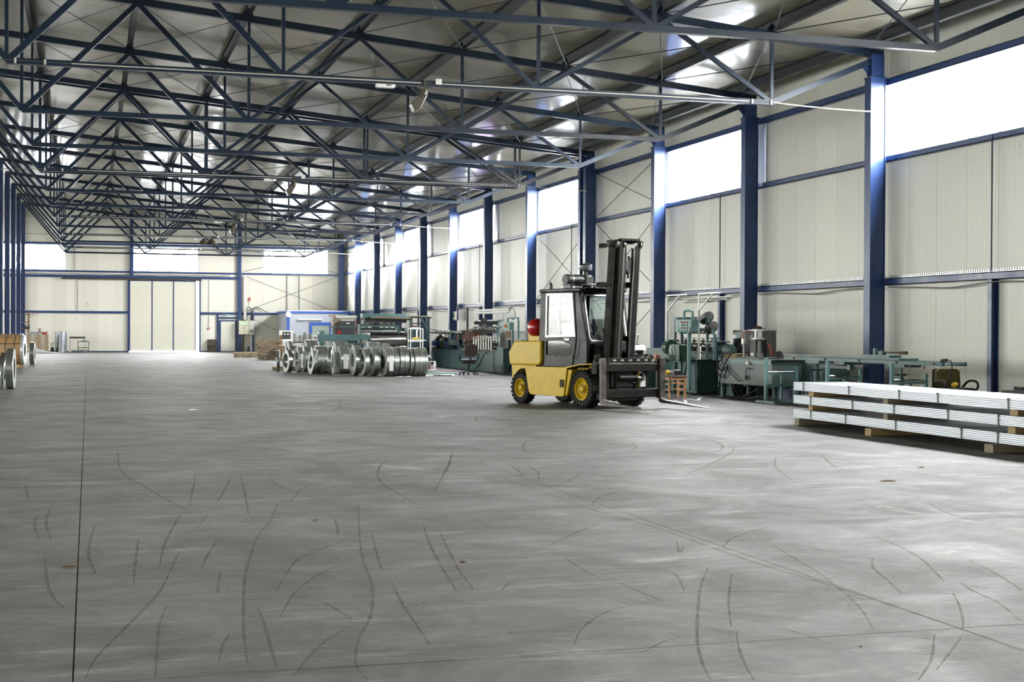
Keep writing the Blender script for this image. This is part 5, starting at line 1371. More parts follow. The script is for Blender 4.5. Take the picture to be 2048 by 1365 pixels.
T.p('post', T.g().box(12.92, 13.04, 58.5, 58.6, 0, 2.02), TEAL)
T.p('post', T.g().box(13.66, 13.78, 58.5, 58.6, 0, 2.00), TEAL)
T.p('top_tube', T.g().cyl((12.6, 58.55, 2.06), (13.86, 58.55, 2.03), .055, n=10), mat('bronze_pipe', (.16, .15, .11), .4, .5), 40)
T.p('mid_rail', T.g().box(13.04, 13.66, 58.52, 58.58, 1.74, 1.79), TEAL)
T.p('diagonal_arm', T.g().cyl((13.35, 58.4, 2.06), (13.55, 58.3, 1.62), .045, n=8).box(13.36, 13.44, 58.35, 58.45, 1.55, 2.0), TEALD)
T = Th('switch_cabinet', 'dark green switch cabinet filling the gate frame', 'cabinet', (13.3, 59.5, 0))
T.p('shell', T.g().box(12.55, 13.75, 59.2, 59.8, .0, 1.58), TEALD, None, .01)
T = Th('dark_drive_unit', 'black drive unit with white top and red sides behind the slitter arm', 'machine', (10.3, 60.5, 0))
T.p('case', T.g().box(10.35, 10.95, 60.4, 60.9, 1.18, 1.88), mat('charcoal_case', (.035, .037, .04), .5), None, .02)
T.p('badge', T.g().box(10.58, 10.72, 60.385, 60.4, 1.74, 1.79), WHITE)
T.p('white_top', T.g().box(10.4, 10.9, 60.45, 60.85, 1.88, 1.92), WHITE)
T.p('red_side', T.g().box(10.28, 10.35, 60.45, 60.8, 1.20, 1.45), REDB)
T.p('brown_board', T.g().box(10.1, 11.1, 60.92, 60.98, 1.15, 2.08).box(9.9, 11.1, 60.9, 61.0, 2.05, 2.10), TIMB2)
T.p('stand', T.g().box(10.2, 11.0, 60.4, 60.95, 0, 1.18), TEALD)
# wire rack
T = Th('wire_rack', 'white wire rack with papers and a yellow tool on its shelf', 'rack', (11.1, 49.3, 0))
W2 = mat('white_enamel', (.80, .80, .78), .35)
g = T.g()
for x in (10.88, 11.32):
    for y in (49.1, 49.5): g.box(x - .016, x + .016, y - .016, y + .016, 0, 1.54)
for z in (.25, 1.08, 1.52):
    g.box(10.88, 11.32, 49.09, 49.12, z, z + .03).box(10.88, 11.32, 49.48, 49.51, z, z + .03).box(10.87, 10.90, 49.1, 49.5, z, z + .03).box(11.30, 11.33, 49.1, 49.5, z, z + .03)
T.p('frame', g, W2)
for z in (.27, 1.10, 1.54): T.p('shelf', T.g().box(10.88, 11.32, 49.1, 49.5, z, z + .012), W2)
T.p('hanging_tube', T.g().cyl((11.13, 49.2, 1.12), (11.13, 49.2, 1.5), .03, n=8), tinted('plastic_tube', (.75, .78, .78), .2))
for j, (x0, x1, z, nm, m_, lb, cat_) in enumerate(((10.93, 11.24, 1.553, 'paper_pile', W2, 'pile of white papers on top of the wire rack', 'papers'), (10.84, 11.45, 1.113, 'sheet_stack', W2, 'white sheets sticking out of the rack shelf', 'papers'), (10.98, 11.2, 1.15, 'spray_gun', YPL, 'yellow hand tool on the rack shelf', 'tool'))):
    t = Th(nm, lb, cat_, ((x0 + x1) / 2, 49.3, z))
    if nm == 'spray_gun': t.p('body', t.g().cyl((x0, 49.2, z + .04), (x1 - .08, 49.25, z + .05), .035, n=10).box(x1 - .12, x1, 49.2, 49.26, z, z + .10), m_, 40)
    else: t.p('sheets', t.g().box(x0, x1, 49.15, 49.42, z, z + .03).box(x0 + .02, x1 - .03, 49.17, 49.45, z + .03, z + .035), m_)
t = Th('brown_box', 'small dark brown box on the papers of the wire rack', 'box', (11.1, 49.3, 1.59)); t.p('carton', t.g().box(11.02, 11.22, 49.2, 49.4, 1.589, 1.65), mat('brown_carton', (.09, .05, .035), .7))
t = Th('dark_book', 'dark flat book leaning at the back of the rack top', 'book', (11.0, 49.42, 1.59)); t.p('cover', t.g().box(10.95, 11.08, 49.42, 49.46, 1.589, 1.67), mat('brown_carton', (.09, .05, .035), .7))
# low shelf with paint cans
T = Th('low_shelf', 'low white shelf beside the last coil', 'shelf', (11.7, 50.2, 0))
T.p('frame', T.g().box(11.38, 11.43, 49.9, 49.95, 0, .52).box(11.38, 11.43, 50.4, 50.45, 0, .52).box(11.40, 11.95, 49.9, 50.4, .03, .055).box(11.40, 11.70, 49.9, 50.4, .50, .52), W2)
for j, (zz, lb) in enumerate(((.521, 'lower'), (.557, 'upper'))):
    t = Th('white_strip', '%s of two white metal strips poking out behind the last coil' % lb, 'strip', (11.6, 50.1, zz)); t.p('strip', t.g().box(11.2, 11.78, 50.0, 50.12, zz, zz + .035), W2)
for j, (x, y, lb, lid) in enumerate(((11.92, 50.2, 'white paint can with black splash and orange mark', 1), (11.66, 50.15, 'grey paint can with dark smears left of the white can', 0))):
    t = Th('paint_can', lb, 'can', (x, y, .055), 'cans by the last coil')
    t.p('body', t.g().lathe((x, y, .056 if j else .056), (0, 0, 1), [(.13, 0), (.135, .01), (.135, .30), (.14, .31), (.125, .312)], 20), W2 if j == 0 else mat('smeared_grey', (.25, .25, .24), .5, noise=.7, nscale=8), 40)
    t.p('label_band', t.g().lathe((x, y, .12), (0, 0, 1), [(.136, 0), (.137, 0), (.137, .02), (.136, .02)], 20, closed=True), REDB)
    if lid: t.p('black_splash', t.g().cyl((x - .02, y - .137, .30), (x - .02, y - .143, .30), .055, n=9).cyl((x - .03, y - .137, .22), (x - .03, y - .143, .22), .03, n=7), GREASE)
# office chair by the line
T = Th('swivel_chair', 'dark brown swivel office chair with armrests in front of the green machine', 'chair', (12.18, 46.0, 0))
CH = mat('brown_leatherette', (.040, .026, .024), .38)
bpoly = [(.15, .62), (.22, .70), (.235, .82), (.215, .96), (.16, 1.03), (.07, 1.05), (-.07, 1.05), (-.16, 1.03), (-.215, .96), (-.235, .82), (-.22, .70), (-.15, .62)]
T.p('backrest', T.g().prism(bpoly, 'y', -.28, -.20, lambda v: Vector((12.18 + v.x, 46.0 + v.y + (v.z - .8) * -.12, v.z))), CH, 40, .02)
T.p('seat', T.g().box(11.95, 12.41, 45.80, 46.26, .45, .53), CH, 40, .03)
T.p('seat_pan', T.g().prism([(-.16, .37), (.16, .37), (.21, .45), (-.21, .45)], 'y', 45.86, 46.2, lambda v: Vector((12.18 + v.x, v.y, v.z))), CABLE)
T.p('back_bar', T.g().box(12.15, 12.21, 45.74, 45.79, .45, .75), CABLE)
for s in (-1, 1): T.p('armrest', T.g().tube([(12.18 + s * .22, 46.05, .47), (12.18 + s * .31, 46.0, .52), (12.18 + s * .32, 45.95, .66), (12.18 + s * .31, 45.85, .70), (12.18 + s * .31, 46.15, .71)], .022, 8, 4), CABLE, 60)
T.p('gas_column', T.g().cyl((12.18, 46.0, .12), (12.18, 46.0, .40), .03, n=10), CABLE)
for i in range(5):
    q = 2 * math.pi * i / 5 + 1.9; e = Vector((12.18 + .31 * math.cos(q), 46.0 + .31 * math.sin(q), .075))
    T.p('star_leg', T.g().beam((12.18, 46.0, .13), e, .045, .035), CABLE)
    T.p('castor', T.g().cyl((e.x - .025, e.y, .03), (e.x + .025, e.y, .03), .03, n=10).cyl((e.x, e.y, .05), (e.x, e.y, .08), .012, n=6), CABLE, 40)
for j, (x, y, a, l_, m_, lb) in enumerate(((10.75, 45.3, 20, .5, GALV, 'grey scrap strip nearest the last coil'), (11.1, 45.2, -15, .6, GREASE, 'dark scrap bar on the floor right of the coils'), (11.35, 45.6, 5, .45, GALV, 'short bright scrap between coils and swivel chair'), (11.3, 47.2, 0, 1.5, GRNB, 'long green rod on the floor left of the swivel chair'), (10.95, 45.5, 60, .3, GREASE, 'small crumpled black scrap by the coils'))):
    t = thing('floor_scrap', lb, 'scrap', (x, y, 0), R(a), 'scrap beside the coils'); part('bar', G().prism([(-.03, .001), (.03, .001), (.025, .035), (-.02, .03)], 'x', -l_ / 2, l_ / 2), m_, t)

# ================================================================ COILS
COILM = mat('coil_strip_steel', (.50, .53, .50), .25, .9, noise=.06, nscale=1.2)
COILF = mat('coil_side_wound', (.50, .52, .50), .45, .7, noise=.12, nscale=30)
def coil(label, x, y, phi, Rr, r, w, z0=0., lab=False, lean=0., group='narrow steel strip coils', bands=1):
    """x,y: foot of the left face; axis roughly along the row; lean tips it sideways"""
    t = thing('strip_coil', label, 'coil', (x, y, z0), R(phi), group)
    t.rotation_euler = (0, R(lean), R(phi))
    g = G().lathe((0, 0, Rr), (1, 0, 0), [(r, 0), (r, w), (Rr - .004, w), (Rr, w - .004), (Rr, .004), (Rr - .004, 0)], 40, closed=True)
    part('wound_strip', g, COILM, t, 30)
    # the wound edges read as fine rings
    g = G()
    k = 7
    for i in range(k):
        ra = r + (Rr - r - .01) * (i + .15) / k; rb = r + (Rr - r - .01) * (i + .85) / k
        for xx, s in ((-.003, .0), (w, .003)):
            g.lathe((xx, 0, Rr), (1, 0, 0), [(ra, 0), (rb, 0), (rb, .003), (ra, .003)], 32, closed=True)
    part('strip_edges', g, COILF, t, 30)
    g = G()
    for b_ in range(bands):
        q = R(70 + 110 * b_)
        e = Vector((0, math.cos(q), math.sin(q)))
        g.cbox(Vector((w / 2, 0, Rr)) + e * (Rr + .001), (w + .01, .03, .003), Matrix((Vector((1, 0, 0)), e.cross(Vector((1, 0, 0))), e)).transposed())
        g.box(-.007, -.004, e.y * r - .01, e.y * Rr + .01, Rr + e.z * r, Rr + e.z * Rr) if abs(e.y) < .4 else None
    part('binding_strap', g, STRAP, t)
    if lab: part('paper_label', G().box(w * .25, w * .8, -Rr - .004, -Rr - .001, Rr - .28, Rr + .20), WHITE, t)
    return t
for a in (
    ('single thin coil standing apart at the left end of the coil row', 6.40, 50.62, -9, .375, .20, .09),
    ('leftmost open coil of the front row, its wide eye facing left', 6.60, 49.85, 11, .40, .25, .15),
    ('second open coil of the front row with a paper label', 6.95, 49.62, 4, .45, .25, .16, 0, True),
    ('narrow coil right of the labelled coil in the left half of the row', 7.22, 50.0, 3, .46, .25, .11),
    ('narrow coil touching the white lath from behind', 7.35, 50.0, 3, .46, .25, .11),
    ('smaller tipped coil in front of which the white lath leans', 7.13, 47.75, 6, .40, .22, .12, 0, False, 4),
    ('first of four tight coils right of the white lath', 7.32, 48.0, 3, .47, .24, .13),
    ('second of four tight coils right of the white lath', 7.46, 48.0, 3, .47, .24, .13),
    ('third of four tight coils right of the white lath', 7.60, 48.0, 3, .47, .24, .13),
    ('fourth of four tight coils right of the white lath', 7.74, 48.0, 3, .46, .24, .12),
    ('thin coil turned to show its right side, middle of the row', 7.60, 46.6, -16, .47, .25, .11),
    ('wide coil in the middle of the row with dark eye on its left', 8.07, 47.7, 4, .47, .26, .30, 0, True),
    ('narrow coil right behind the wide middle coil', 8.41, 47.75, 3, .46, .25, .15),
    ('tall thin coil right of the wide middle coil', 8.27, 46.05, 4, .49, .22, .18),
    ('coil with bright tread in front of the right half of the row', 8.50, 45.6, 5, .45, .25, .14),
    ('leaning open coil just left of the tight right end group', 8.74, 45.5, 8, .47, .24, .20, 0, False, 1),
    ('large coil with white paper label, first of the right end group', 9.10, 45.15, 7, .46, .20, .24, 0, True),
    ('second coil of the right end group, slightly askew', 9.42, 45.32, 2, .47, .26, .15),
    ('third coil of the right end group', 9.59, 45.30, 3, .48, .26, .14),
    ('fourth coil of the right end group', 9.74, 45.30, 3, .48, .26, .14),
    ('fifth coil of the right end group, dished face to the left', 9.915, 45.22, 4, .45, .26, .10),
    ('sixth coil of the right end group', 10.06, 45.20, 3, .46, .26, .15),
    ('seventh coil of the right end group', 10.22, 45.20, 3, .46, .26, .11),
    ('eighth coil of the right end group, thin', 10.34, 45.20, 3, .455, .26, .05),
    ('outermost thin coil at the right end of the row', 10.41, 45.22, 2, .46, .26, .08)):
    coil(*a)
def pallet(x, y, z, rz=0, label='', group='stacked wooden pallets', L_=1.2, W_=.8):
    global PROTO_P
    if PROTO_P is None:
        t = thing('wooden_pallet', label, 'pallet', (x, y, z), rz, group)
        for i in range(6): part('deck_board', G().box(-L_ / 2, L_ / 2, -W_ / 2 + i * .14, -W_ / 2 + i * .14 + .10, .118, .138), PALW, t)
        for i in range(3): part('cross_board', G().box(-L_ / 2 + i * .55, -L_ / 2 + i * .55 + .10, -W_ / 2, W_ / 2, .098, .118), PALW, t)
        for i in range(3):
            g = G()
            part('stringer', G().prism([(-L_ / 2, .018), (-.42, .018), (-.38, .055), (-.20, .055), (-.16, .018), (.16, .018), (.20, .055), (.38, .055), (.42, .018), (L_ / 2, .018), (L_ / 2, .098), (-L_ / 2, .098)], 'y', -W_ / 2 + i * .35, -W_ / 2 + i * .35 + .10), TIMB2, t)
        for i in range(3): part('base_board', G().box(-L_ / 2, L_ / 2, -W_ / 2 + i * .35, -W_ / 2 + i * .35 + .10, 0, .018), PALW, t)
        PROTO_P = t; return t
    return dup(PROTO_P, (x, y, z), rz, label, group)
PROTO_P = None
PALW = mat('pallet_wood', (.55, .40, .20), .7, noise=.45, nscale=2.5, stretch=(1, 6, 6), dark=(.26, .17, .08))
pb = ['pallet under the leftmost raised coil behind the row', 'pallet under the raised coils behind the white lath', 'pallet under the raised coils in the middle of the row', 'pallet under the raised coil behind the leaning one', 'pallet under the last raised coil near the wire rack']
for (x, y), lb in zip(((7.10, 52.28), (7.95, 51.35), (8.75, 49.9), (9.75, 48.9), (10.4, 47.5)), pb): pallet(x, y, 0, R(4), lb, 'pallets under the coils')
for a in (
    ('raised coil at the left end behind the front row', 6.95, 52.1, 5, .47, .25, .14, .14),
    ('first raised double coil behind the white lath', 7.50, 51.5, 5, .49, .25, .20, .14),
    ('second raised coil behind the white lath', 7.72, 51.5, 5, .49, .25, .20, .14),
    ('left one of three raised coils behind the middle of the row', 8.30, 50.05, 5, .475, .25, .26, .14),
    ('middle one of three raised coils behind the middle of the row', 8.58, 50.05, 5, .475, .25, .18, .14),
    ('right one of three raised coils behind the middle of the row', 8.80, 49.9, 7, .43, .25, .20, .14),
    ('raised coil behind the leaning open coil', 9.30, 49.0, 5, .46, .25, .20, .14),
    ('raised coil behind the labelled coil of the right end group', 9.52, 49.0, 5, .46, .25, .22, .14),
    ('raised coil with bright crown behind the right end group', 9.86, 48.95, 7, .44, .25, .20, .14),
    ('last raised coil, nearest the wire rack', 10.15, 47.5, 4, .40, .22, .22, .14)): coil(*a, group='raised strip coils behind the front row')
t = thing('loose_strip_loop', 'loose uncoiled strip loops between two front coils', 'steel strip', (8.985, 45.7, 0))
for i in range(4):
    part('loop', G().tube([(.02 * i + .006 * math.sin(a_ * 2 + i), (.42 - .03 * i) * math.cos(a_), .455 - .02 * i + (.445 - .03 * i) * math.sin(a_)) for a_ in [k_ * math.pi / 12 for k_ in range(25)]], .009, 5), COILM, t, 60)
t = thing('white_lath', 'white lath leaning against the coil row', 'lath', (7.05, 47.0, 0)); part('strip', G().beam((0, 0, .02), (.28, .35, .82), .035, .012), WHITE, t)
for x, y, lb in ((9.45, 44.3, 'larger white paper scrap before the right end coils'), (9.75, 44.45, 'tiny white paper scrap before the right end coils')):
    t = thing('paper_scrap', lb, 'paper', (x, y, 0), .3); part('sheet', G().prism([(-.11, .001), (.11, .001), (.10, .03), (0, .015), (-.10, .02)], 'y', -.05, .05), W2, t)

# wrapped master coils and strip coils at the left edge
WRAP = mat('brown_wrapping_paper', (.36, .21, .095), .55, noise=.15, nscale=2)
def master(label, x, y, z0, phi, Rr, length):
    t = thing('wrapped_coil', label, 'coil', (x, y, z0), R(phi), 'wrapped master coils')
    part('paper_wrap', G().lathe((-length, 0, Rr), (1, 0, 0), [(.25, 0), (Rr - .01, 0), (Rr, .02), (Rr, length - .10), (Rr - .01, length - .09)], 48, caps=False), WRAP, t, 40)
    part('edge_ring', G().lathe((-.10, 0, Rr), (1, 0, 0), [(Rr - .06, 0), (Rr + .012, 0), (Rr + .012, .10), (Rr - .06, .105)], 48, closed=True), GALV, t, 40)
    part('wound_end', G().lathe((-.05, 0, Rr), (1, 0, 0), [(.25, 0), (Rr - .05, 0), (Rr - .05, .05), (.25, .05)], 40, closed=True), COILF, t, 40)
    for xx in (-length * .25, -length * .5, -length * .75): part('steel_band', G().lathe((xx, 0, Rr), (1, 0, 0), [(Rr, 0), (Rr + .004, 0), (Rr + .004, .03), (Rr, .03)], 40, closed=True), STRAP, t)
    for zz in (-.22, .22): part('axial_band', G().box(-length, .0, -math.sqrt(Rr * Rr - zz * zz) - .006, -math.sqrt(Rr * Rr - zz * zz) - .001, Rr + zz, Rr + zz + .03), STRAP, t)
    return t
master('big coil wrapped in brown paper with green bands at the left edge', -2.30, 57.0, .13, -6, .54, 1.3)
master('second brown wrapped coil hidden behind the big one at the left edge', -2.45, 59.2, .14, -6, .56, 1.15)
for i in range(4):
    t = thing('timber_block', '%s pale timber block beneath the wrapped coil at the left edge' % ('nearest', 'second', 'third', 'farthest')[i], 'timber', (-2.62 + .05 * i, 56.45 + i * .3, 0), R(10), 'timber blocks beneath the wrapped coil')
    part('block', G().box(-.45, .10, -.05, .05, 0, .128), TIMB, t, None, .005)
coil('bare steel coil behind the right end of the wrapped coils', -2.28, 61.6, -3, .46, .25, .18, 0, group='bare coils at the left edge')
coil('front bare coil at the left edge, standing upright', -1.92, 37.25, -2, .50, .26, .17, 0, group='bare coils at the left edge')
coil('bare coil leaning behind the front one at the left edge', -2.14, 37.6, -2, .45, .25, .12, 0, False, 5, group='bare coils at the left edge')
coil('small bright coil cut by the left picture edge', -2.12, 36.9, 0, .31, .18, .08, 0, group='bare coils at the left edge')

# ================================================================ END WALL CORNER: cabin, cabinets, pallets
T = Th('site_cabin', 'white prefabricated cabin with blue frame and blue window surround', 'cabin', (13.6, 90, 0))
CAB = mat('cabin_blue', (.030, .085, .33), .4)
CABW = ribbed('cabin_wall_sheet', (.34, .36, .39), 'X', .12, .5, .15, .03)
T.p('front_wall', T.g().box(11.75, 15.6, 88.02, 88.08, .1, 2.48), CABW)
T.p('side_wall', T.g().box(11.75, 11.81, 88.08, 92.9, .1, 2.48), CABW)
T.p('roof', T.g().box(11.7, 15.65, 87.98, 92.95, 2.48, 2.62), CAB, None, .01)
T.p('roof_sheet', T.g().box(11.74, 15.6, 88.05, 92.9, 2.62, 2.66), WHITE)
T.p('corner_post', T.g().box(11.70, 11.88, 87.96, 88.14, 0, 2.48), CAB)
T.p('corner_post', T.g().box(15.50, 15.66, 87.96, 88.14, 0, 2.48), CAB)
T.p('base_frame', T.g().box(11.88, 15.5, 87.97, 88.10, 0, .14), CAB)
f_ = T.p('window_surround', T.g().box(13.10, 14.5, 87.98, 88.02, 1.74, 1.93).box(13.10, 13.27, 87.98, 88.02, .9, 1.74).box(14.35, 14.5, 87.98, 88.02, .9, 1.74).box(13.10, 14.5, 87.98, 88.02, .78, .9), CAB)
T.p('window_pane', T.g().box(13.27, 14.35, 88.0, 88.015, .9, 1.74), mat('green_grey_glass', (.28, .33, .28), .12, spec=.8), parent=f_)
T.p('wall_lamp', T.g().box(12.4, 13.9, 87.93, 88.0, 2.10, 2.14).cyl((12.42, 87.93, 2.08), (13.88, 87.93, 2.08), .02, n=8), WHITE)
T = Th('wall_clock', 'round white wall clock on the cabin corner', 'clock', (11.8, 87.9, 2.4))
T.p('case', T.g().lathe((11.8, 87.94, 2.41), (0, -1, 0), [(.18, 0), (.185, .02), (.18, .05), (.165, .052), (.165, .04)], 28), mat('clock_rim', (.45, .46, .47), .4), 40)
T.p('dial', T.g().cyl((11.8, 87.897, 2.41), (11.8, 87.893, 2.41), .165, n=28), mat('clock_dial', (.55, .55, .53), .5), 40)
T.p('hands', T.g().beam((11.8, 87.885, 2.41), (11.8, 87.885, 2.53), .014, .004).beam((11.8, 87.884, 2.41), (11.77, 87.884, 2.34), .016, .004), GREASE)
T = Th('control_cabinet', 'large cream electrical cabinet with three green lamps beside the door', 'cabinet', (9.6, 92.85, 1.15))
CR = mat('cabinet_cream', (.60, .59, .45), .45)
T.p('box', T.g().box(9.27, 9.90, 92.72, 92.98, 1.15, 2.03), CR, None, .008)
T.p('mounting', T.g().box(9.4, 9.8, 92.98, 93.38, 1.3, 1.35).box(9.4, 9.8, 92.98, 93.38, 1.8, 1.85), DSTEEL)
for i in range(3): T.p('green_lamp', T.g().cyl((9.45 + i * .14, 92.70, 1.86), (9.45 + i * .14, 92.72, 1.86), .032, n=10), mat('green_pilot_light', (.05, .7, .25), .3, emis=(.1, 1, .4), estr=1.6), 40)
for i in range(8): T.p('switch', T.g().box(9.36 + i * .065, 9.40 + i * .065, 92.705, 92.72, 1.68, 1.71), GREASE if i % 3 else WHITE)
for z, m_ in ((1.60, GREASE), (1.52, GREASE), (1.40, REDB), (1.30, YPL)): T.p('selector', T.g().cyl((9.60, 92.70, z), (9.60, 92.72, z), .028, n=10), m_, 40)
T.p('hinge', T.g().box(9.29, 9.33, 92.705, 92.72, 1.82, 1.85).box(9.29, 9.33, 92.705, 92.72, 1.36, 1.39), GREASE)
T.p('cable_hood', T.g().prism([(9.40, 2.03), (9.75, 2.03), (9.68, 2.09), (9.47, 2.09)], 'y', 92.75, 92.95), GREASE)
T.p('white_duct', T.g().box(9.62, 9.77, 93.05, 93.2, 2.03, 4.95), WHITE)
T = Th('meter_cabinet', 'smaller white cabinet with black framed meter right of the cream cabinet', 'cabinet', (10.1, 92.9, 1.15))
T.p('box', T.g().box(9.93, 10.24, 92.75, 92.98, 1.55, 2.04), mat('cabinet_grey', (.58, .58, .52), .5), None, .006)
T.p('meter', T.g().box(9.93, 10.24, 92.78, 92.98, 1.13, 1.53), WHITE, None, .006)
T.p('window_frame', T.g().box(9.99, 10.18, 92.765, 92.78, 1.26, 1.44), GREASE)
T.p('window', T.g().box(10.02, 10.15, 92.755, 92.765, 1.30, 1.40), mat('pale_screen', (.40, .42, .45), .2))
T.p('backing_sheet', T.g().box(10.24, 10.42, 93.3, 93.38, 1.35, 1.85), mat('pale_blue_sheet', (.50, .52, .48), .6))
T.p('bracket', T.g().box(10.0, 10.2, 92.98, 93.38, 1.7, 1.75).box(10.0, 10.2, 92.98, 93.38, 1.2, 1.25), DSTEEL)
T = Th('cable_loops', 'thick black cables arching above the electrical cabinets', 'cable', (10.2, 92.9, 2.0))
for pts in ([(9.78, 92.85, 2.05), (9.78, 92.85, 2.6), (9.82, 92.85, 2.86), (9.98, 92.85, 2.9), (10.06, 92.85, 2.7), (10.02, 92.85, 2.05)], [(10.04, 92.8, 2.05), (10.1, 92.8, 2.6), (10.25, 92.85, 2.88), (10.6, 92.9, 2.85), (10.9, 93.0, 2.66), (11.15, 93.1, 2.60)], [(10.08, 92.8, 2.05), (10.14, 92.8, 2.55), (10.28, 92.85, 2.80), (10.5, 92.9, 2.78), (10.7, 93.0, 2.60)], [(9.56, 92.9, 1.15), (9.56, 93.1, .6), (9.56, 93.2, .02)], [(9.62, 92.9, 1.15), (9.62, 93.1, .6), (9.62, 93.2, .02)]):
    T.p('cable', T.g().tube(pts, .022, 6, 5), CABLE, 60)
T = Th('fire_alarm', 'small red fire call point high on the end wall', 'alarm', (10.0, 93.3, 3.4))
T.p('box', T.g().box(9.95, 10.07, 93.3, 93.39, 3.32, 3.52), REDB); T.p('label', T.g().box(9.97, 10.05, 93.29, 93.3, 3.38, 3.43), W2); T.p('wire', T.g().box(10.0, 10.012, 93.37, 93.39, 2.6, 3.32), WHITE)
T = Th('call_point', 'red and white push button at the end of a wall conduit', 'switch', (7.45, 93.3, 1.5))
T.p('box', T.g().box(7.36, 7.47, 93.3, 93.39, 1.46, 1.58), REDB); T.p('button', T.g().box(7.39, 7.44, 93.29, 93.3, 1.49, 1.55), W2); T.p('plate', T.g().box(7.47, 7.58, 93.34, 93.39, 1.46, 1.60), W2); T.p('conduit', T.g().box(7.42, 7.45, 93.35, 93.39, 1.58, 4.65), WHITE)
T = Th('exit_sign', 'small green and white exit sign above the personnel door', 'sign', (8.5, 93.2, 2.4))
T.p('board', T.g().box(8.36, 8.74, 93.22, 93.25, 2.29, 2.42), W2); T.p('green_field', T.g().box(8.38, 8.62, 93.213, 93.22, 2.31, 2.40), GRNB)
def text_obj(txt, size, loc, rot, m, parent, name):
    c = bpy.data.curves.new(name, 'FONT'); c.body = txt; c.size = size; c.extrude = .002; c.align_x = 'CENTER'; c.align_y = 'CENTER'
    o = bpy.data.objects.new('tmp', c); me = bpy.data.meshes.new_from_object(o); bpy.data.objects.remove(o)
    me.materials.append(m); q = obj(name, me, parent, loc, rot); return q
T.p('running_figure', T.g().cyl((8.45, 93.208, 2.385), (8.45, 93.212, 2.385), .010, n=8).beam((8.45, 93.21, 2.375), (8.43, 93.21, 2.345), .015, .003).beam((8.43, 93.21, 2.345), (8.46, 93.21, 2.32), .01, .003).beam((8.43, 93.21, 2.345), (8.40, 93.21, 2.325), .01, .003).beam((8.42, 93.21, 2.37), (8.47, 93.21, 2.36), .008, .003).box(8.53, 8.58, 93.208, 93.212, 2.32, 2.39), W2)
T = Th('corrugated_sheet', 'brown corrugated sheet pack leaning by the personnel door', 'sheet', (7.6, 93.0, 0))
for j in range(2):
    g = T.g()
    for i in range(10): g.cyl((7.34 + i * .058, 93.05 + j * .0, .01 + j * .4), (7.34 + i * .058, 93.22, .40 + j * .4), .03, n=8)
    T.p('corrugation', g, mat('brown_sheet', (.085, .065, .050), .5), 60)
T.p('bands', T.g().box(7.31, 7.89, 93.05, 93.08, .38, .40).box(7.31, 7.89, 93.10, 93.12, .76, .78), GREASE)
T = Th('broom', 'straw broom leaning beneath the electrical cabinets', 'broom', (9.9, 92.8, 0))
T.p('bristles', T.g().prism([(9.84, .02), (10.06, .02), (9.99, .30), (9.93, .30)], 'y', 92.65, 92.78), mat('straw', (.30, .21, .09), .9, noise=.4, nscale=30)); T.p('handle', T.g().cyl((9.96, 92.72, .28), (9.88, 92.95, 1.13), .016, n=8), WOOD)
T = Th('leaning_board', 'brown board leaning behind the right pallet stack', 'board', (9.3, 73.0, 0))
T.p('board', T.g().prism([(9.22, .0), (9.40, .0), (9.50, 1.18), (9.34, 1.20)], 'y', 73.0, 73.04), mat('brown_board', (.20, .12, .06), .7))
T = Th('black_sack', 'black sack behind the left edge of the pallet stack', 'sack', (8.25, 77, 0))
T.p('bag', T.g().lathe((8.25, 77.0, 0), (0, 0, 1), [(.12, 0), (.18, .1), (.16, .35), (.12, .50), (.05, .58)], 14), GREASE, 60)
PROTO_P2 = None
n_ = 0
for i in range(5): pallet(8.72 + .03 * math.sin(i * 2.1), 71.6, i * .139, R(7 * math.sin(i * 1.7)), '%s pallet from the floor in the main stack before the cabinets' % ORD[i])
for i in range(2): pallet(8.66 + .04 * i, 71.7, .695 + i * .139, R(4 - 9 * i), ('second from top', 'topmost')[i] + ' pallet of the main stack before the cabinets')
for i in range(5): pallet(9.4, 70.3 + .05 * math.sin(i), i * .139, R(92 + 7 * math.sin(i * 2.3)), '%s pallet from the floor in the right hand stack beside the coils' % ORD[i])
for i in range(2): pallet(7.95, 75.9, i * .139, R(-6 + 8 * i), ('lower', 'upper')[i] + ' of the two low pallets left of the stacks')
# roll tooling on a rack left of the slitter
T = Th('tooling_rack', 'small rack with grey stacked forming rolls behind the left coils', 'rack', (9.0, 63.0, 0))
T.p('rack_frame', T.g().box(8.6, 8.66, 62.8, 62.86, 0, .95).box(9.6, 9.66, 62.8, 62.86, 0, .95).box(8.6, 9.66, 62.7, 63.3, .90, .95).box(8.6, 9.66, 62.7, 63.3, .5, .54), GREASE)
for i, (x, h_) in enumerate(((8.75, .40), (9.0, .32), (9.22, .46), (9.45, .36))):
    g = T.g()
    for j in range(int(h_ / .06)): g.cyl((x, 63.0, .951 + j * .06), (x, 63.0, .951 + j * .06 + .045), .11, n=14).cyl((x, 63.0, .996 + j * .06), (x, 63.0, 1.011 + j * .06), .085, n=14)
    T.p('roll_pile', g, mat('grey_rolls', (.36, .37, .34), .5, noise=.1, nscale=5), 40)
T = Th('white_switchgear', 'white switchgear cabinet with dark dials left of the cabin', 'cabinet', (10.4, 80, 0))
T.p('case', T.g().box(10.25, 10.95, 79.8, 80.3, 0, 1.42), WHITE, None, .01); T.p('dial_panel', T.g().box(10.38, 10.82, 79.78, 79.8, .95, 1.35), mat('charcoal_case', (.035, .037, .04), .5)); T.p('dials', T.g().cyl((10.5, 79.77, 1.22), (10.5, 79.78, 1.22), .05, n=10).cyl((10.68, 79.77, 1.22), (10.68, 79.78, 1.22), .05, n=10).cyl((10.6, 79.77, .85), (10.6, 79.78, .85), .06, n=10), W2)
T = Th('bench_machine', 'low grey bench machine in front of the cabin window', 'machine', (12.6, 84, 0))
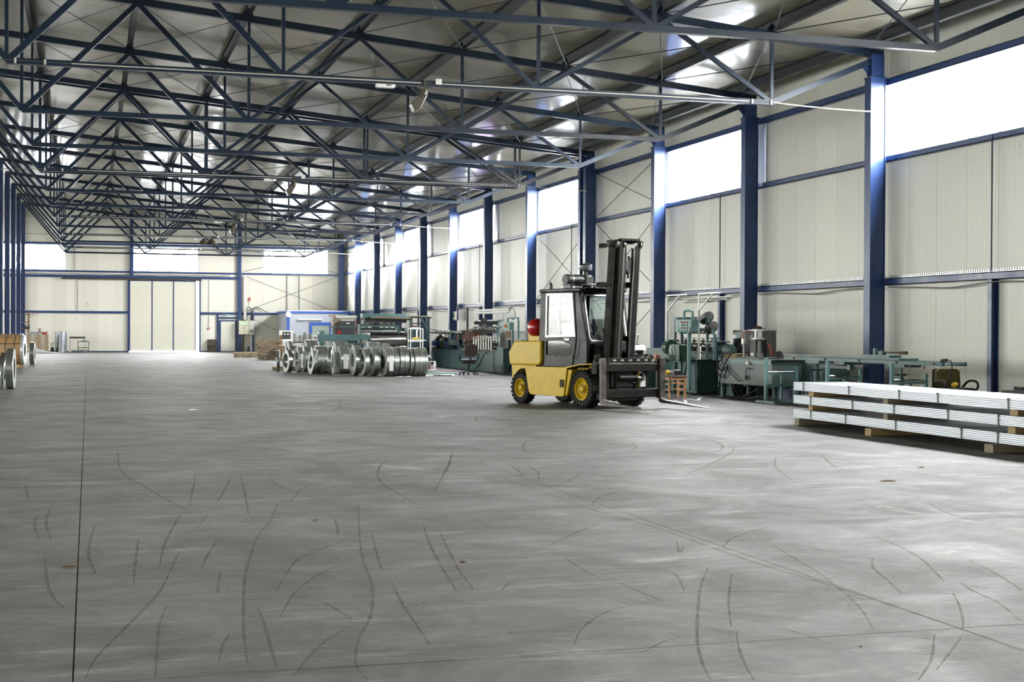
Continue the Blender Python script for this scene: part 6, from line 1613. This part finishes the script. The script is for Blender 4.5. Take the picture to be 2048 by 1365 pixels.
T.p('body', T.g().box(11.8, 13.6, 83.7, 84.3, 0, 1.15), mat('cabinet_grey', (.58, .58, .52), .5), None, .02); T.p('slots', T.g().box(12.6, 13.1, 83.68, 83.7, .9, .94).box(12.6, 13.1, 83.68, 83.7, 1.0, 1.04).box(11.9, 12.2, 83.68, 83.7, .8, 1.05), GREASE); T.p('sign', T.g().box(13.0, 13.35, 83.9, 83.92, 1.15, 1.32), W2); T.p('sign_stripe', T.g().box(13.04, 13.31, 83.89, 83.9, 1.18, 1.22), REDB)

# ================================================================ LEFT CORNER OF THE END WALL
for i in range(8): pallet(-2.92, 90.6, i * .139, R(2 * math.sin(i * 2.7)), '%s pallet from the floor in the left corner stack' % ORD[i], 'pallets in the left corner')
T = Th('grey_metal_tray', 'long grey metal tray on top of the left pallet stack', 'tray', (-3.1, 90.5, 1.112)); T.p('tray', T.g().box(-3.5, -2.72, 90.3, 90.8, 1.113, 1.24), mat('tray_grey', (.28, .31, .34), .4, .4), None, .01)
T = Th('red_hand_tool', 'red tool lying on the left pallet stack', 'tool', (-2.5, 90.4, 1.112)); T.p('body', T.g().box(-2.68, -2.38, 90.3, 90.45, 1.113, 1.24).cyl((-2.45, 90.35, 1.2), (-2.35, 90.35, 1.31), .03, n=8), mat('tool_red', (.28, .015, .02), .4), None, .01)
T = Th('plank', 'dark plank laid across the grey tray', 'plank', (-2.9, 90.5, 1.24)); T.p('board', T.g().box(-3.4, -2.50, 90.4, 90.55, 1.241, 1.27), TIMB2)
T = Th('cable_spool', 'wooden cable spool with dark discs on the plank', 'spool', (-2.85, 90.5, 1.27)); T.p('core', T.g().cyl((-2.82, 90.48, 1.285), (-2.82, 90.48, 1.44), .06, n=14), mat('pink_wood', (.36, .20, .13), .7), 40); T.p('disc', T.g().cyl((-2.82, 90.48, 1.271), (-2.82, 90.48, 1.285), .13, n=18), GREASE, 40); T.p('disc', T.g().cyl((-2.82, 90.48, 1.44), (-2.82, 90.48, 1.46), .18, n=20), GREASE, 40)
T = Th('sheet_roll', 'upright roll of thin grey sheet metal against the end wall', 'sheet metal roll', (-1.6, 91.5, 0))
T.p('sheet', T.g().lathe((-1.61, 91.5, .06 * 0), (0, 0, 1), [(.335, 0), (.345, 0), (.345, 1.28), (.335, 1.28)], 32, closed=True), mat('dull_sheet', (.38, .41, .44), .35, .7, noise=.3, nscale=2, rvar=.1), 40)
T = Th('pump_set', 'small dark pump between pallets and sheet roll', 'pump', (-2.08, 91.2, 0)); T.p('body', T.g().cyl((-2.2, 91.2, .18), (-2.0, 91.2, .18), .15, n=12).box(-2.2, -2.0, 91.1, 91.3, 0, .3).cyl((-2.1, 91.2, .3), (-2.1, 91.2, .55), .02, n=6).cyl((-2.2, 91.2, .5), (-1.98, 91.2, .62), .018, n=6), GREASE, 40)
T = Th('work_bench', 'narrow bench with dark top and jack wheel near the left corner', 'bench', (-.65, 91.5, 0)); T.p('top', T.g().box(-1.10, -.18, 91.3, 91.7, .86, .98), mat('bench_dark', (.07, .065, .05), .6)); T.p('leg', T.g().box(-1.10, -1.04, 91.35, 91.41, 0, .86), ALU); T.p('leg', T.g().box(-.24, -.18, 91.35, 91.41, 0, .86), ALU); T.p('wheel', T.g().cyl((-1.07, 91.28, .10), (-1.07, 91.33, .10), .09, n=14), WHITE, 40); T.p('low_rail', T.g().box(-1.04, -.24, 91.37, 91.40, .12, .15), mat('brown_steel', (.12, .08, .05), .5, .5))
T = Th('tool_trolley', 'brown wooden two-tier trolley with blue rag by the end wall', 'trolley', (-.28, 90.8, 0))
for z in (.66, .28): T.p('shelf', T.g().box(-.64, .05, 90.6, 91.0, z, z + .05), mat('trolley_wood', (.17, .12, .075), .7, noise=.3, nscale=6))
for x in (-.62, -.0): T.p('leg', T.g().box(x, x + .045, 90.62, 90.67, .05, .66).box(x, x + .045, 90.93, 90.98, .05, .66), mat('trolley_wood', (.17, .12, .075), .7))
T.p('rails', T.g().box(-.64, .05, 90.6, 90.63, .15, .19), mat('trolley_wood', (.17, .12, .075), .7))
for x in (-.6, .02): T.p('castor', T.g().cyl((x, 90.63, .035), (x + .03, 90.63, .035), .035, n=8), GREASE)
T = Th('blue_rag', 'crumpled blue rag on the trolley', 'rag', (-.25, 90.8, .71)); T.p('cloth', T.g().sphere((-.30, 90.8, .73), .07, 10, 5, (1.6, 1, .35)).sphere((-.18, 90.78, .74), .06, 10, 5, (1.2, 1, .6)), mat('rag_blue', (.08, .22, .36), .8), 60)
T = Th('no_smoking_sign', 'white no smoking sign with red ring on the end wall', 'sign', (-3.08, 93.3, 2.3))
T.p('board', T.g().box(-3.28, -3.04, 93.32, 93.35, 2.17, 2.50), W2)
T.p('red_ring', T.g().lathe((-3.16, 93.318, 2.38), (0, -1, 0), [(.075, 0), (.095, 0), (.095, .006), (.075, .006)], 24, closed=True).beam((-3.22, 93.314, 2.44), (-3.10, 93.314, 2.32), .018, .006), REDB); T.p('cigarette', T.g().box(-3.215, -3.11, 93.316, 93.319, 2.375, 2.39), GREASE); T.p('caption', T.g().box(-3.24, -3.08, 93.316, 93.319, 2.215, 2.23), GREASE)
T = Th('wooden_rack', 'rough wooden post with three cross bars beside the last ridge column', 'rack', (-3.5, 91.2, 0)); T.p('post', T.g().box(-3.52, -3.42, 91.15, 91.23, 0, 2.47), mat('brown_board', (.20, .12, .06), .7)); 
for z in (2.27, 1.83, 1.42): T.p('cross_bar', T.g().box(-3.95, -3.42, 91.10, 91.15, z, z + .05), mat('reddish_bar', (.16, .07, .045), .6))
T.p('post', T.g().box(-4.0, -3.93, 91.15, 91.23, 0, 2.3), mat('brown_board', (.20, .12, .06), .7))
T = Th('black_lamp_box', 'black box lamp fixed to the wooden post', 'lamp', (-3.5, 91.0, 1.5)); T.p('case', T.g().box(-3.70, -3.40, 90.95, 91.09, 1.46, 1.66), GREASE, None, .01); T.p('lens', T.g().sphere((-3.55, 90.95, 1.59), .05, 10, 6, (1.3, .3, .5)), WHITE, 60)
random.seed(5)
for i in range(9):
    lb = ['longest', 'second longest', 'bent', 'short', 'flat', 'uppermost slanting', 'dark edged', 'rightmost', 'rear'][i] + ' silver strip in the scrap heap in the left corner'
    l_ = (1.7, 1.5, 1.1, .8, .9, 1.5, 1.0, .8, 1.2)[i]
    x = (-2.6, -2.5, -2.7, -2.2, -2.9, -2.6, -2.8, -2.0, -2.4)[i]; y = 87.8 + i * .16; z = .03 + (i % 3) * .03
    t = thing('scrap_strip', lb, 'scrap', (x, y, 0), 0, 'silver scrap heap')
    s_ = (.22, .14, .10, .05, 0, .30, .02, .04, .08)[i]
    part('folded_strip', G().prism([(-l_ / 2, .01 + s_), (l_ / 2, .01), (l_ / 2, .07), (l_ / 4, .05 + s_ * .2), (-l_ / 2, .08 + s_)], 'y', -.06, .06), mat('bright_scrap', (.75, .76, .78), .3, .3), t)

# ================================================================ LIGHTING GEAR ON THE TRUSSES
CON = mat('pale_conduit', (.66, .62, .50), .4)
TAN = mat('floodlight_bronze', (.060, .052, .035), .5)
for k, lb in ((0, 'nearest truss'), (3, 'front twin truss'), (6, 'sixth truss'), (8, 'eighth truss'), (10, 'tenth truss')):
    yv = YK(k)
    T = Th('cable_conduit', 'pale cable conduit clipped along the %s' % lb, 'conduit', (0, yv, ZB), 'pale conduits on the trusses')
    yy = yv - .072
    T.p('tube', T.g().cyl((-.30, yy, ZB + .0), (6.10, yy, ZB), .011, n=6).cyl((6.52, yy, ZB), (13.0, yy, ZB), .011, n=6), CON)
    T.p('bare_cable', T.g().cyl((-1.35, yy, ZB + .01), (-.3, yy, ZB), .006, n=5).cyl((6.1, yy, ZB), (6.4, yy, ZB), .006, n=5).cyl((13.0, yy, ZB), (13.55, yy, ZB + .0), .007, n=5), mat('grey_cable', (.12, .12, .11), .6))
    for x in (-1.25, -.75, 13.07, 13.50): T.p('clip', T.g().box(x - .018, x + .018, yy - .016, yy + .011, ZB - .045, ZB + .045), WHITE)
    T.p('free_cable', T.g().tube([(13.55, yy, ZB), (14.2, yy - .08, ZB - .055), (15.0, yy - .16, ZB - .10), (15.78, yy - .2, ZB - .115)], .013, 6, 6), CON, 60)
    T.p('free_cable', T.g().tube([(-1.35, yy, ZB + .01), (-2.2, yy, ZB - .03), (-3.72, yy - .05, ZB - .02)], .010, 6, 6), mat('grey_cable', (.12, .12, .11), .6), 60)
    T.p('junction_box', T.g().box(6.38, 6.50, yy - .04, yy + .012, ZB - .02, ZB + .09), WHITE, None, .005)
    T.p('drop_cable', T.g().tube([(6.46, yy - .01, ZB - .02), (6.44, yy - .02, ZB - .10), (6.36, yy - .02, ZB - .11), (6.26, yy - .02, ZB - .08), (6.22, yy, ZB - .10)], .006, 5, 5), CABLE, 60)
    if k in (0, 3, 6, 8):
        T = Th('floodlight', 'bronze coloured floodlight hanging under the %s' % lb, 'lamp', (6.18, yv, ZB - .06), 'floodlights under the trusses')
        T.p('clamp', T.g().box(6.15, 6.18, yv - .09, yv + .09, ZB - .09, ZB + .07).box(6.16, 6.20, yv - .10, yv - .06, ZB - .22, ZB - .05), TAN)
        T.p('yoke', T.g().tube([(6.10, yv - .14, ZB - .10), (6.08, yv - .14, ZB - .2), (6.05, yv - .1, ZB - .25)], .014, 6, 4).box(6.06, 6.18, yv - .16, yv - .04, ZB - .075, ZB - .055), TAN)
        if k != 8:
            d = Vector((-.42, -.10, -.9)).normalized(); p0 = Vector((6.17, yv - .08, ZB - .12))
            T.p('ballast_housing', T.g().lathe(p0, d, [(.03, 0), (.08, .02), (.095, .07), (.10, .20), (.08, .225)], 8), TAN)
            # wedge shaped reflector, lower lip turned to the hall
            q = Matrix.Rotation(0, 3, 'Z')
            T.p('reflector', T.g().prism([(6.14, ZB - .26), (6.04, ZB - .28), (5.93, ZB - .36), (5.90, ZB - .42), (5.97, ZB - .56), (6.06, ZB - .53), (6.20, ZB - .22)], 'y', yv - .20, yv + .08), TAN, None, .015)
            T.p('lens', T.g().prism([(5.925, ZB - .37), (5.892, ZB - .425), (5.955, ZB - .555), (5.965, ZB - .55), (5.905, ZB - .425), (5.935, ZB - .37)], 'y', yv - .18, yv + .06), mat('lamp_glass_pink', (.30, .26, .22), .25))
        else:
            for dx in (0, .42): T.p('bell_reflector', T.g().lathe((6.12 - dx, yv - .1, ZB - .10), (0, 0, -1), [(.06, 0), (.10, .03), (.22, .17), (.25, .26), (.24, .26)], 16, caps=False), TAN, 40)
            T.p('ballast_housing', T.g().box(5.66, 6.16, yv - .13, yv - .07, ZB - .11, ZB - .07), TAN)
    if k in (0, 3, 6, 8):
        T = Th('emergency_light', 'white emergency light box under the %s' % lb, 'emergency light', (5.4, yv, ZB - .06), 'emergency lights under the trusses')
        T.p('body', T.g().prism([(5.23, ZB - .053), (5.60, ZB - .053), (5.60, ZB - .10), (5.57, ZB - .125), (5.26, ZB - .125), (5.23, ZB - .10)], 'y', yv - .07, yv + .05), W2, None, .004)
        T.p('display_window', T.g().box(5.42, 5.52, yv - .073, yv - .07, ZB - .085, ZB - .062), mat('bench_dark', (.07, .065, .05), .6))

# ================================================================ TYRE MARKS AND LITTER ON THE FLOOR
TM = bpy.data.materials.new('tyre_rubber_mark'); TM.use_nodes = True
n = TM.node_tree; b = n.nodes['Principled BSDF']; b.inputs['Base Color'].default_value = (.105, .078, .045, 1); b.inputs['Roughness'].default_value = .8; b.inputs['Specular IOR Level'].default_value = .2
ge = nd('ShaderNodeNewGeometry')
z1 = nd('ShaderNodeTexNoise', Scale=5., Detail=7., Roughness=.8); n.links.new(ge.outputs['Position'], z1.inputs['Vector'])
mr = nd('ShaderNodeMapRange'); mr.inputs[1].default_value = .36; mr.inputs[2].default_value = .70; mr.inputs[3].default_value = .10; mr.inputs[4].default_value = .62
n.links.new(z1.outputs['Fac'], mr.inputs[0]); n.links.new(mr.outputs[0], b.inputs['Alpha'])
MARKS = [(0,[(0.34,17.98),(0.34,15.52),(0.53,13.92),(0.69,12.69),(0.79,12.06)]),(0,[(-0.01,6.38),(0.04,6.79),(0.17,7.36),(0.31,7.98),(0.41,8.48),(0.5,9.15),(0.59,9.84)]),(1,[(0.69,6.44),(0.73,6.98),(0.8,7.7),(0.92,8.77),(1.06,9.71),(1.2,10.51),(1.38,11.29),(1.59,12.46)]),(1,[(1.04,8.23),(1.17,8.79),(1.32,9.33),(1.5,9.65),(1.8,10.16)]),(1,[(0.96,7.46),(1.11,8.06),(1.25,8.46),(1.41,8.82),(1.58,9.06)]),(1,[(1.15,6.02),(1.16,6.34),(1.26,6.83),(1.43,7.4),(1.6,8.24),(1.73,9.22),(1.91,10.32),(2.31,12.56)]),(0,[(1.57,6.64),(1.62,7.22),(1.67,7.76),(1.74,8.37)]),(0,[(2.04,7.96),(2.2,9.09),(2.32,9.84),(2.48,10.71)]),(1,[(0.28,6.32),(0.32,6.98),(0.35,7.44),(0.41,7.95)]),(0,[(0.81,6.36),(0.84,6.89),(0.87,7.42),(0.88,7.72)]),(1,[(0.86,6.19),(0.96,6.49),(1.09,6.82),(1.29,7.18)]),(0,[(0.44,9.31),(0.5,10.08),(0.6,10.93),(0.72,11.79)]),(0,[(0.83,12.39),(0.93,13.5),(1.06,14.95)]),(0,[(1.08,12.59),(1.24,13.63),(1.4,14.74)]),(0,[(1.25,11.7),(1.36,12.99),(1.5,14.72)]),(0,[(-0.27,9.85),(-0.23,8.9),(-0.19,8.41),(-0.12,8.02)]),(0,[(-0.57,14.3),(-0.53,13.67),(-0.5,13.27)]),(0,[(0.68,9.11),(0.77,9.68),(0.88,10.28)]),(0,[(0.79,10.94),(0.93,11.79)]),(0,[(0.26,8.68),(0.29,9.4),(0.35,10.54)]),(1,[(0.57,6.55),(0.62,6.9),(0.67,7.11)]),(0,[(0.71,8.24),(0.75,8.64),(0.79,8.98)]),(1,[(2.52,10.36),(2.39,9.59),(2.24,8.69),(2.15,8.01)]),(0,[(1.69,12.44),(1.89,13.26),(2.12,13.97)]),(0,[(1.75,14.53),(1.77,13.72),(1.9,12.85),(1.95,12.56)]),(0,[(1.23,7.91),(1.28,7.64),(1.32,7.36)]),(0,[(3.14,15.68),(2.89,14.63),(2.75,13.58),(2.73,12.74),(2.74,12.17)]),(0,[(4.17,16.54),(3.72,14.96),(3.1,12.95)]),(0,[(2.01,10.36),(1.89,9.61),(1.77,8.81)]),(0,[(1.88,11.23),(1.8,10.61),(1.75,10.36)]),(0,[(0.41,6.36),(0.87,6.32),(1.31,6.3),(1.67,6.27)]),(0,[(0.05,11.34),(0.01,10.33),(0.01,9.68),(0.05,9.09)]),(0,[(-0.39,12.05),(-0.39,11.46),(-0.33,10.66)]),(0,[(-0.3,12.51),(-0.31,11.58),(-0.25,10.64)]),(0,[(2.93,10.74),(2.96,10.31)]),(1,[(2.24,6.46),(2.39,6.78),(2.58,7.06),(2.78,7.26),(3.05,7.37)]),(1,[(3.15,6.64),(3.4,7.2),(3.61,7.63),(3.85,8.11)]),(1,[(2.76,5.59),(2.85,5.86),(2.96,6.15),(3.12,6.52)]),(0,[(2.58,5.64),(2.68,5.95),(2.86,6.41),(3.24,7.25),(3.52,7.83),(3.79,8.33)]),(1,[(4.26,6.27),(4.41,6.49),(4.64,6.87),(4.79,7.15)]),(0,[(4.96,7.49),(5.13,7.87),(5.29,8.24),(5.46,8.77),(5.57,9.39)]),(1,[(3.82,6.39),(3.98,6.75),(4.11,7.09),(4.23,7.47),(4.4,8.06),(4.53,8.66),(4.66,9.17)]),(0,[(4.23,5.74),(4.25,6.27),(4.24,6.98),(4.22,7.73),(4.17,8.43),(4.17,9.23),(4.17,10.18),(4.07,11.16),(4.06,13.16),(4.05,14.03)]),(0,[(2.5,6.22),(2.68,6.4),(2.8,6.48)]),(1,[(3.63,5.54),(3.94,5.88),(4.19,6.16)]),(1,[(3.45,5.4),(3.72,5.72),(4.05,6.2)]),(0,[(4.24,9.09),(4.54,9.52),(5.03,9.95)]),(0,[(4.14,11.49),(4.37,12.01),(4.71,12.44),(5.09,12.67)]),(0,[(7.14,18.36),(6.84,17.32),(6.43,16.62),(5.6,16.08),(5.22,16.72),(5.41,17.66),(5.86,18.65),(6.61,19.21),(7.07,18.38)]),(0,[(7.9,19.69),(8.33,18.81),(8.1,17.46),(7.67,16.52),(7.18,16.06),(6.82,16.33)]),(0,[(8.05,17.04),(7.84,16.48),(7.23,15.51),(6.56,14.54),(6.11,13.92)]),(0,[(8.65,15.71),(8.04,14.33),(7.89,13.63)]),(0,[(7.94,15.52),(7.4,14.49),(7.03,13.56),(6.86,13.07)]),(0,[(4.34,13.09),(4.62,13.5),(4.93,14.08)]),(0,[(4.74,15.29),(4.55,14.31),(4.28,13.46)]),(0,[(5.02,8.42),(4.81,8.05),(4.68,7.7),(4.5,7.22)]),(0,[(5.01,7.43),(5.08,7.24),(5.21,7.2)]),(1,[(4.2,7.31),(4.18,7.15),(4.28,7.04)]),(0,[(4.67,6.36),(4.86,6.81),(4.95,7.19),(5.03,7.43)]),(0,[(5.23,7.11),(5.42,7.6),(5.59,8.16)]),(0,[(3.46,8.27),(3.48,8.12),(3.32,7.63)]),(0,[(3.03,8.95),(2.99,8.44),(2.99,8.15)]),(0,[(3.14,7.59),(3.42,7.56),(3.69,7.51),(4.01,7.37)]),(0,[(2.29,7.9),(2.47,8.2),(2.79,8.25),(3.16,8.3),(3.48,8.31)]),(0,[(1.82,6.27),(2.06,6.26),(2.5,6.22)]),(1,[(4.56,15.49),(4.42,14.62),(4.21,13.61)]),(0,[(7.08,10.93),(6.85,10.27),(6.84,9.63)]),(0,[(4.03,9.4),(3.86,8.96),(3.98,9.16)]),(0,[(3.05,7.96),(3.06,7.61),(3.08,7.37)]),(0,[(3.35,6.58),(3.4,6.44),(3.44,6.13)]),(0,[(3.12,9.51),(3.51,10.06),(3.8,10.42)]),(0,[(4.98,29.14),(4.65,27.32),(4.22,25.74)]),(0,[(2.94,14.76),(3.07,15.39),(3.31,16.18)]),(0,[(6.52,24.06),(6.16,22.77),(6.1,21.79),(6.19,21.54)]),(0,[(4.34,17.16),(3.93,15.66),(3.48,14.22)]),(0,[(5.64,22.63),(5.43,20.81)])]
def ribbon(g, pts, w0, z):
    P = spline([(x, y, z) for x, y in pts], 8)
    vs = []
    for i, p in enumerate(P):
        d = (P[min(i + 1, len(P) - 1)] - P[max(i - 1, 0)]); d.z = 0; d.normalize()
        s = Vector((-d.y, d.x, 0)); u = i / (len(P) - 1)
        w = w0 * (.35 + .65 * math.sin(math.pi * min(1, max(0, u * .9 + .05)))) * (1 + .25 * math.sin(i * 1.7))
        vs += [p + s * w / 2, p - s * w / 2]
    g.add(vs, [(2 * i, 2 * i + 1, 2 * i + 3, 2 * i + 2) for i in range(len(P) - 1)])
random.seed(11)
g = G()
for j, (kind, pts) in enumerate(MARKS):
    y_ = sum(p[1] for p in pts) / len(pts)
    ribbon(g, pts, .011 + .0009 * y_, .0012 + (j % 5) * .0001)
    if kind:
        P = spline([(x, y, .0018) for x, y in pts], 10)
        acc = 0
        for i in range(1, len(P)):
            seg = (P[i] - P[i - 1]); acc += seg.length
            while acc > .055:
                acc -= .055
                if random.random() < .2: continue
                d = seg.normalized(); s = Vector((-d.y, d.x, 0)) * (1 if j % 2 else -1)
                l_ = .05 + .12 * random.random(); q = P[i] + s * .015
                e = q + (s * .9 + d * .3).normalized() * l_; wv = d * .006
                g.add([q + wv, q - wv, e - wv * .3, e + wv * .3], [(0, 1, 2, 3)])
tm = part('tyre_marks', g, TM, floor); tm['kind'] = 'stuff'
# worn-through speckle lines and dark rubs along the joint
for x, y, a, w, h_, m_, nm, lb, cat_ in ((1.886, 27.05, .3, .16, .10, W2, 'paper_scrap', 'white paper scrap lying alone on the left half of the floor', 'paper'),
    (-.11, 9.43, .1, .10, .03, mat('brown_splinter', (.16, .085, .04), .8), 'wood_splinter', 'brown splinter on the floor joint at lower left', 'splinter'),
    (1.72, 11.2, .5, .05, .02, mat('brown_splinter', (.16, .085, .04), .8), 'wood_splinter', 'brown splinter in the left middle of the bare floor', 'splinter'),
    (2.34, 8.95, -.4, .05, .02, mat('brown_splinter', (.16, .085, .04), .8), 'wood_splinter', 'brown splinter low in the middle of the bare floor', 'splinter'),
    (7.75, 12.7, -.35, .16, .025, mat('rust_splinter', (.20, .09, .04), .8), 'wood_splinter', 'long orange splinter on the bright floor before the profile bundles', 'splinter'),
    (3.55, 6.05, .2, .015, .010, GREASE, 'rubber_crumb', 'black crumb at the bottom edge of the picture', 'crumb'),
    (8.9, 13.9, .2, .08, .03, mat('rust_splinter', (.20, .09, .04), .8), 'wood_splinter', 'small orange splinter nearest the profile bundles', 'splinter')):
    t = thing(nm, lb, cat_, (x, y, 0), a); part('flake', G().prism([(-w / 2, .0005), (w / 2, .0005), (w / 2 - .01, .004), (0, min(.012, w * .2)), (-w / 2 + .004, .005)], 'y', -h_ / 2, h_ / 2), m_, t)
random.seed(3)
g = G()
for i in range(160):
    x = random.uniform(-2.5, 12.5); y = random.uniform(6, 32); s_ = random.uniform(.002, .006)
    g.cbox((x, y, s_ * .35), (s_ * 1.6, s_, s_ * .7), Matrix.Rotation(random.random() * 3, 3, 'Z'))
gr = part('floor_grit', g, mat('grit_mixed', (.10, .075, .05), .9, noise=.6, nscale=.8), floor); gr['kind'] = 'stuff'
